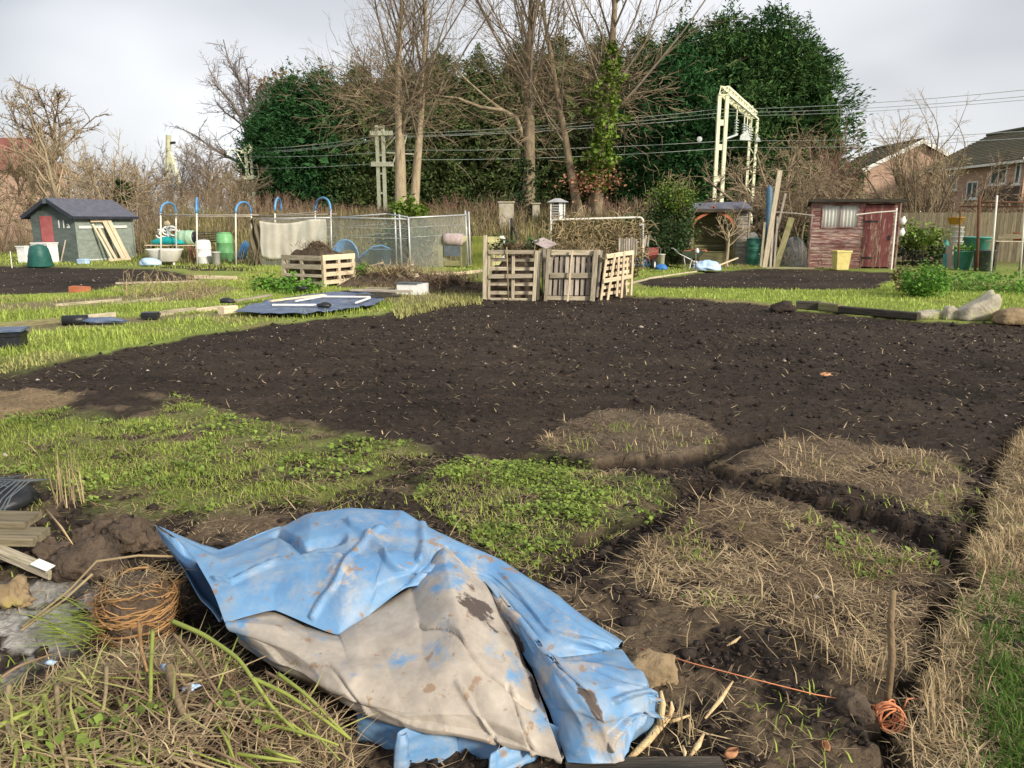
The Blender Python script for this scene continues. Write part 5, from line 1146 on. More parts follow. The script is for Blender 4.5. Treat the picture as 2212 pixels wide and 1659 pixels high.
def straws_on(name, label, cen, sx, sy, z, n, L, mt, seed, w=.012, cat='straw', tilt=.35, zr=.12):
    rng = np.random.default_rng(seed); p = np.array([cen[0],cen[1]])+rng.normal(0,.45,(n,2))*[sx,sy]; zz = z+rng.uniform(-zr,zr,n)-.25*(((p-np.array([cen[0],cen[1]]))/np.array([sx,sy]))**2).sum(1)*zr
    V, F = lying(p, zz, L, w, rng, tilt); o = np_obj(name, V, F, mt); return tag(o, label, cat, kind='stuff')
straws_on('heap_straw', 'dry stalks over the heap in the square pallet bay', cc, .45, .45, .92, 500, .28, 'brown_stem', 411)
leaf_tree('weed_clump', 'bright green leafy weed beside the square pallet bay', gp(786,612), .5, .32, 'weed_leaf', 412, 500, .11, 0, 'plant', 'green_stem')
leaf_tree('weed_clump', 'low green leafy weeds at the foot of the square pallet bay', gp(645,634), .14, .6, 'weed_leaf', 413, 700, .08, 0, 'plant', 'green_stem', flat=.5)
leaf_tree('weed_clump', 'green leafy weeds between the square bay and the blue sheet', gp(600,628), .20, .6, 'weed_leaf', 414, 900, .08, 0, 'plant', 'green_stem', flat=.5)

# ------------------------------------------------------------------ rubble heap of boards, sink, blue sheet
rr = random.Random(21)
hc = gp(850, 618); heap('rubbish_heap', 'low heap of brown rotten plant waste between the plots', (hc.x, hc.y+.5), 1.3, 1.2, .34, 22)
straws_on('heap_stalks', 'dry brown stalks over the rubbish heap', (hc.x,hc.y+.4), 1.2, 1.1, .28, 1300, .40, 'dry_stem', 415, .014)
hc2 = gp(965, 628); heap('bramble_heap', 'low brown bramble heap next to the first upright pallet', (hc2.x, hc2.y+.3), 1.0, .9, .24, 23)
straws_on('bramble_stalks', 'reddish dead bramble stems over the low heap', (hc2.x,hc2.y+.2), 1.0, .9, .20, 1300, .35, 'brown_stem', 416, .012)
scr = [((783,580,20.8),(824,568,20.6),'pale_wood',.12,'pale board propped on top of the rubbish heap'),((868,586,19.5),(891,572,19.4),'pale_wood',.10,'pale board end sticking out of the rubbish heap'),((860,594,19),(876,608,18.8),'old_wood',.10,'short board sloping down the rubbish heap'),
       ((873,592,19.2),(902,592,19.1),'pale_wood',.10,'short level board on the rubbish heap'),((884,604,18.7),(903,595,18.9),'pale_wood',.09,'short tilted board by the level one on the heap'),((875,600,19.1),(893,583,19.0),'old_wood',.09,'weathered board crossing the others on the rubbish heap')]
for a, b_, mt_, w, lab in scr: board('scrap_board', D(*a), D(*b_), w, .03, mt_, label=lab, cat='board', group='scrap boards on the rubbish heap')
for i, (u0,v0,u1,v1,mt_) in enumerate(((745,636,855,639,'grey_wood'),(740,640,850,646,'dark_wood'),(760,642,890,645,'grey_wood'),(730,641,800,650,'pale_wood'),(790,633,852,634,'old_wood'),(770,655,865,656,'dark_wood'))):
    a, b_ = gp(u0,v0), gp(u1,v1); a.z = b_.z = .06+.045*(i % 3)
    board('stacked_board', a, b_, .14, .04, mt_, label=('grey board lying uppermost in the low stack by the rubbish heap','dark board under the grey one by the rubbish heap','longest grey board of the low stack by the rubbish heap','pale board end reaching towards the blue sheet','brown board at the back of the low stack','dark board lying by itself before the low stack')[i], cat='board', group='boards stacked beside the rubbish heap')
c = gp(889, 638); t = thing('butler_sink', tuple(c), 'chipped white trough sink lying by the rubbish heap', 'sink'); f4 = FR((c.x,c.y+.25,0), (.98,-.18))
m = MB(); f4.box(m, (-.30,-.2,0),(.30,-.16,.24)); f4.box(m, (-.30,.16,0),(.30,.2,.24)); f4.box(m, (-.30,-.158,0),(-.26,.158,.24)); f4.box(m, (.26,-.158,0),(.30,.158,.24)); f4.box(m, (-.258,-.158,.01),(.258,.158,.05)); m.build('basin', 'white_plastic', t)
m = MB(); f4.box(m, (-.33,-.23,.242),(.18,.12,.262)); m.build('grey_lid', 'grey_plastic', t)
SHP = [(500,688),(560,664),(640,650),(700,641),(800,641),(836,654),(815,670),(700,687),(640,690)]
def grid_poly(poly, step): 
    a = np.array(poly); xs = np.arange(a[:,0].min(), a[:,0].max()+step, step); ys = np.arange(a[:,1].min(), a[:,1].max()+step, step)
    X, Y = np.meshgrid(xs, ys); return X, Y
Xs, Ys = grid_poly(wp(SHP), .07); ins = poly_sd(Xs.ravel(), Ys.ravel(), wp(SHP), 2.0).reshape(Xs.shape) > 0
Zs = gz(np.stack([Xs.ravel(), Ys.ravel()],1)).reshape(Xs.shape)+.06+.10*np.abs(fbm(Xs*2.2, Ys*2.2, 77, 3)-.5)+.05*fbm(Xs*5,Ys*5,78,2)
R_, K_ = Xs.shape; idx = np.arange(R_*K_).reshape(R_,K_); ok = ins[:-1,:-1] & ins[1:,:-1] & ins[:-1,1:] & ins[1:,1:]
F = np.stack([idx[:-1,:-1][ok], idx[:-1,1:][ok], idx[1:,1:][ok], idx[1:,:-1][ok]],1); used = np.unique(F); mp_ = np.full(R_*K_, -1); mp_[used] = np.arange(len(used))
V = np.stack([Xs.ravel(),Ys.ravel(),Zs.ravel()],1)[used]; o = np_obj('plastic_sheet', V, mp_[F], 'blue_sheet', smooth=True); tag(o, 'dark blue weed-suppressing plastic sheet pegged over a bed', 'plastic sheet')
md = o.modifiers.new('thickness','SOLIDIFY'); md.thickness = .004
for u0,v0,u1,v1,w,mt_,lab in ((585,668,700,653,.07,'pale_wood','pale batten lying diagonally across the blue sheet'),(640,668,705,655,.04,'white_paint','white strip lying across the middle of the blue sheet'),(590,677,690,677,.05,'white_paint','white strip along the near edge of the blue sheet'),(690,657,800,658,.03,'white_paint','thin white strip along the far side of the blue sheet'),
                              (770,672,800,660,.04,'white_paint','short white strip at the far corner of the blue sheet'),(508,668,583,654,.12,'old_wood','old board along the end of the blue sheet'),(478,680,508,676,.16,'pale_wood','thick pale timber offcut at the corner of the blue sheet')):
    a, b_ = gp(u0,v0), gp(u1,v1); z = .15 if 'offcut' not in lab else .07; a.z = b_.z = z; board('batten', a, b_, w, .03 if 'offcut' not in lab else .13, mt_, label=lab, cat='board')
for u, v, s, lab in ((700,678,.09,'black plastic flap folded up on the blue sheet'),(492,668,.10,'black plastic bundle at the board end of the blue sheet'),(655,637,.09,'small dark plastic scrap by the green weeds')):
    q = gp(u,v); o = blob('plastic_flap', (q.x,q.y,.14), s*1.5, s*.8, s*.7, 'black_plastic', seed=int(u), amp=.6, sub=2); tag(o, lab, 'plastic')
# edging boards and bits of the left beds
for u0,v0,u1,v1,h_,mt_,lab in ((341,684,423,674,.10,'old_wood','pale edging board between the black plastic and the blue sheet'),(159,693,250,684,.09,'old_wood','pale edging board between the rolled black plastic and the black box'),(-60,714,128,697,.09,'mossy_wood','weathered edging board running past the rolled black plastic'),(424,676,490,668,.09,'old_wood','weathered edging board that meets the blue sheet'),
                              (120,662,262,650,.06,'old_wood','long low board in the straw-covered bed'),(240,658,360,646,.06,'old_wood','pale low board in the straw-covered bed'),(420,601,512,604,.10,'pale_wood','pale board at the corner of the dug plot before the green shed'),(250,613,420,609,.05,'old_wood','thin board along the near side of the dug plot before the green shed'),
                              (892,600,970,595,.10,'pale_wood','edging board of the bed behind the bramble heap'),(980,595,1045,588,.10,'pale_wood','edging board reaching to the first upright pallet')):
    a, b_ = gp(u0,v0), gp(u1,v1); a.z = b_.z = h_/2-.01; board('edging_board', a, b_, .03, h_, mt_, label=lab, cat='board', group='bed edging boards')
q = gp(155,704); m = MB(); m.lathe([(.02,0),(.08,.01),(.08,.36),(.02,.37)], (q.x-.2,q.y+.1,.07), 18, axis=(1,.3,0)); o = m.build('plastic_roll', 'black_plastic', smooth=True); tag(o, 'roll of black plastic lying against the edging board', 'plastic roll')
q = gp(326,690); simple_box('black_box', 'small black plastic box between two edging boards', 'box', q, .24, .2, .12, 'black_plastic', .2)
q = gp(215,700); o = blob('blue_plastic', (q.x,q.y,.05), .42, .12, .06, 'blue_sheet', seed=31, amp=.5); tag(o, 'strip of dark blue plastic in the grass by the edging boards', 'plastic')
q = gp(8,757); simple_box('dark_crate', 'dark blue crate with a lid at the end of the grass strip', 'crate', Vector((q.x-.05,q.y+.2,0)), .34, .30, .22, 'black_plastic', .3, .03, 'blue_sheet')
q = gp(172,631); o = MB().hexa([Vector(p_) for p_ in [(q.x-.22,q.y-.05,.0),(q.x+.2,q.y-.08,.0),(q.x+.22,q.y+.1,.0),(q.x-.2,q.y+.12,.0),(q.x-.21,q.y-.05,.13),(q.x+.19,q.y-.07,.11),(q.x+.21,q.y+.1,.12),(q.x-.19,q.y+.11,.14)]]).build('brick', 'terracotta'); o.name = 'orange_brick'; tag(o, 'orange brick at the edge of the dug plot before the green shed', 'brick')
rng = np.random.default_rng(431); pts = np.array([gp(u,v)[:2] for u,v in zip(rng.uniform(270,470,120), rng.uniform(618,652,120))])
p0 = np.concatenate([pts, np.zeros((120,1))],1); S = grow(rng, p0, rng.normal(0,.6,(120,3))+[0,0,1], rng.uniform(.2,.65,120), np.full(120,.010), [dict(n=3,jit=.15,kids=2,t0=.3,len=.6,rad=.7,ang=.6,rmin=.007),dict(n=2,jit=.2)])
V, F = join(*[seg_mesh(s,3) for s in S]); o = np_obj('dead_stalks', V, F, 'dry_stem'); tag(o, 'pale dead stalks standing in the straw-covered bed', 'stalks', kind='stuff')
# ------------------------------------------------------------------ three pallets and the compost bays behind them
Y = gp(1108, 646).y
t = thing('upright_pallet', tuple(gp(1108,646)), 'weathered pallet gate with horizontal slats and a thin cane, beside the yellow blocks', 'pallet', 'pallets fronting the compost bays')
W = 'old_wood'
fb(t,1046.5,646,1048,508,Y-.06,8.5,W,.06,'post'); fb(t,1056,646,1056,541,Y-.03,6,W,.05,'post')
fb(t,1055,544.5,1156,544.5,Y-.10,8.5,W,.024,'rail'); fb(t,1055,597,1155,596,Y-.10,9,W,.024,'rail'); fb(t,1050,645.5,1154,647,Y-.02,5,W,.03,'rail')
for v in (560.5, 580, 613, 632): fb(t,1059,v,1154,v+1,Y+.06,7.6,W,.02,'slat')
fb(t,1109,549,1107.5,646,Y+.0,7,W,.08,'upright'); fb(t,1159.5,541,1153,652,Y-.12,8,W,.04,'post'); fb(t,1166.5,541,1162,648,Y+.02,6,W,.06,'post')
pole(t,1094.5,534,1098.5,650,Y-.16,.012,'dry_stem','cane')
t = thing('upright_pallet', tuple(gp(1232,648)), 'weathered pallet gate with close vertical slats between two leaning posts', 'pallet', 'pallets fronting the compost bays')
fb(t,1191,545.5,1297,545.5,Y-.06,11,W,.024,'rail'); fb(t,1188,595,1290,595,Y-.06,11,W,.024,'rail'); fb(t,1180,643.5,1285,645,Y-.04,9,'old_wood',.03,'rail')
for k in range(9):
    u = 1190+k*11.6; fb(t,u+1.2,549,u-3.2+k*.1,638,Y+.0,7.6,'grey_wood',.02,'slat')
fb(t,1185.5,537,1178,650,Y-.13,7.5,W,.05,'post'); fb(t,1288,540,1279,651,Y-.13,10.5,W,.05,'post'); fb(t,1299,541,1289,642,Y+.06,6,'grey_wood',.05,'post'); fb(t,1175,537,1178,630,Y+.2,7,'grey_wood',.06,'post')
fb(t,1236.5,540,1226,652,Y-.16,4.2,'pale_wood',.03,'stake')
t = thing('upright_pallet', tuple(gp(1330,646)), 'paler pallet gate set askew at the end of the compost bays', 'pallet', 'pallets fronting the compost bays')
def pl(s, z): return D(1304+ (1362-1304)*s - (1-s)*0 , 0+ (547 if z else 647) , Y+.0+.75*s)
def sb(u0,v0,s0,u1,v1,s1,w,mt_='pale_wood',th=.024,name='slat',off=0): return board(name, D(u0,v0,Y-.1+.8*s0+off), D(u1,v1,Y-.1+.8*s1+off), PX(w,Y), th, mt_, t, up=(-.7,1,0))
sb(1311,548,0,1298,648,0,6,name='post'); sb(1329,548,.2,1312,650,.2,6.5,name='post'); sb(1349,542,.55,1342,645,.55,6,name='post'); sb(1367.5,541,1,1363,642,1,5.5,name='post')
sb(1310,554,0,1367,545,1,9,off=-.05,name='rail'); sb(1303,607,0,1364,597,1,9,off=-.05,name='rail')
for k, v in enumerate((566,579,593,620,634)): sb(1307-k*2.2,v+2,0,1358,v-7,.9,7,off=.10)
sb(1337,552,.35,1332,640,.35,6,off=.07,name='upright'); sb(1355,556,.8,1352,638,.8,5,off=.12,name='upright')
# side and back boards of the bays
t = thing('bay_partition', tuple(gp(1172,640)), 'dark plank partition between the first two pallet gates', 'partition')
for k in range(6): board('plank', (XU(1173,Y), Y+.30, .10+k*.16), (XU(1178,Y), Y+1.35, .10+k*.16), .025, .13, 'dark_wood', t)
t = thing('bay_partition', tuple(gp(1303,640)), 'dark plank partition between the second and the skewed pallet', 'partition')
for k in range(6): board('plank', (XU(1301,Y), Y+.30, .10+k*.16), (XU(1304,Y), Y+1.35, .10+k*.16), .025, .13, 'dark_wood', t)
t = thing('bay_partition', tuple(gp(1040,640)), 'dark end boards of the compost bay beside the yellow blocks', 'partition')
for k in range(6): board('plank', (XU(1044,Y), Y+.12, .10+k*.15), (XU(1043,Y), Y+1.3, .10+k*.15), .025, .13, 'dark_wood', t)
for i, (u, h_, lab) in enumerate(((1112,1.02,'weedy compost heap behind the slatted first pallet'),(1238,1.06,'straw-topped compost heap behind the close-slatted pallet'),(1326,.86,'compost heap behind the skewed pale pallet'))):
    heap('compost_heap', lab, (XU(u,Y+.8), Y+.86, 0), .58 if i < 2 else .26, .55 if i < 2 else .4, h_, 40+i)
    straws_on('compost_straw', 'dry weeds on the '+lab, (XU(u,Y+.8), Y+.75), .55 if i < 2 else .25, .4 if i < 2 else .3, h_*.93, 900 if i < 2 else 400, .25, ('brown_stem','dry_stem','brown_stem')[i], 440+i, .010)
leaf_tree('weed_patch', 'green weeds growing on top of the first compost heap', Vector((XU(1118,Y+.9),Y+.9,.86)), .32, .5, 'ivy_dark', 443, 900, .06, 0, 'plant', 'green_stem', flat=.7)
a = D(1160,518,Y+1.0); b_ = D(1192,532,Y+.6); o = board('rusty_sheet', a, b_, .34, .012, 'red_board', up=(0,-.5,1)); tag(o, 'reddish board lying tilted on the compost heap', 'board'); o.data.materials[0] = MAT['carpet']
# black steel fence post
t = thing('strainer_post', (XU(1105,27),27,0), 'black steel fence post with a slanting strut', 'post')
pole(t,1105,530,1105,471,27,.045,'black_steel','post'); pole(t,1106,487,1119,520,27,.03,'black_steel','strut',26.6)
# bed frame smothered in vines
YV = 21.8; t = thing('bed_frame_trellis', (XU(1288,YV),YV,0), 'white tubular bed frame used as a trellis behind the compost bays', 'trellis')
q = [D(1190,545,YV),D(1190,482,YV)]+[D(1190+7*(1-math.cos(a*math.pi/10)),482-7*math.sin(a*math.pi/10),YV) for a in range(1,6)]+[D(1198+182*k/6,475-5.5*k/6,YV) for k in range(7)]+[D(1381+8*math.sin(a*math.pi/10),477.5-8*math.cos(a*math.pi/10),YV) for a in range(1,6)]+[D(1389,500,YV),D(1387,572,YV)]
MB().tube(q, .030, 8).build('frame', 'white_tube', t, smooth=True); pole(t,1384,497,1384,570,YV+.05,.025,'white_tube','upright'); MB().box(tuple(D(1380,487,YV-.06)),tuple(D(1389,481,YV-.045)+Vector((0,.001,0)))).build('white_tag', 'white_paint', t)
rng = np.random.default_rng(451); n_ = 700; p0 = np.stack([rng.uniform(XU(1196,YV),XU(1384,YV),n_), YV+rng.normal(0,.10,n_), rng.uniform(.5,1.62,n_)],1)
S = grow(rng, p0, rng.normal(0,1,(n_,3))*[1,.3,.8]+[0,0,-.3], rng.uniform(.3,.9,n_), np.full(n_,.010), [dict(n=6,jit=.28,up=-.06,tip=.7)])
V, F = seg_mesh(S[0], 4); o = np_obj('vine_stems', V, F, 'dry_stem'); tag(o, 'tangle of pale dry vine stems hanging on the bed frame', 'vine', kind='stuff')
p0 = np.stack([rng.uniform(XU(1194,YV),XU(1386,YV),3200), YV+.1+rng.normal(0,.10,3200), rng.uniform(.0,1.58,3200)],1)
V, F = spray(p0, rng.normal(0,1,(3200,3)), .14, rng, .35); o = np_obj('vine_litter', V, F, 'bank_grass'); tag(o, 'dry tan vine leaves packed behind the bed frame', 'vine', kind='stuff')
t = thing('picket_panel', (XU(1358,YV-.5),YV-.5,0), 'short grey picket panel in front of the vine trellis', 'fence')
for k in range(8): fb(t,1338+k*5.2,552,1338.5+k*5.2,512+(k*7 % 5),YV-.5,3.8,'grey_wood',.02,'picket')
fb(t,1335,522,1380,523,YV-.44,3,'grey_wood',.03,'rail')
# utility cabinets on the bank
def cab(label, u0, u1, vt, vb, Y, louv):
    x0, x1 = XU(u0,Y), XU(u1,Y); g = float(bank(np.array([x0]),np.array([Y]))[0])-.05; zt = ZH(vt,Y); xm = x0+(x1-x0)*.58
    t = thing('relay_cabinet', ((x0+x1)/2,Y,g), label, 'cabinet', 'grey cabinets on the railway bank')
    if louv:
        MB().box((x0+.05,Y+.06,g),(x1-.05,Y+.6,zt)).build('body', 'dark_wood', t)
        for xx in (x0, xm, x1-.05): MB().box((xx,Y,g),(xx+(.16 if xx == xm else .05),Y+.055,zt)).build('post', 'white_paint', t)
        z = zt-.12
        while z > g+.05:
            for xa_, xb_ in ((x0+.052,xm-.002),(xm+.162,x1-.052)): MB().bar((xa_,Y+.03,z),(xb_,Y+.03,z),.05,.045,up=(0,-.5,1)).build('louvre', 'galv', t)
            z -= .105
        m = MB(); m.hexa([(x0-.15,Y-.12,zt+.003),(x1+.15,Y-.12,zt+.003),(x1+.15,Y+.75,zt+.003),(x0-.15,Y+.75,zt+.003),(x0+.2,Y+.2,zt+.17),(x1-.2,Y+.2,zt+.17),(x1-.2,Y+.4,zt+.17),(x0+.2,Y+.4,zt+.17)]).build('roof', 'galv', t)
    else:
        MB().box((x0,Y,g),(x1,Y+.5,zt)).build('body', 'stone', t); MB().box((x0-.05,Y-.05,zt+.002),(x1+.05,Y+.55,zt+.06)).build('lid', 'stone', t)
cab('louvred grey cabinet with a hipped roof between the ivy-footed trunk and the forked tree', 1188, 1220, 437, 470, 33.0, True)
cab('pale concrete cabinet half hidden beside the black steel post', 1078, 1110, 438, 460, 33.5, False)
cab('grey cabinet peeping out behind the ivy-footed trunk', 1150, 1165, 441, 460, 34.6, False)
# ivy bush, barrows and bits
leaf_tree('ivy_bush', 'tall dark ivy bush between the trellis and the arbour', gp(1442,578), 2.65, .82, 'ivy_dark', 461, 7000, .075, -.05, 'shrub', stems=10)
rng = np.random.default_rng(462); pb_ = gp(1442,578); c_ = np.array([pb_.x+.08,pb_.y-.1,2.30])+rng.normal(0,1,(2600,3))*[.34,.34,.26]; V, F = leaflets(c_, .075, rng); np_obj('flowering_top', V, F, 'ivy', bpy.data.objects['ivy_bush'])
S = grow(rng, np.array([pb_.x,pb_.y,2.3])+rng.normal(0,.35,(110,3)), rng.normal(0,.5,(110,3))+[0,0,1], rng.uniform(.3,.65,110), np.full(110,.007), [dict(n=3,jit=.2,tip=.6)]); V, F = seg_mesh(S[0],3); np_obj('twigs', V, F, 'dry_stem', bpy.data.objects['ivy_bush'])
leaf_tree('olive_shrub', 'olive-green shrub beyond the trellis, next to the tall ivy bush', gbase(1400,30), 1.9, 1.3, 'ivy_dark', 463, 3200, .10, 0, 'shrub')
def wheel(parent, c, r, w, axis, spokes=False):
    ax = Vector(axis).normalized(); w_ = MB().lathe([(r*.62,-w/2),(r*.9,-w/2),(r,-w*.3),(r,w*.3),(r*.9,w/2),(r*.62,w/2),(r*.62,-w/2)], c, 26, axis=ax, cap=False).build('wheel', 'rubber', parent, smooth=True)
    MB().lathe([(.02,-w*.42),(r*.30,-w*.40),(r*.61,-w*.25),(r*.61,w*.25),(r*.30,w*.40),(.02,w*.42)], c, 20, axis=ax).build('rim', 'white_plastic', w_, smooth=True)
    return w_
# barrow standing on its nose
c = gp(1410, 583); t = thing('upended_wheelbarrow', tuple(c), 'red wheelbarrow stood on its nose against the trellis end', 'wheelbarrow'); Yw = c.y
wheel(t, D(1413,571.5,Yw-.05), .19, .09, (1,-.55,0))
m = MB(); m.hexa([D(1398,565,Yw+.05),D(1418,562,Yw+.05),D(1420,540,Yw+.35),D(1399,540,Yw+.35),D(1396,552,Yw-.12),D(1422,550,Yw-.12),D(1424,534,Yw+.12),D(1397,535,Yw+.12)]); m.build('tray', 'barrow_red', t)
for q in ([(1406,581,Yw),(1404,570,Yw-.15),(1399,550,Yw-.18),(1402,536,Yw),(1395,522,Yw+.05),(1392,510,Yw+.1)],[(1421,575,Yw),(1420,562,Yw-.12),(1426,548,Yw-.15),(1428,538,Yw),(1418,526,Yw+.05),(1414,511,Yw+.1)]): MB().tube([D(*k) for k in q], .017, 7).build('handle_tube', 'barrow_green', t, smooth=True)
o = tub(MB(), (XU(1428,Yw+.3),Yw+.3,0), .13, .15, .50).build('cream_bucket', 'cream_enamel', smooth=True); tag(o, 'tall cream bucket behind the upended red barrow', 'bucket')
t = thing('trellis_post', tuple(gp(1388,580)), 'green-netted wooden post beside the upended barrow', 'post'); pole(t,1389,582,1391,515,gp(1388,581).y,.03,'pale_wood','post'); pole(t,1383,580,1384,520,gp(1388,581).y+.1,.022,'blue_tarp_small','blue_stake')
t = thing('white_rack', (XU(1393,24.9),24.9,0), 'slatted pale rack hung above the upended barrow', 'rack')
for k in range(3): fb(t,1387+k*6,532,1390+k*6,508,24.9,3.6,'grey_wood',.02,'slat')
for u,v,s,lab in ((1372,570,.55,'crumpled bright blue tarpaulin on the grass by the trellis'),(1429,580,.2,'scrap of blue tarpaulin beside the cream bucket')):
    q = gp(u,v+8); o = blob('blue_tarpaulin', (q.x,q.y+.1,.12), s, s*.5, .22 if s > .3 else .12, 'blue_tarp_small', seed=int(u), amp=.7); tag(o, lab, 'tarpaulin')
# green barrow in front of the arbour
c = gp(1498, 580); Yw = c.y; t = thing('wheelbarrow', tuple(c), 'green wheelbarrow filled with red bricks in front of the arbour', 'wheelbarrow')
f5 = FR((XU(1498,Yw),Yw,0), (1,-.25)); wheel(t, f5(.10,-.05,.18), .18, .08, f5.y)
m = MB(); m.hexa([f5(-.22,-.2,.34),f5(.20,-.2,.34),f5(.20,.2,.34),f5(-.22,.2,.34),f5(-.36,-.3,.58),f5(.42,-.3,.60),f5(.42,.3,.60),f5(-.36,.3,.58)]); m.f.pop(1); tr = m.build('tray', 'barrow_green', t)
md = tr.modifiers.new('thickness','SOLIDIFY'); md.thickness = .012
for y in (-.22,.22): MB().tube([f5(.12,y*.4,.18),f5(-.1,y,.33),f5(-.45,y*1.1,.50),f5(-.62,y*1.1,.66),f5(-.72,y*1.1,.68)], .018, 7).build('handle_tube', 'galv', t, smooth=True); MB().tube([f5(-.02,y,.33),f5(-.08,y,.01),f5(-.22,y,.01),f5(-.28,y,.40)], .016, 6).build('leg_tube', 'galv', t, smooth=True)
rr = random.Random(8)
for k in range(7):
    x, y = -.24+.1*k, rr.uniform(-.15,.15); m = MB(); f6 = FR(f5(x,y,0), (math.cos(k*1.7),math.sin(k*1.7))); f6.box(m, (-.1,-.05,.52+rr.uniform(0,.05)), (.1,.05,.60+rr.uniform(0,.06))); o = m.build('barrow_brick', 'terracotta'); tag(o, 'red brick lying in the green wheelbarrow', 'brick', 'bricks in the green wheelbarrow')
t = thing('bottle_topped_stick', tuple(gp(1503,588)), 'dark stick with a white bottle on top before the barrow', 'stick'); Yq = gp(1503,588).y; pole(t,1503,590,1503,546,Yq,.016,'stick','stick'); MB().lathe([(.02,0),(.055,.02),(.06,.09),(.03,.13),(.02,.16)], D(1506,547,Yq), 12).build('bottle', 'white_plastic', t, smooth=True)
q = gp(1532,588); o = blob('rubble_sack', (q.x,q.y+.2,.13), .42, .25, .20, 'light_blue', seed=55, amp=.6, sub=4); tag(o, 'crumpled blue and white rubble sack on the soil edge', 'sack')
a, b_ = gp(1545,584), gp(1592,576); a.z, b_.z = .12, .30; board('long_plank', a, b_, .07, .03, 'pale_wood', label='pale plank resting beside the crumpled rubble sack', cat='plank')
straws_on('prunings', 'pale prunings scattered along the soil edge by the fruit tree', gp(1560,580), 1.4, .5, .05, 260, .3, 'dry_stem', 471, .012, zr=.04)

# ------------------------------------------------------------------ arbour
YA = 28.3; xL, xR, xW = XU(1495,YA), XU(1586,YA), XU(1614,YA); zE = ZH(453,YA); zR_ = ZH(438,YA)
t = thing('garden_arbour', ((xL+xR)/2, YA, 0), 'weathered boarded arbour seat with a red ogee arch', 'arbour')
for x in (xL, xR): MB().box((x-.05,YA-.05,-.02),(x+.05,YA+.05,zE)).build('post', 'mossy_wood', t)
n_ = 15
for k in range(n_):
    z0 = zE*k/n_; z1 = zE*(k+1)/n_
    MB().hexa([(xR+.06,YA-.035,z0),(xW,YA-.035,z0),(xW,YA+.0,z0),(xR+.06,YA+.0,z0),(xR+.06,YA-.012,z1+.01),(xW,YA-.012,z1+.01),(xW,YA+.0,z1+.01),(xR+.06,YA+.0,z1+.01)]).build('clapboard', 'grey_wood', t)
    MB().hexa([(xL+.05,YA+.95,z0),(xR-.05,YA+.95,z0),(xR-.05,YA+1.0,z0),(xL+.05,YA+1.0,z0),(xL+.05,YA+.975,z1+.01),(xR-.05,YA+.975,z1+.01),(xR-.05,YA+1.0,z1+.01),(xL+.05,YA+1.0,z1+.01)]).build('back_board', 'mossy_wood', t)
MB().box((xL-.02,YA+.06,0),(xL+.02,YA+1.0,zE)).build('side_wall', 'mossy_wood', t); MB().box((xW-.03,YA+.003,0),(xW,YA+1.0,zE)).build('side_wall', 'grey_wood', t)
MB().box((xW,YA-.05,0),(xW+.06,YA+.0,zE+.02)).build('corner_post', 'grey_wood', t)
MB().hexa([(xL-.15,YA-.2,zE+.0),(xW+.12,YA-.2,zE+.0),(xW+.12,YA+1.15,zE+.0),(xL-.15,YA+1.15,zE+.0),(xL-.02,YA+.3,zR_),(xW-.05,YA+.3,zR_+.05),(xW-.05,YA+.6,zR_+.05),(xL-.02,YA+.6,zR_)]).build('roof', 'roof_felt', t)
MB().box((xL-.16,YA-.23,zE-.09),(xW+.13,YA-.203,zE+.03)).build('fascia', 'dark_wood', t)
def arch(pts): 
    m = MB(); pts = [D(u,v,YA-.09) for u,v in pts]
    for a, b_ in zip(pts[:-1], pts[1:]): m.bar(a, b_, .09, .04, up=(0,1,0))
    m.build('arch', 'red_board', t).data.materials[0] = MAT['terracotta']
arch([(1494,493),(1499,482),(1505,473),(1517,466),(1530,460),(1538,452),(1541,446)]); arch([(1541,446),(1545,453),(1553,459),(1566,464),(1577,472),(1583,482),(1586,492)])
for v, w in ((531,4),(537,4)): fb(t,1500,v,1583,v,YA+.75,w,'mossy_wood',.03,'back_rail')
for k in range(3): board('seat_board', (xL+.06,YA+.25+k*.17,.46), (xR-.06,YA+.25+k*.17,.46), .15, .03, 'mossy_wood', t)
MB().box((xL+.06,YA+.15,.02),(xR-.06,YA+.18,.43)).build('seat_front', 'mossy_wood', t)
m = MB()
for k in range(9):
    x = xL+.1+k*.15; m.bar((x,YA+.93,ZH(525,YA)),(x+.35,YA+.93,ZH(504,YA)),.025,.015,up=(0,1,0)); m.bar((x+.35,YA+.91,ZH(525,YA)),(x,YA+.91,ZH(504,YA)),.025,.015,up=(0,1,0))
m.build('trellis', 'mossy_wood', t)
pole(None,1473,567,1496,513,YA-.3,.02,'grey_wood','garden_pole'); tag(bpy.data.objects['garden_pole'], 'grey pole leaning against the arbour post', 'pole')
# bare fruit tree before the arbour
FT = [dict(n=4,jit=.05,up=.0,kids=10,t0=.6,len=1.5,rad=.5,ang=.95,tip=.8,even=1),dict(n=6,jit=.13,up=.05,kids=6,t0=.3,len=.42,rad=.45,ang=.7,rmin=.011,tip=.35),dict(n=4,jit=.2,up=.08,kids=4,t0=.2,len=.5,rad=.6,ang=.7,rmin=.007),dict(n=2,jit=.2)]
b = gp(1569,578); bare_tree('fruit_tree', 'small bare fruit tree with crooked grey branches before the arbour', [np.array(b)-np.array([0,0,.05])], [(-.03,0,1)], [1.25], [.062], FT, 482, 'bark_pale', 'twig_tan', cat='tree')
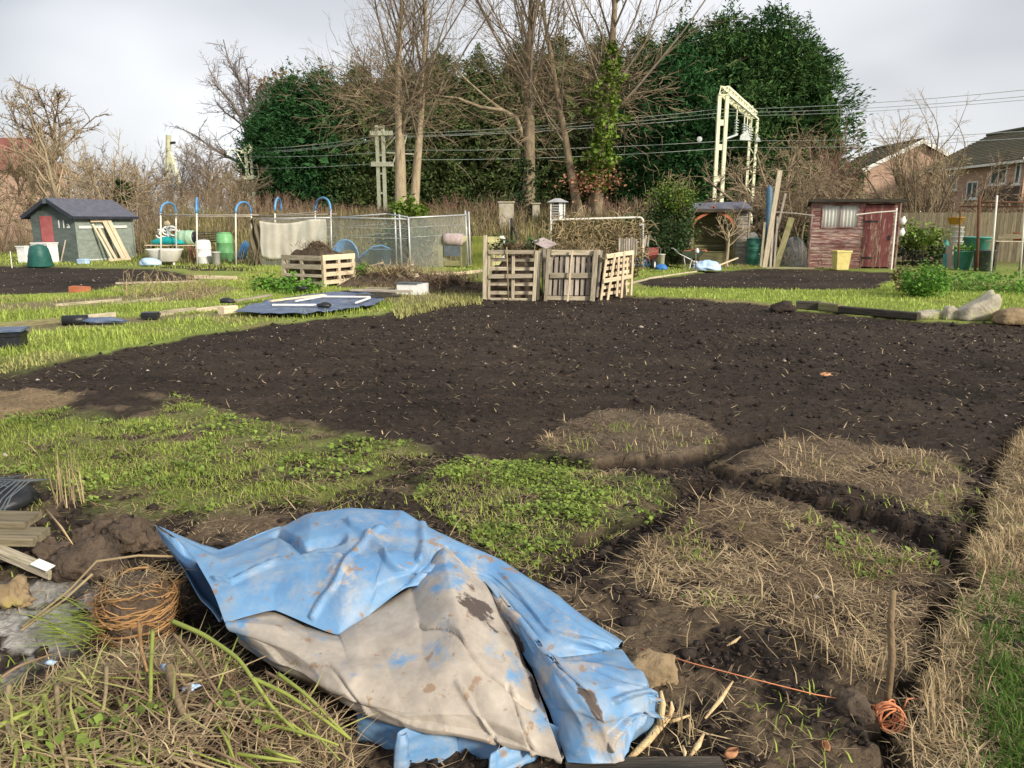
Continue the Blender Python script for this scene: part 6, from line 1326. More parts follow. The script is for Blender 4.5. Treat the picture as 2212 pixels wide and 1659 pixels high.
# water butt, poles, planks right of the arbour
def ribbed(c, r, h, mt_, name, label, cat='water butt'):
    t = thing(name, tuple(c), label, cat); pr = [(r*.88,0),(r*.94,h*.04)]
    for f in (.27,.33,.58,.64,.80): pr += [(r*(.94+.08*f),h*f-.02),(r*(1.0+.07*f),h*f),(r*(.94+.08*f),h*f+.02)]
    pr += [(r,h*.97),(r*.98,h)]; MB().lathe(pr, c, 26).build('body', mt_, t, smooth=True); MB().lathe([(r*1.03,0),(r*1.03,.035),(r*.9,.05),(.03,.07)], Vector(c)+Vector((0,0,h*.99)), 26).build('lid', mt_, t, smooth=True)
    MB().lathe([(.02,0),(.02,.06)], Vector(c)+Vector((.08,-r,.45*h)), 8, axis=(0,-1,0)).build('tap', 'white_plastic', t); return t
ribbed(Vector((XU(1631,YA-.4),YA-.4,0)), .275, .92, 'butt_green', 'water_butt', 'ribbed green water butt at the boarded side of the arbour')
o = MB().lathe([(.02,0),(.20,.01),(.20,.03),(.02,.04)], D(1626,514,YA+.1), 20, axis=(.1,1,.1)).build('pale_disc', 'cream_enamel', smooth=True); tag(o, 'round pale disc propped behind the green water butt', 'disc')
Yp = gp(1652,578).y
board('tall_stake', D(1651,579,Yp), D(1685,368,Yp), .16, .05, 'old_wood', up=(0,1,0), label='very tall pale stake leaning beside the water butt', cat='stake')
for i,(u0,u1,vt,w,mt_,lab) in enumerate(((1664,1671,470,4.5,'grey_wood','thin grey plank leaning next to the tall stake'),(1672,1680,468,4,'grey_wood','second thin grey plank leaning next to the tall stake'),(1676,1710,470,13,'mossy_wood','broad mossy plank leaning at a slant towards the red shed'),(1643,1652,480,5,'old_wood','brown plank behind the foot of the tall stake'),(1660,1697,418,5,'grey_wood','long thin pole crossing behind the tall stake'))):
    board('leaning_plank', D(u0,577,Yp+.1+i*.12), D(u1,vt,Yp+.2+i*.12), PX(w,Yp), .03, mt_, up=(0,1,0), label=lab, cat='plank', group='planks leaning beside the water butt')
m = MB(); m.lathe([(.02,0),(.09,.05),(.115,.5),(.10,1.2),(.11,1.7),(.05,1.85),(.01,1.88)], D(1658,519,Yp+.8), 14, axis=(-.03,0,1)); o = m.build('rolled_tarpaulin', 'blue_sheet', smooth=True); o.data.materials[0] = MAT['slate_blue']; tag(o, 'dark blue rolled tarpaulin standing behind the tall stake', 'tarpaulin')
o = MB().tube([D(1673,458,Yp), D(1720,461,Yp-.1), D(1760,466,Yp-.2)], .022, 7).build('cross_pole', 'grey_wood'); tag(o, 'grey cross pole tied from the tall stake to the red shed', 'pole')
cN = Vector((XU(1716,27.2),27.2,0))
def dome(s, q): 
    a = s*2*math.pi; r = math.cos(q*math.pi/2)**.7; return cN+Vector((math.cos(a)*r*.60*(1+.1*math.sin(a*3)), math.sin(a)*r*.5, .98*math.sin(q*math.pi/2)*(1+.06*math.sin(a*4))))
o = sheet('net_dome', dome, 30, 10, 'dark_net', thick=.004); tag(o, 'grey netting draped over brushwood between the leaning planks and red shed', 'netting')
shrub('brushwood under the grey netting beside the red shed', 1716, 520, 27.2, 491, 22, .5, 'twig_grey', rad=.010, levels=[dict(n=4,jit=.2,up=0,kids=6,t0=.2,len=.5,rad=.7,ang=.8,rmin=.006),dict(n=2,jit=.2)], group=None)

# ------------------------------------------------------------------ red shed
YR = gp(1835, 579).y; x0, x1 = XU(1752,YR,560), XU(1927,YR,560); zt = ZH(433,YR); WR = x1-x0
t = thing('red_shed', ((x0+x1)/2, YR+.9, 0), 'faded red boarded shed with peeling paint and a curtained window', 'shed')
wx0, wx1 = x0+WR*.13, x0+WR*.53; wz0, wz1 = ZH(491,YR), ZH(444,YR); dx0, dx1 = x0+WR*.605, x0+WR*.925; dz1 = ZH(443,YR)
n_ = 19
def lap(xa_, xb_, z0, z1, y=0): 
    if xb_-xa_ < .02: return
    MB().hexa([(xa_,YR+y,z0),(xb_,YR+y,z0),(xb_,YR+y+.03,z0),(xa_,YR+y+.03,z0),(xa_,YR+y+.016,z1+.008),(xb_,YR+y+.016,z1+.008),(xb_,YR+y+.03,z1+.008),(xa_,YR+y+.03,z1+.008)]).build('board', 'red_paint_wood', t)
for k in range(n_):
    z0 = zt*k/n_; z1 = zt*(k+1)/n_; mid = (z0+z1)/2
    hasw = wz0-.05 < mid < wz1+.05; hasd = mid < dz1
    if hasw: lap(x0, wx0-.03, z0, z1); lap(wx1+.03, dx0 if hasd else x1, z0, z1)
    else: lap(x0, dx0 if hasd else x1, z0, z1)
    if hasd: lap(dx1, x1, z0, z1)
for k in range(5):
    xa_ = dx0+(dx1-dx0)*k/5; xb_ = dx0+(dx1-dx0)*(k+1)/5; board('door_board', ((xa_+xb_)/2, YR-.012, .05), ((xa_+xb_)/2, YR-.012, dz1), xb_-xa_-.006, .022, 'red_door_wood', t, up=(0,1,0))
for zz in (.35, 1.55): MB().box((dx0-.02,YR-.034,zz-.03),(dx0+.42,YR-.024,zz+.03)).build('hinge', 'black_steel', t)
MB().box((dx1-.10,YR-.05,.95),(dx1-.04,YR-.024,1.10)).build('latch', 'black_steel', t)
fr_ = MB()
for a, b_ in (((wx0-.03,wz0-.04),(wx1+.03,wz0)),((wx0-.03,wz1),(wx1+.03,wz1+.04)),((wx0-.03,wz0),(wx0,wz1)),((wx1,wz0),(wx1+.03,wz1)),(((wx0+wx1)/2-.015,wz0),((wx0+wx1)/2+.015,wz1))): fr_.box((a[0],YR-.014,a[1]),(b_[0],YR+.02,b_[1]))
wd = fr_.build('window', 'red_paint_wood', t)
for k in range(2):
    xa_ = wx0+.003 if k == 0 else (wx0+wx1)/2+.017; xb_ = (wx0+wx1)/2-.017 if k == 0 else wx1-.003
    sheet('curtain', lambda s, q: Vector((xa_+(xb_-xa_)*s, YR+.05+.018*math.sin(s*30), wz0+(wz1-wz0)*q)), 40, 3, 'curtain', wd, .004)
    MB().box((xa_,YR+.010,wz0+.002),(xb_,YR+.014,wz1-.002)).build('pane', mat('clear_pane%d' % k, (.6,.62,.6), (.7,.72,.7), rough=.1, bump=0, alpha=.12), wd)
MB().box((x1-.03,YR+.035,0),(x1,YR+1.8,zt-.05)).build('side_wall', 'red_paint_wood', t); MB().box((x0,YR+.035,0),(x0+.03,YR+1.8,zt-.05)).build('side_wall', 'red_paint_wood', t); MB().box((x0+.032,YR+1.77,0),(x1-.032,YR+1.8,zt-.1)).build('back_wall', 'red_paint_wood', t)
MB().hexa([(x0-.12,YR-.18,zt+.02),(x1+.12,YR-.18,zt-.01),(x1+.12,YR+1.95,zt-.20),(x0-.12,YR+1.95,zt-.17),(x0-.12,YR-.18,zt+.06),(x1+.12,YR-.18,zt+.03),(x1+.12,YR+1.95,zt-.16),(x0-.12,YR+1.95,zt-.13)]).build('roof', 'dark_trim', t)
MB().bar((x0-.12,YR-.19,zt+.01),(x1+.12,YR-.19,zt-.02),.02,.10).build('fascia', 'dark_wood', t)
for xx in (x0+.02, x1-.02): board('corner_trim', (xx,YR-.016,0), (xx,YR-.016,zt), .05, .03, 'red_paint_wood', t, up=(0,1,0))
t.rotation_euler.z = math.radians(-19); t.location.x += .31
board('white_cane', D(1925,583,YR-.75), D(1937,449,YR-.72), .05, .05, 'white_tube', up=(0,1,0), label='whitewashed pole leaning at the door side of the red shed', cat='pole')
o = MB().tube([D(1850,464,YR-.55), D(1890,459,YR-.65), D(1938,455.5,YR-.76)], .02, 7).build('white_rail', 'white_tube'); tag(o, 'white rail tied across the front of the red shed', 'pole')
for v, lab in ((481,'upper white plastic jug hanging at the red shed corner'),(506,'lower white plastic jug hanging at the red shed corner')):
    o = MB().lathe([(.02,0),(.10,.02),(.115,.16),(.04,.24),(.03,.28)], Vector((XU(1943,YR-.35),YR-.35,ZH(v+4,YR-.35))), 14, axis=(.3,0,1)).build('hanging_jug', 'white_plastic', smooth=True); tag(o, lab, 'jug', 'jugs hanging on the red shed')
q = gp(1820,583); t = thing('yellow_bucket', tuple(q), 'faded yellow square bucket in front of the red shed', 'bucket'); f7 = FR((q.x,q.y+.2,0), (1,.1))
m = MB(); m.hexa([f7(-.20,-.16,0),f7(.20,-.16,0),f7(.20,.16,0),f7(-.20,.16,0),f7(-.245,-.2,.60),f7(.245,-.2,.60),f7(.245,.2,.60),f7(-.245,.2,.60)]); m.f.pop(1); m.build('body', 'yellow_plastic', t); m = MB()
for a in ((-.265,-.22,.56,.265,-.19,.62),(-.265,.19,.56,.265,.22,.62),(-.265,-.188,.56,-.235,.188,.62),(.235,-.188,.56,.265,.188,.62)): f7.box(m, a[:3], a[3:])
m.build('rim', 'yellow_plastic', t)
shrub('dry bare stems growing before the window of the red shed', 1770, 505, YR-.4, 495, 7, .2, 'twig_brown', rad=.009, levels=[dict(n=5,jit=.12,up=.02,kids=5,t0=.3,len=.45,rad=.7,ang=.6,rmin=.006),dict(n=2,jit=.2)], group=None)
shrub('thin bare sapling before the door of the red shed', 1880, 470, YR-.5, 496, 4, .15, 'twig_tan', rad=.010, levels=[dict(n=5,jit=.12,up=.02,kids=7,t0=.3,len=.45,rad=.7,ang=.7,rmin=.006),dict(n=3,jit=.2,kids=3,t0=.2,len=.5,rad=.7,ang=.6,rmin=.005),dict(n=2,jit=.2)], group=None)

# ------------------------------------------------------------------ fence, bins, rusty frame
t = thing('boundary_fence', (XU(2090,30),30,0), 'tall weathered close-board fence behind the bins', 'fence')
xf = XU(1946,31); k = 0; rr = random.Random(77)
while xf < 24.0:
    yy = 31.2-(xf-15)*.22; board('board', (xf, yy+.004*(k % 2), -.02), (xf, yy+.004*(k % 2), 1.88+rr.uniform(-.02,.02)), .135, .02, 'fence_wood', t, up=(.22,1,0)); xf += .14; k += 1
for z in (.4,1.5): board('rail', (15.6,31.2-.6*.22+.06,z), (22.5,31.2-7.5*.22+.06,z), .05, .08, 'fence_wood', t)
def bin_(label, u, vb, vt, rpx, mt_, name='garden_bin', cat='bin'):
    Yb = gp(u,vb).y; x = XU(u,Yb,vb); h = ZH(vt,Yb); r = PX(rpx,Yb)
    o = tub(MB(), (x,Yb,0), r*.82, r, h, 24, rim=.025).build(name, mt_, smooth=True); return tag(o, label, cat), Vector((x,Yb,h))
_, ct = bin_('teal plastic bin with weeds growing in it before the fence', 2078, 582, 542, 19.5, 'bin_teal')
leaf_tree('bin_weeds', 'green weeds spilling out of the teal bin', ct-Vector((0,0,.08)), .3, .26, 'weed_leaf', 501, 350, .07, 0, 'plant', 'green_stem')
bin_('slate grey plastic bin next to the teal bin with weeds', 2122, 585, 540, 20, 'grey_plastic')
Yb = 27.0; o = tub(MB(), (XU(2111,Yb),Yb,.55), .36, .42, .48, 24, rim=.03).build('wide_teal_tub', 'bin_teal', smooth=True); tag(o, 'wide teal tub raised behind the slate grey bin', 'tub'); 
t = thing('tub_stand', (XU(2111,Yb),Yb,0), 'dark crate stand under the wide teal tub', 'stand'); MB().box((XU(2111,Yb)-.32,Yb-.3,-.01),(XU(2111,Yb)+.32,Yb+.3,.545)).build('crate', 'dark_wood', t)
for z in (.12,.30,.48): MB().box((XU(2111,Yb)-.34,Yb-.325,z-.05),(XU(2111,Yb)+.34,Yb-.302,z+.03)).build('slat', 'dark_wood', t)
t = thing('open_compost_bin', tuple(gp(2046,580)), 'open teal compost bin with its flap standing up', 'compost bin'); Yb = gp(2046,579).y
m = MB(); m.hexa([D(2036,578,Yb),D(2058,578,Yb),D(2058,572,Yb+.35),D(2036,572,Yb+.35),D(2037,548,Yb+.05),D(2057,548,Yb+.05),D(2057,548,Yb+.35),D(2037,548,Yb+.35)]); m.build('body', 'bin_teal', t)
m = MB(); m.hexa([D(2044,548,Yb+.30),D(2058,548,Yb+.30),D(2058,548,Yb+.34),D(2044,548,Yb+.34),D(2038,515,Yb+.32),D(2048,520,Yb+.32),D(2048,520,Yb+.36),D(2038,515,Yb+.36)]); m.build('flap', 'bin_teal', t)
Yb = 26.3
for k in range(4): o = tub(MB(), (XU(2067+(-1)**k,Yb),Yb,ZH(530,Yb)+k*.155), .17, .18, .145, 20).build('stacked_bucket', 'white_plastic', smooth=True); tag(o, ('bottom','second from bottom','second from top','top')[k]+' white bucket of the stack behind the teal bin', 'bucket', 'white buckets stacked behind the teal bin')
MB().box((XU(2067,Yb)-.22,Yb-.2,0),(XU(2067,Yb)+.22,Yb+.2,ZH(530,Yb)-.004)).build('bucket_stand', 'grey_wood'); tag(bpy.data.objects['bucket_stand'], 'grey plinth under the stack of white buckets', 'stand')
Yb = 26.0; t = thing('hanging_pot', tuple(D(2064,485,Yb)), 'orange-yellow hanging pot on the rusty pipe frame', 'pot'); o = tub(MB(), D(2064,485,Yb), .19, .25, .24, 20).build('pot', 'orange_plastic', t, smooth=True)
for u in (2053,2075): pole(t,u,470,2065,447,Yb,.006,'rust','hanger')
Yf = gp(2110,586).y; t = thing('scaffold_structure', tuple(gp(2110,586)), 'rusty scaffold pipe frame over the bed by the bins', 'frame')
pole(t,2110,588,2116,423,Yf,.045,'rust','upright'); pole(t,2113,437,2290,437,Yf,.03,'rust','rail'); pole(t,2074,446,2290,447,Yf+.3,.025,'rust','rail',Yf+.1); pole(t,2069,580,2075,446,Yf+.3,.025,'rust','upright')
for u0,v0,u1,v1,lab in ((2139,598,2154,422,'tall white pole standing beside the slate grey bin'),(2203,596,2216,420,'tall white pole standing by the potting table')):
    Yq = gp(u0,v0).y; o = MB().tube([D(u0,v0+2,Yq), D(u1,v1,Yq)], .026, 7).build('white_pole', 'white_tube', smooth=True); tag(o, lab, 'pole')
Yt2 = 25.0; t = thing('potting_table', (XU(2195,Yt2),Yt2,0), 'rough plank table holding terracotta pots behind the white poles', 'table')
for k in range(3): board('plank', (XU(2140,Yt2),Yt2-.2+.2*k,ZH(521,Yt2)), (XU(2290,Yt2),Yt2-.2+.2*k,ZH(521,Yt2)), .18, .03, 'old_wood', t)
board('apron', (XU(2140,Yt2),Yt2-.34,ZH(512,Yt2)), (XU(2290,Yt2),Yt2-.34,ZH(504,Yt2)), .03, .16, 'fence_wood', t)
for u in (2148,2205,2280): MB().box((XU(u,Yt2)-.035,Yt2-.2,-.02),(XU(u,Yt2)+.035,Yt2-.13,ZH(521,Yt2)-.017)).build('leg', 'dark_wood', t)
for k,(u,r) in enumerate(((2199,.12),(2210,.12))): o = tub(MB(), (XU(u,Yt2-.05),Yt2+.05,ZH(521,Yt2)+.017), r*.75, r, .26, 16).build('terracotta_pot', 'terracotta', smooth=True); tag(o, 'terracotta pot standing on the rough plank table', 'pot', 'pots on the plank table')
Yk = 27.4; t = thing('metal_rack', (XU(1972,Yk),Yk,0), 'dark metal rack overgrown with green between the shed and bins', 'rack')
for u in (1950,1972,1994): pole(t,u,576,u,541,Yk,.018,'black_steel','upright')
for v in (541,549,558,568): pole(t,1948,v,1996,v,Yk,.014,'black_steel','rail')
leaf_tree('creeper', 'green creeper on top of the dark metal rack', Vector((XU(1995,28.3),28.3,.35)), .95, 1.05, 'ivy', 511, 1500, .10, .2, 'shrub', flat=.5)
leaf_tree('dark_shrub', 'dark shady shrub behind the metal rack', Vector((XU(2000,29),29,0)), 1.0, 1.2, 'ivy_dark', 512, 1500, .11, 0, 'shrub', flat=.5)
# weeds by the right plot
leaf_tree('weed_bush', 'bushy bright green weed clump before the teal bins', gp(1995,642), .62, .50, 'weed_leaf', 521, 3200, .055, 0, 'plant', 'green_stem', stems=14)
leaf_tree('dead_dock', 'olive-brown dead dock clump beside the green weed bush', gp(1948,630), .60, .26, 'bank_grass', 522, 800, .06, 0, 'plant', 'brown_stem', stems=14)
leaf_tree('weed_bush', 'low spreading green weeds in the bed below the white poles', gp(2150,630), .22, 1.1, 'weed_leaf', 523, 1400, .06, 0, 'plant', 'green_stem', flat=.5)
leaf_tree('weed_bush', 'green weeds between the bins and the rocks', gp(2090,620), .22, .8, 'weed_leaf', 524, 1000, .06, 0, 'plant', 'green_stem', flat=.5)
straws_on('edge_straw', 'dry stems in the bed between the bins and rocks', gp(2130,625), 1.6, .9, .08, 420, .25, 'dry_stem', 525, .010, zr=.06)
# rocks and sleepers along the edge of the big plot
def rock(name, label, u0, u1, vb, vt, mt_, seed, cat='rock', dep=.6, pts=None):
    Yb = gp((u0+u1)/2, vb).y; x0, x1 = XU(u0,Yb,vb), XU(u1,Yb,vb); h = ZH(vt,Yb); w = (x1-x0)/2
    bm = bmesh.new(); bmesh.ops.create_cube(bm, size=2); bmesh.ops.subdivide_edges(bm, edges=bm.edges[:], cuts=9, use_grid_fill=True)
    rr = random.Random(seed); sh = pts or [rr.uniform(.75,1.0) for _ in range(4)]
    for v in bm.verts:
        x, y, z = v.co; r = (abs(x)**5+abs(y)**5+abs(z)**5)**.2; x, y, z = x/r, y/r, z/r; s = (x+1)/2
        top = sh[0]*(1-s)**2+2*sh[1]*s*(1-s)+sh[2]*s*s; zz = (z+1)/2*h*top
        nn = 1+.32*nse(x*1.8+seed,z*1.8+y*1.7,seed)+.13*nse(x*4,z*4+y*4,seed+1)+.05*nse(x*11,z*11+y*9,seed+2)
        v.co = ((x0+x1)/2+x*w*nn, Yb+dep*w*.5+y*w*dep*nn, max(-.03, zz*nn-.02))
    m = MB(); m.v = [tuple(v.co) for v in bm.verts]; m.f = [tuple(q.index for q in f.verts) for f in bm.faces]; bm.free(); o = m.build(name, mt_, smooth=True); return tag(o, label, cat)
rock('edging_stone', 'low oblong pale stone, first of the stones edging the big plot', 1982, 2041, 688, 667, 'stone', 1)
rock('edging_stone', 'small upright pale stone between the two larger edging stones', 2040, 2073, 690, 654, 'stone', 2, pts=[.7,1.15,.5])
rock('edging_stone', 'large wedge-shaped pale rock at the edge of the big plot', 2074, 2154, 692, 636, 'stone', 3, pts=[.5,.75,1.25])
rock('tree_stump', 'mossy rotten stump at the edge of the big plot', 2158, 2240, 700, 664, 'tan_rock', 4, cat='stump', pts=[.8,1.1,.8])
for u0,v0,u1,v1,h_,mt_,lab in ((1719,666,1772,668,.15,'dark_wood','black rotten sleeper between the soil clump and the mossy one'),(1772,669,1815,674,.15,'mossy_wood','mossy sleeper in the middle of the plot edge'),(1815,674,1984,690,.12,'dark_wood','long dark sleeper leading up to the pale edging stones')):
    a, b_ = gp(u0,v0), gp(u1,v1); a.z = b_.z = h_/2-.01; board('sleeper', a, b_, .14, h_, mt_, label=lab, cat='sleeper', group='sleepers along the plot edge')
q = gp(1693,672); o = blob('soil_clump', (q.x,q.y+.1,.03), .22, .18, .12, 'clod', seed=61, amp=.7); tag(o, 'dark clump of dug turf at the start of the sleepers', 'turf')
for u0,v0,u1,v1,lab in ((1345,618,1400,604,'pale edging board at the corner of the dug plot before the red shed'),(1400,603,1505,588,'edging board running from the far plot towards the barrow'),(1655,580,1760,581,'thin white board along the back of the dug plot before the red shed')):
    a, b_ = gp(u0,v0), gp(u1,v1); a.z = b_.z = .02; board('edging_board', a, b_, .025, .05, 'old_wood', label=lab, cat='board', group='bed edging boards')
# ------------------------------------------------------------------ foreground: the blue tarpaulin
def tarp_mat():
    m = bpy.data.materials.new('blue_tarp'); m.use_nodes = True; MAT['blue_tarp'] = m; n = m.node_tree; L = n.links.new; b = n.nodes['Principled BSDF']
    tc = n.nodes.new('ShaderNodeTexCoord')
    def noise(sc, det=6, ro=.62, off=0):
        mp = n.nodes.new('ShaderNodeMapping'); mp.inputs['Location'].default_value = (off, off*.7, 0); L(tc.outputs['Object'], mp.inputs[0])
        q = n.nodes.new('ShaderNodeTexNoise'); q.inputs['Scale'].default_value = sc; q.inputs['Detail'].default_value = det; q.inputs['Roughness'].default_value = ro; L(mp.outputs[0], q.inputs['Vector']); return q.outputs['Fac']
    def mrange(v, a, b_, c=0, d=1):
        q = n.nodes.new('ShaderNodeMapRange'); q.inputs[1].default_value = a; q.inputs[2].default_value = b_; q.inputs[3].default_value = c; q.inputs[4].default_value = d; L(v, q.inputs[0]); return q.outputs[0]
    def attr(nm):
        q = n.nodes.new('ShaderNodeAttribute'); q.attribute_name = nm; return q.outputs['Fac']
    def math_(op, a, b_):
        q = n.nodes.new('ShaderNodeMath'); q.operation = op; q.use_clamp = False
        for i, x in enumerate((a, b_)):
            if isinstance(x, (int, float)): q.inputs[i].default_value = x
            else: L(x, q.inputs[i])
        return q.outputs[0]
    def mixc(f, c1, c2):
        q = n.nodes.new('ShaderNodeMixRGB'); L(f, q.inputs[0])
        for i, x in ((1, c1), (2, c2)):
            if isinstance(x, tuple): q.inputs[i].default_value = x+(1,)
            else: L(x, q.inputs[i])
        return q.outputs[0]
    base = mixc(mrange(noise(3.5), .35, .65), (.085,.205,.395), (.15,.29,.47))
    base = mixc(mrange(noise(7, 6, .7, 3.1), .46, .66, 0, .65), base, (.29,.32,.35))
    dirt = math_('ADD', attr('dirt'), math_('MULTIPLY', math_('SUBTRACT', noise(4.5, 7, .7, 5.2), .5), 1.9))
    dcol = mixc(mrange(noise(9, 6, .65, 8.0), .3, .7), (.27,.225,.175), (.47,.405,.33))
    base = mixc(mrange(dirt, .42, .60, 0, .93), base, dcol)
    sp = mrange(noise(17, 5, .6, 1.7), .61, .66, 0, .85); base = mixc(sp, base, (.24,.16,.10))
    mud_and_shade = math_('ADD', attr('mud_and_shade'), math_('MULTIPLY', math_('SUBTRACT', noise(10, 6, .7, 9.4), .5), 1.5))
    base = mixc(mrange(mud_and_shade, .52, .62), base, (.075,.055,.045))  # mud patches, plus shade painted dark along the cleft edges
    L(base, b.inputs['Base Color']); b.inputs['Roughness'].default_value = .5; b.inputs['Specular IOR Level'].default_value = .4
    bp = n.nodes.new('ShaderNodeBump'); bp.inputs['Strength'].default_value = .25; bp.inputs['Distance'].default_value = .01; L(noise(14, 5), bp.inputs['Height']); L(bp.outputs[0], b.inputs['Normal'])
tarp_mat()
def crom(a, sub, tens=.36):
    """Catmull-Rom along axis 0, tightened so that folds stay crisp"""
    n = len(a); out = []
    for i in range(n-1):
        p0, p1, p2, p3 = a[max(i-1,0)], a[i], a[i+1], a[min(i+2,n-1)]
        for k in range(sub):
            t = k/sub; m1, m2 = (p2-p0)*tens, (p3-p1)*tens
            out.append((2*t**3-3*t*t+1)*p1+(t**3-2*t*t+t)*m1+(-2*t**3+3*t*t)*p2+(t**3-t*t)*m2)
    out.append(a[-1]); return np.array(out)
def patch(name, rows, parent, sub=(9,9), creases=(), amp=.006, seed=0, dirt=None, mud_and_shade=None, fac=1.0, asp=1.6):
    A = np.array([[tuple(P(u, v, z)) if not isinstance(u, Vector) else tuple(u) for (u, v, z) in r] for r in rows], float)
    for rr_ in range(A.shape[0]): pass
    E = crom(A, sub[0], .22); E = crom(E.transpose(1,0,2), sub[1], .22).transpose(1,0,2); R, K = E.shape[:2]
    s = np.linspace(0,1,K)[None,:].repeat(R,0); q = np.linspace(0,1,R)[:,None].repeat(K,1)
    du = np.gradient(E, axis=1); dv = np.gradient(E, axis=0); N = np.cross(du, dv); N /= np.linalg.norm(N,axis=2)[:,:,None]+1e-9; N[N[:,:,2] < 0] *= -1
    h = (fbm(s*5+seed, q*4, 600+seed, 3)-.5)*amp*.8
    for sc_, am_, an_ in ((2.4,5.5,.5),(4.2,2.6,1.9),(8.5,.9,1.1),(15,.35,2.6)):      # crumple facets
        X_ = (s*asp*math.cos(an_)-q*math.sin(an_))*sc_+seed*3.7+.35*np.sin(q*5+seed); Y_ = (s*asp*math.sin(an_)+q*math.cos(an_))*sc_*1.0+seed*1.9
        ix, iy = np.floor(X_), np.floor(Y_); fx, fy = X_-ix, Y_-iy; H = lambda a_, b__: _hash(ix+a_, iy+b__, 700+seed)
        h00, h10, h01, h11 = H(0,0), H(1,0), H(0,1), H(1,1)
        h += np.clip(np.minimum(q,1-q)*7,0,1)*(np.where(fx+fy < 1, h00+(h10-h00)*fx+(h01-h00)*fy, h11+(h01-h11)*(1-fx)+(h10-h11)*(1-fy))-.5)*amp*am_*fac
    for k in range(7):                     # stiff folds: straight ridges with sharp crests
        rr_ = random.Random(seed*31+k); a = rr_.uniform(0,math.pi); c = rr_.uniform(.15,.85)*math.cos(a)+rr_.uniform(.15,.85)*math.sin(a); d = np.abs(s*math.cos(a)+q*math.sin(a)-c); w = rr_.uniform(.05,.14)
        h += np.clip(1-d/w,0,1)*amp*rr_.uniform(-1.2,1.6)
    for (s0,q0,s1,q1,w,hh) in creases:
        ex, ey = s1-s0, q1-q0; t = np.clip(((s-s0)*ex+(q-q0)*ey)/(ex*ex+ey*ey),0,1); d = np.hypot(s-s0-t*ex, q-q0-t*ey); h += np.clip(1-d/(w*.8),0,1)*hh*1.5
    E = E + N*h[:,:,None]; i = np.arange((R-1)*K).reshape(R-1,K)[:,:-1].ravel(); F = np.stack([i,i+1,i+1+K,i+K],1)
    dv_ = np.zeros(R*K) if dirt is None else dirt(s,q).ravel()*1.0; mv = np.zeros(R*K) if mud_and_shade is None else mud_and_shade(s,q).ravel()*1.0
    o = np_obj(name, E.reshape(-1,3), F, 'blue_tarp', parent, smooth=True, attrs={'dirt': dv_+np.zeros(R*K), 'mud_and_shade': mv+np.zeros(R*K)})
    md = o.modifiers.new('thickness','SOLIDIFY'); md.thickness = .0018; md.offset = -1
    return o
tp = thing('blue_tarpaulin_sheet', tuple(P(850,1400)), 'big crumpled blue pool-liner sheet with muddy smears, folded in the foreground', 'tarpaulin')
crest = [(345,1134,.372),(466,1184,.33),(600,1127,.36),(670,1102,.42),(760,1094,.45),(860,1112,.42),(950,1162,.37),(1080,1224,.30),(1200,1303,.25),(1336,1397,.19)]
front = [(486,1346,.25),(535,1331,.26),(592,1317,.27),(660,1346,.24),(730,1371,.21),(795,1330,.24),(880,1268,.31),(1046,1258,.29),(1165,1420,.225),(1334,1402,.185)]
back = []
for (u,v,z) in crest: w_ = P(u,v,z); back.append((Vector((w_.x+.06, w_.y+.30, .0)),0,0))
back2 = []
for (u,v,z) in crest: w_ = P(u,v,z); back2.append((Vector((w_.x+.03, w_.y+.11, z*.72)),0,0))
def lerp3(a,b_,f,dz=0,du=0,dv=0): return (a[0]*(1-f)+b_[0]*f+du, a[1]*(1-f)+b_[1]*f+dv, a[2]*(1-f)+b_[2]*f+dz)
mids = [[lerp3(a,b_,f,dz+ (.02 if 2 <= i <= 6 else .0)*math.sin(f*3.1)) for i,(a,b_) in enumerate(zip(crest,front))] for f,dz in ((.18,.012),(.42,.016),(.7,.012))]
for k, c0_ in enumerate(((388,1170,.35),(425,1216,.325),(462,1282,.29))): mids[k][0] = c0_
patch('top_sheet', [back, back2, crest]+mids+[front], tp, (20,20), seed=1, amp=.006, fac=2.0,
      creases=[(.22,.42,.30,.62,.03,-.03),(.30,.62,.42,.56,.03,-.024),(.05,.75,.42,.66,.02,.016),(.44,.45,.62,.80,.02,.016),(.62,.36,.66,.75,.018,.018),(.70,.45,.66,.95,.02,-.014),(.36,.95,.52,.5,.015,.014),(.80,.55,.95,.85,.02,.010)],
      dirt=lambda s,q: .24+.12*np.exp(-((s-.35)/.18)**2)-.2*(q < .4))
# the open mouth of the fold at the left end
patch('mouth_lip', [[(338,1133,.37),(352,1165,.30),(393,1222,.235),(431,1291,.185),(474,1344,.16)],
                    [(372,1160,.22),(400,1200,.13),(430,1250,.09),(470,1310,.07),(515,1352,.08)],
                    [(520,1200,.06),(530,1240,.05),(560,1290,.04),(600,1330,.04),(640,1360,.05)]], tp, (8,8), seed=2, amp=.004, dirt=lambda s,q: -.3+.6*(q > .9))
# muddy front fold
fe = [(478,1341,.235),(592,1319,.255),(660,1348,.225),(730,1373,.195),(800,1331,.225),(888,1272,.30),(958,1197,.40),(1046,1256,.30),(1078,1300,.25)]
sil = [(518,1378,.15),(620,1450,.135),(700,1493,.13),(790,1536,.125),(880,1569,.12),(960,1579,.12),(1050,1596,.10),(1140,1621,.08),(1213,1646,.055)]
r0 = [(u+4,v-26,z-.06) for u,v,z in fe]; r1 = [(u,v,z-.010) for u,v,z in fe]
lastmid = [(1110,1385,.22),(1140,1460,.17),(1175,1540,.12)]
rm = [[lerp3(a,b_,f,dz) for a,b_ in zip(fe,sil)] for f,dz in ((.3,.03),(.62,.045),(.88,.03))]
for k in range(3): rm[k][-1] = lastmid[k]
under = []
for (u,v,z) in sil: w_ = P(u,v,z); under.append((Vector((w_.x+.02,w_.y+.10,.03)),0,0))
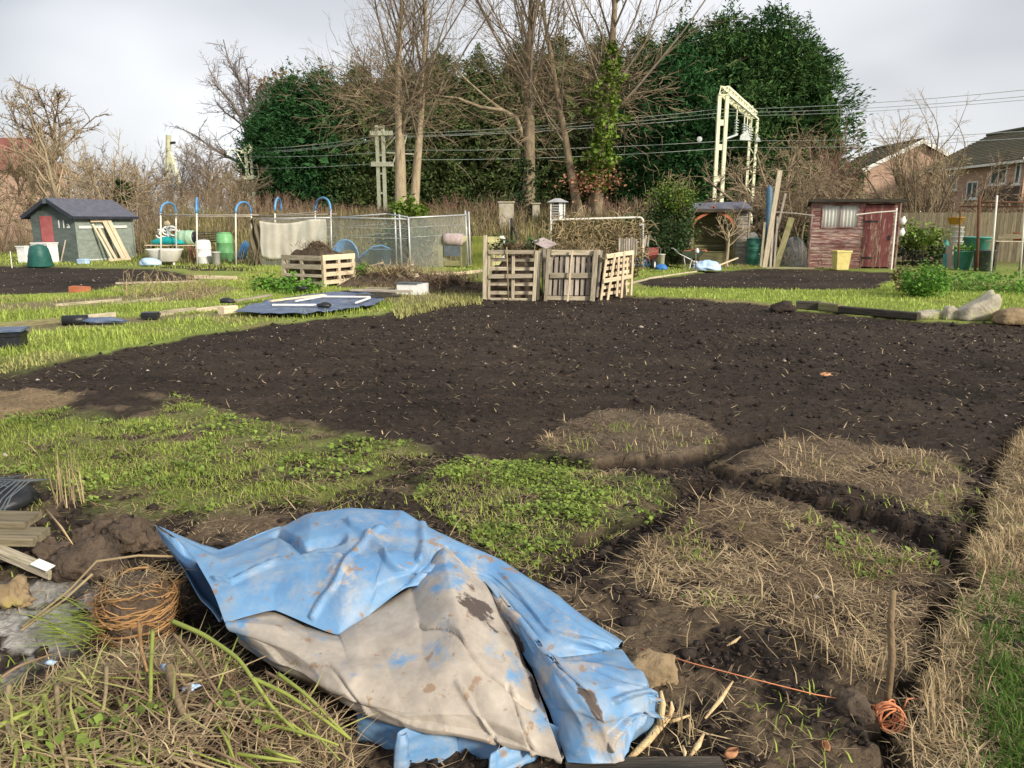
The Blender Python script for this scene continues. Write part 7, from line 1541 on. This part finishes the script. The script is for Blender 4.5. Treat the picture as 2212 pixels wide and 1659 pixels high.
patch('front_fold', [r0,r1]+rm+[sil,under], tp, (20,20), seed=3, amp=.004, fac=2.2,
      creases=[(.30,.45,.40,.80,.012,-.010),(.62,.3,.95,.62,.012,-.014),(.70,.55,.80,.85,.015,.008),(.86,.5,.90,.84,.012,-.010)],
      dirt=lambda s,q: .74-.25*np.exp(-((s-.0)/.06)**2)-.34*np.exp(-((s-.75)/.10)**2-((q-.22)/.13)**2), mud_and_shade=lambda s,q: .72*np.exp(-((s-.83)/.09)**2-((q-.29)/.10)**2)+.72*np.exp(-((s-.985)/.03)**2-((q-.45)/.4)**2))  # mud on the peak; shade of the cleft painted down the last edge
# strip and bulge at the right end
cL = [(1056,1266,.26),(1096,1350,.22),(1137,1440,.18),(1178,1530,.13),(1226,1647,.045)]
cM = [(1066,1268,.285),(1128,1352,.27),(1190,1445,.24),(1240,1535,.19),(1280,1650,.06)]
cN_ = [(1120,1352,.265),(1200,1432,.255),(1265,1490,.235),(1305,1560,.18),(1325,1649,.05)]
cO = [(1166,1424,.222),(1260,1430,.23),(1335,1480,.215),(1350,1550,.15),(1350,1642,.045)]
cP = [(1338,1400,.18),(1376,1441,.19),(1402,1478,.19),(1396,1540,.13),(1362,1602,.07)]
cQ = [(1346,1426,.09),(1398,1466,.10),(1412,1503,.10),(1399,1547,.05),(1366,1598,.015)]
cR = [(1330,1420,.03),(1380,1455,.03),(1395,1490,.03),(1385,1535,.02),(1355,1590,.01)]
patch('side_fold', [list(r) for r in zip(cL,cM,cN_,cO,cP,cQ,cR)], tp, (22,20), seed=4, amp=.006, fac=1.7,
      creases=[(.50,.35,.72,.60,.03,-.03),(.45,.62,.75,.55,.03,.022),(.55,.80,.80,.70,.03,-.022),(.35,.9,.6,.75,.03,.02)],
      dirt=lambda s,q: .42-.18*(s > .55), mud_and_shade=lambda s,q: .85*np.exp(-((s-.30-.03*q)/.07)**2-((q-.62)/.24)**2)+.60*np.exp(-((s-.03)/.06)**2-((q-.3)/.4)**2))  # brown mud streak; edge along the cleft darkened as painted shade
# crumpled tail in front
tl = []
for f in (0, .35, .7, 1):
    row = []
    for k in range(41):                      # a standing, concertinaed edge seen in plan as loops
        g = k/40; ph = g*2*math.pi*2.3+.9; c_ = P(762+g*455, 1640+g*30, 0)
        x = c_.x + .055*math.sin(2*ph+.6)*(1-.25*f); y = c_.y + .085*math.sin(ph)*(.8+.3*math.sin(g*9+1))+.04*f; top_ = .135+.02*math.sin(g*13+2)-.045*g
        row.append((Vector((x, y, .004+top_*f)),0,0))
    tl.append(row)
patch('tail_fold', tl, tp, (6,5), seed=5, amp=.003, fac=.6, asp=5, dirt=lambda s,q: .18+0*s)

# ------------------------------------------------------------------ the weed heap
wh_ = P(380,1560); t = thing('weed_heap', (wh_.x, wh_.y, 0), 'heap of pulled weeds and straw in front of the blue sheet', 'weed heap')
rng = np.random.default_rng(601)
def hz(p): return ground_data(p[:,0], p[:,1])[0]
Zh2 = wp([(-200,1600),(60,1545),(180,1500),(300,1440),(470,1460),(600,1530),(700,1600),(770,1690),(780,1790),(300,1850),(-200,1850)])
p = clump(in_poly(Zh2, 4200, rng), 3.5, 641, .34, .60); z = hz(p)
A_ = lying(p, z+rng.uniform(.0,.07,len(p)), .08, .0032, rng, .30)
p2 = clump(in_poly(Zh2, 2000, rng), 3.0, 642, .38, .62); B_ = lying(p2, hz(p2)+rng.uniform(.02,.085,len(p2)), .13, .0030, rng, .25)
o = np_obj('straw', *A_, 'dry_stem', t); o['kind'] = 'stuff'; o = np_obj('pale_straw', *B_, 'straw', t); o['kind'] = 'stuff'
p3 = in_poly(Zh2, 2600, rng); o = np_obj('roots', *lying(p3, hz(p3)+rng.uniform(0,.05,len(p3)), .12, .0035, rng, .3), 'brown_stem', t); o['kind'] = 'stuff'
p4 = in_poly(wp([(-150,1560),(60,1500),(230,1500),(300,1620),(200,1780),(-150,1780)]), 500, rng); p5 = in_poly(Zh2, 120, rng)
pg = np.concatenate([p4,p5]); o = np_obj('wilted_grass', *lying(pg, hz(pg)+rng.uniform(.03,.09,len(pg)), .14, .005, rng, .25), 'grass_dry', t); o['kind'] = 'stuff'
pl_ = clump(in_poly(Zh2, 1500, rng), 5, 602, .52, .66); c_ = np.concatenate([pl_, (hz(pl_)+rng.uniform(.03,.09,len(pl_)))[:,None]],1); o = np_obj('leaves', *leaflets(c_, .026, rng), 'clover', t); o['kind'] = 'stuff'
def stem(pts, r, mt_, name='stem', dz=0.0):
    q = []
    for (u,v,z) in pts:
        w_ = P(u,v,z+.055); q.append(w_)
    E = crom(np.array([tuple(k) for k in q]), 6); n_ = len(E); return MB().tube([Vector(k) for k in E], [r*(1-.55*k/n_) for k in range(n_)], 7).build(name, mt_, t, smooth=True)
stem([(372,1342,.20),(440,1372,.21),(510,1420,.20),(545,1465,.19),(590,1530,.16),(650,1590,.13)], .0085, 'green_stem')
stem([(545,1465,.19),(620,1500,.16),(700,1555,.12),(756,1596,.08)], .007, 'green_stem'); stem([(600,1455,.17),(660,1500,.15),(720,1560,.11),(758,1597,.08)], .0065, 'green_stem')
stem([(330,1362,.20),(326,1440,.19),(322,1520,.17),(270,1548,.16),(235,1552,.15)], .007, 'green_stem'); stem([(375,1370,.19),(420,1420,.19),(450,1465,.18),(500,1540,.15),(560,1600,.12)], .006, 'brown_stem')
stem([(300,1345,.2),(305,1400,.2),(318,1450,.19)], .007, 'root'); stem([(230,1440,.18),(228,1500,.18),(215,1580,.16)], .007, 'dry_stem'); stem([(95,1500,.17),(105,1560,.17),(118,1680,.15)], .008, 'green_stem'); stem([(70,1540,.16),(76,1600,.16),(70,1690,.14)], .008, 'grass_dry'); stem([(150,1540,.17),(168,1610,.16),(165,1700,.14)], .008, 'green_stem')
stem([(20,1480,.15),(14,1560,.15),(60,1660,.14)], .009, 'dry_stem'); stem([(-20,1575,.15),(60,1540,.16),(140,1500,.17)], .009, 'green_stem'); stem([(122,1480,.17),(130,1580,.17),(150,1680,.15)], .008, 'dry_stem')
stem([(365,1440,.19),(372,1480,.19),(395,1540,.18),(412,1570,.17)], .014, 'stick'); stem([(455,1520,.17),(440,1580,.16),(420,1680,.14)], .009, 'brown_stem'); stem([(600,1535,.14),(560,1520,.15),(470,1490,.17)], .006, 'green_stem')
for k in range(75):
    u = rng.uniform(0,600); v = rng.uniform(1440,1650); a = rng.normal(.6,.9); L_k = rng.uniform(70,230); zz = .15-.05*max(0,(u-400)/300)
    stem([(u,v,zz),(u+L_k*.5*math.cos(a)+rng.normal(0,12),v+L_k*.4*math.sin(a),zz+.02),(u+L_k*math.cos(a),v+L_k*.8*math.sin(a),zz)], rng.uniform(.0028,.006), ('dry_stem','green_stem','brown_stem','green_stem')[k % 4])
gr = in_poly(wp([(110,1395),(190,1360),(250,1375),(230,1440),(150,1440)]), 2400, rng); o = np_obj('grass_tuft', *lying(gr, hz(gr)+.06+rng.uniform(0,.06,len(gr)), .13, .005, rng, .3, 3.6, .4), 'grass', t); o['kind'] = 'stuff'
for i,(u,v,s) in enumerate(((160,1475,.055),(265,1390,.05),(310,1470,.045),(120,1500,.05))):
    q = P(u,v); blob('soil_lump', (q.x,q.y,hz(np.array([[q.x,q.y]]))[0]+.05), s*1.3, s, s*.7, 'clod', t, seed=70+i, amp=.6)
for i,(u,v) in enumerate(((357,1443),(405,1490),(418,1483),(110,1432))):
    q = P(u,v,.2); o = blob('plastic_scrap', (q.x,q.y,q.z), .018, .010, .010, 'light_blue', seed=80+i, amp=.9, sub=2); tag(o, 'tiny scrap of blue plastic on the weed heap', 'plastic', 'plastic scraps on the weed heap')

# ------------------------------------------------------------------ pot-bound root ball
rb = P(285,1378,.03); t = thing('root_ball', (rb.x,rb.y,.05), 'pot-bound root ball with coiled orange roots beside the blue sheet', 'root ball'); rc = Vector((rb.x,rb.y+.07,.03))
def rprof(z): return .148*(1-.25*abs(z-.1)/.12)
m = MB(); m.lathe([(.05,-.02),(.115,-.01),(.136,.05),(.142,.09),(.134,.14),(.105,.185),(.06,.215),(.02,.225)], rc, 30); o = m.build('soil_core', 'brown_rock', t, smooth=True)
for k in range(64):
    z0 = rng.uniform(-.01,.19); a0 = rng.uniform(0,6.28); ar = rng.uniform(.8,3.2); tlt = rng.normal(0,.03); q = []
    for j in range(12):
        f = j/11; a = a0+ar*f; z = z0+.012*math.sin(f*5+k)+rng.normal(0,.002)+(k % 5-2)*.012*f; z += tlt*math.cos(a-a0); z = min(max(z,-.01),.215); r = (.143 if .03 < z < .15 else .143-.9*max(0,z-.15)-.5*max(0,.03-z))+.004+.008*math.sin(a*2+k)*rng.uniform(.3,1); q.append(rc+Vector((r*math.cos(a), r*math.sin(a), z)))
    MB().tube(q, rng.uniform(.0018,.0042), 5).build('root', 'root', t, smooth=True)
n_ = 420; a = rng.uniform(0,6.28,n_); zz = rng.uniform(.0,.2,n_); r = .143+rng.uniform(-.004,.01,n_)
p0 = np.stack([rc.x+r*np.cos(a), rc.y+r*np.sin(a), rc.z+zz],1); d0 = np.stack([-np.sin(a)*np.sign(rng.normal(0,1,n_)), np.cos(a), rng.normal(0,.35,n_)],1)
S = grow(rng, p0, d0, rng.uniform(.03,.08,n_), np.full(n_,.0010), [dict(n=3,jit=.25,tip=.6)]); o = np_obj('fine_roots', *seg_mesh(S[0],3), 'root', t); o['kind'] = 'stuff'
n_ = 240; p0 = np.array(rc)+np.stack([rng.normal(0,.06,n_),rng.normal(0,.06,n_),np.full(n_,.205)],1); S = grow(rng, p0, rng.normal(0,1,(n_,3))*[1,1,.25]+[0,0,.1], rng.uniform(.04,.09,n_), np.full(n_,.0014), [dict(n=3,jit=.2,tip=.6)]); o = np_obj('dead_tops', *seg_mesh(S[0],3), 'dry_stem', t); o['kind'] = 'stuff'
for i,(pts) in enumerate((((48,1355,.05),(150,1275,.12),(210,1212,.24),(300,1200,.27),(375,1202,.26)),((46,1362,.05),(140,1295,.11),(200,1240,.2)))):
    q = [P(*k) for k in pts]; o = MB().tube(q, [.005]*len(q), 6).build('dry_stalk', 'dry_stem', smooth=True); tag(o, ('long pale dry stalk lying over the root ball','shorter pale stalk beside the root ball')[i], 'stalk')

# ------------------------------------------------------------------ left edge: planks, net, clods
a, b_ = P(-120,1105,.20), P(72,1122,.20); board('old_plank', P(-150,1118,.19), P(72,1124,.17), .15, .035, 'fence_wood', label='upper brown plank of the stack at the plot corner', cat='plank', group='planks stacked at the plot corner')
board('old_plank', P(-150,1155,.15), P(90,1160,.13), .15, .04, 'fence_wood', label='lower brown plank of the stack at the plot corner', cat='plank', group='planks stacked at the plot corner')
t = thing('labelled_stake', tuple(P(60,1215,.06)), 'wooden stake with a white tag, sloping from the plank stack', 'stake'); board('stake', P(-60,1165,.13), P(116,1240,.05), .055, .04, 'old_wood', t); board('white_tag', P(75,1213,.105), P(110,1228,.09), .045, .003, 'white_paint', t, up=(0,-.2,1))
board('old_plank', P(-150,1205,.07), P(40,1195,.05), .12, .04, 'dark_wood', label='dark plank underneath the plank stack', cat='plank', group='planks stacked at the plot corner')
q = P(15,1110); o = blob('black_net', (q.x-.25,q.y+.05,.05), .36, .22, .13, 'black_plastic', seed=91, amp=.5); tag(o, 'heap of black netting behind the plank stack', 'netting')
m = MB(); rr = random.Random(92)
for k in range(26):
    x = q.x-.55+k*.026; m.tube([Vector((x,q.y-.20,.05)),Vector((x+.02,q.y-.12,.15+.02*math.sin(k))),Vector((x+.05,q.y+.0,.19)),Vector((x+.06,q.y+.15,.15))], .0035, 5)
for k in range(7): m.tube([Vector((q.x-.58+j*.09, q.y-.20+k*.055, (.06+.14*math.sin(k/6*2.2))+.012*math.sin(j*2+k))) for j in range(8)], .0035, 5)
m.build('net_mesh', 'grey_plastic', o)
for i,(u,v,s,lab) in enumerate(((190,1250,.125,'large dark soil clod beside the root ball'),(195,1180,.085,'brown soil clod behind the large dark one'),(268,1195,.12,'rough dark clod between the root ball and the grass'),(100,1225,.09,'dark clod by the white-tagged stake'),(325,1190,.07,'small dark clod under the pointed tip of the blue sheet'),(15,1318,.08,'tan stone at the edge of the sandy patch'))):
    q = P(u,v); o = blob('soil_clod' if i < 5 else 'tan_stone', (q.x,q.y+.05,s*.4), s, s*.8, s*.75, 'brown_rock' if i < 5 else 'tan_rock', seed=100+i, amp=1.0, sub=4); tag(o, lab, 'clod' if i < 5 else 'stone')
rng = np.random.default_rng(611)
def tuft(label, u, v, n_, L, mt_, lean=.5, w=.005, name='grass_tuft', cat='grass'):
    q = P(u,v); p = np.array([q.x,q.y])+rng.normal(0,.05 if n_ < 50 else .11,(n_,2)); o = np_obj(name, *blades(p, hz(p), L, w, lean, rng), mt_); tag(o, label, cat, kind='stuff')
tuft('tuft of pale dead stalks standing behind the plank stack', 150, 1090, 26, .26, 'straw', .35, .006); tuft('small dead grass tuft beside the split branches', 1480, 1600, 30, .12, 'straw', .7)
tuft('pale grass tuft round the foot of the twine stick', 1960, 1500, 110, .13, 'straw', .7, .004); tuft('pale grass tuft by the end of the string line', 1830, 1440, 90, .12, 'straw', .9, .004); tuft('pale grass tuft between the straw patch and trench', 1790, 1350, 90, .12, 'straw', .9, .004)

# ------------------------------------------------------------------ right foreground
t = thing('marker_stick', tuple(P(1915,1530)), 'brown stick pushed upright into the turf at the string end', 'stick'); sb_ = P(1915,1535)
top = D(1930,1276,sb_.y+.01); MB().tube([sb_-Vector((0,0,.12)), sb_.lerp(top,.45)+Vector((.008,0,0)), sb_.lerp(top,.75)+Vector((-.004,0,0)), top], [.012,.0115,.011,.0095], 10).build('shaft', 'stick', t, smooth=True)
t = thing('twine_coil', tuple(P(1918,1575)), 'coil of orange garden twine hung at the foot of the marker stick', 'twine'); cc_ = D(1918,1546,sb_.y-.05)
for k in range(9):
    a0 = rng.uniform(0,6.28); rx, rz = .048*rng.uniform(.75,1.05), .054*rng.uniform(.75,1.05); tl_ = rng.normal(0,.25); q = []
    for j in range(25):
        a = 2*math.pi*j/24; x, z = rx*math.cos(a), rz*math.sin(a); q.append(cc_+Vector((x*math.cos(tl_)-z*math.sin(tl_)*.4+rng.normal(0,.001)+.006*math.sin(k), -.02*math.sin(a+a0)+.004*k-.02, z*.85+x*.3*math.sin(tl_)+.004*math.cos(k*2))))
    MB().tube(q, .0028, 6).build('loop', 'orange_twine', t, smooth=True)
MB().tube([D(1950,1535,sb_.y), D(1960,1510,sb_.y), D(1975,1508,sb_.y+.02)], .0026, 6).build('loose_end', 'orange_twine', t, smooth=True)
q = [P(1365,1394,.03), P(1500,1434,.05), P(1624,1466,.06), P(1760,1500,.055), P(1913,1528,.03)]; o = MB().tube(q, .0022, 5).build('string_line', 'orange_twine', smooth=True); tag(o, 'taut orange garden string running from the blue sheet to the stick', 'string')
rock('tan_rock', 'tan mossy rock beside the bulging end of the blue sheet', 1352, 1462, 1486, 1412, 'tan_rock', 7, dep=.6, pts=[.85,1.0,.9])
rock('brown_stone', 'rounded brown stone next to the orange twine', 1814, 1888, 1560, 1497, 'brown_rock', 8, dep=.8, pts=[.8,1.15,.7])
t = thing('split_branch', tuple(P(1400,1610)), 'broken pale branch with splintered prongs beside the blue sheet', 'branch')
MB().tube([P(1355,1643,.02),P(1400,1600,.03),P(1432,1560,.05),P(1450,1545,.07)],[.010,.012,.014,.006],7).build('limb','split_wood',t,smooth=True); MB().tube([P(1425,1570,.045),P(1432,1520,.12),P(1428,1492,.15)],[.012,.010,.004],7).build('prong','split_wood',t,smooth=True); MB().tube([P(1440,1556,.05),P(1452,1530,.10),P(1450,1515,.12)],[.010,.008,.003],7).build('prong','split_wood',t,smooth=True); MB().tube([P(1445,1560,.04),P(1470,1552,.05),P(1490,1545,.05)],[.007,.005,.003],6).build('prong','split_wood',t,smooth=True)
for i,(u0,v0,u1,v1,r,lab) in enumerate(((1523,1552,1583,1472,.008,'pale wood splinter lying beyond the broken branch'),(1490,1635,1520,1585,.009,'short pale splinter next to the broken branch'),(1478,1640,1475,1610,.006,'thin pale splinter beside the broken branch'),(1570,1395,1600,1375,.006,'short pale splinter lying on the dug soil near the string'),(100,1100,160,1180,.006,'long pale stalk leaning towards the clods'))):
    o = MB().tube([P(u0,v0,.03),P((u0+u1)/2+3,(v0+v1)/2,.045),P(u1,v1,.05)],[r*.5,r,r*.4],6).build('wood_splinter','split_wood',smooth=True); tag(o, lab, 'splinter')
def leaf(label, u, v, s, mt_, az):
    q = P(u,v,.045); o = sheet('dead_leaf', lambda a,b_: q+Vector(((a-.5)*s*math.cos(az)-(b_-.5)*s*.8*math.sin(a*math.pi)*math.sin(az), (a-.5)*s*math.sin(az)+(b_-.5)*s*.8*math.sin(a*math.pi)*math.cos(az), .010*math.cos((b_-.5)*6+a*3))), 9, 7, mt_, thick=.001); tag(o, label, 'leaf')
leaf('curled brown dead leaf on the soil below the splinters', 1580, 1626, .05, 'dead_leaf', .4); leaf('pale orange dead leaf lying on the big dug plot', 1783, 808, .14, 'dead_leaf', 1.0); leaf('small brown dead leaf on the soil near the brown stone', 1785, 1610, .03, 'dead_leaf', 2.0)
board('bottom_plank', P(1222,1660,.03), P(1560,1656,.03), .06, .03, 'dark_wood', label='dark brown plank lying on the soil below the blue sheet', cat='plank')
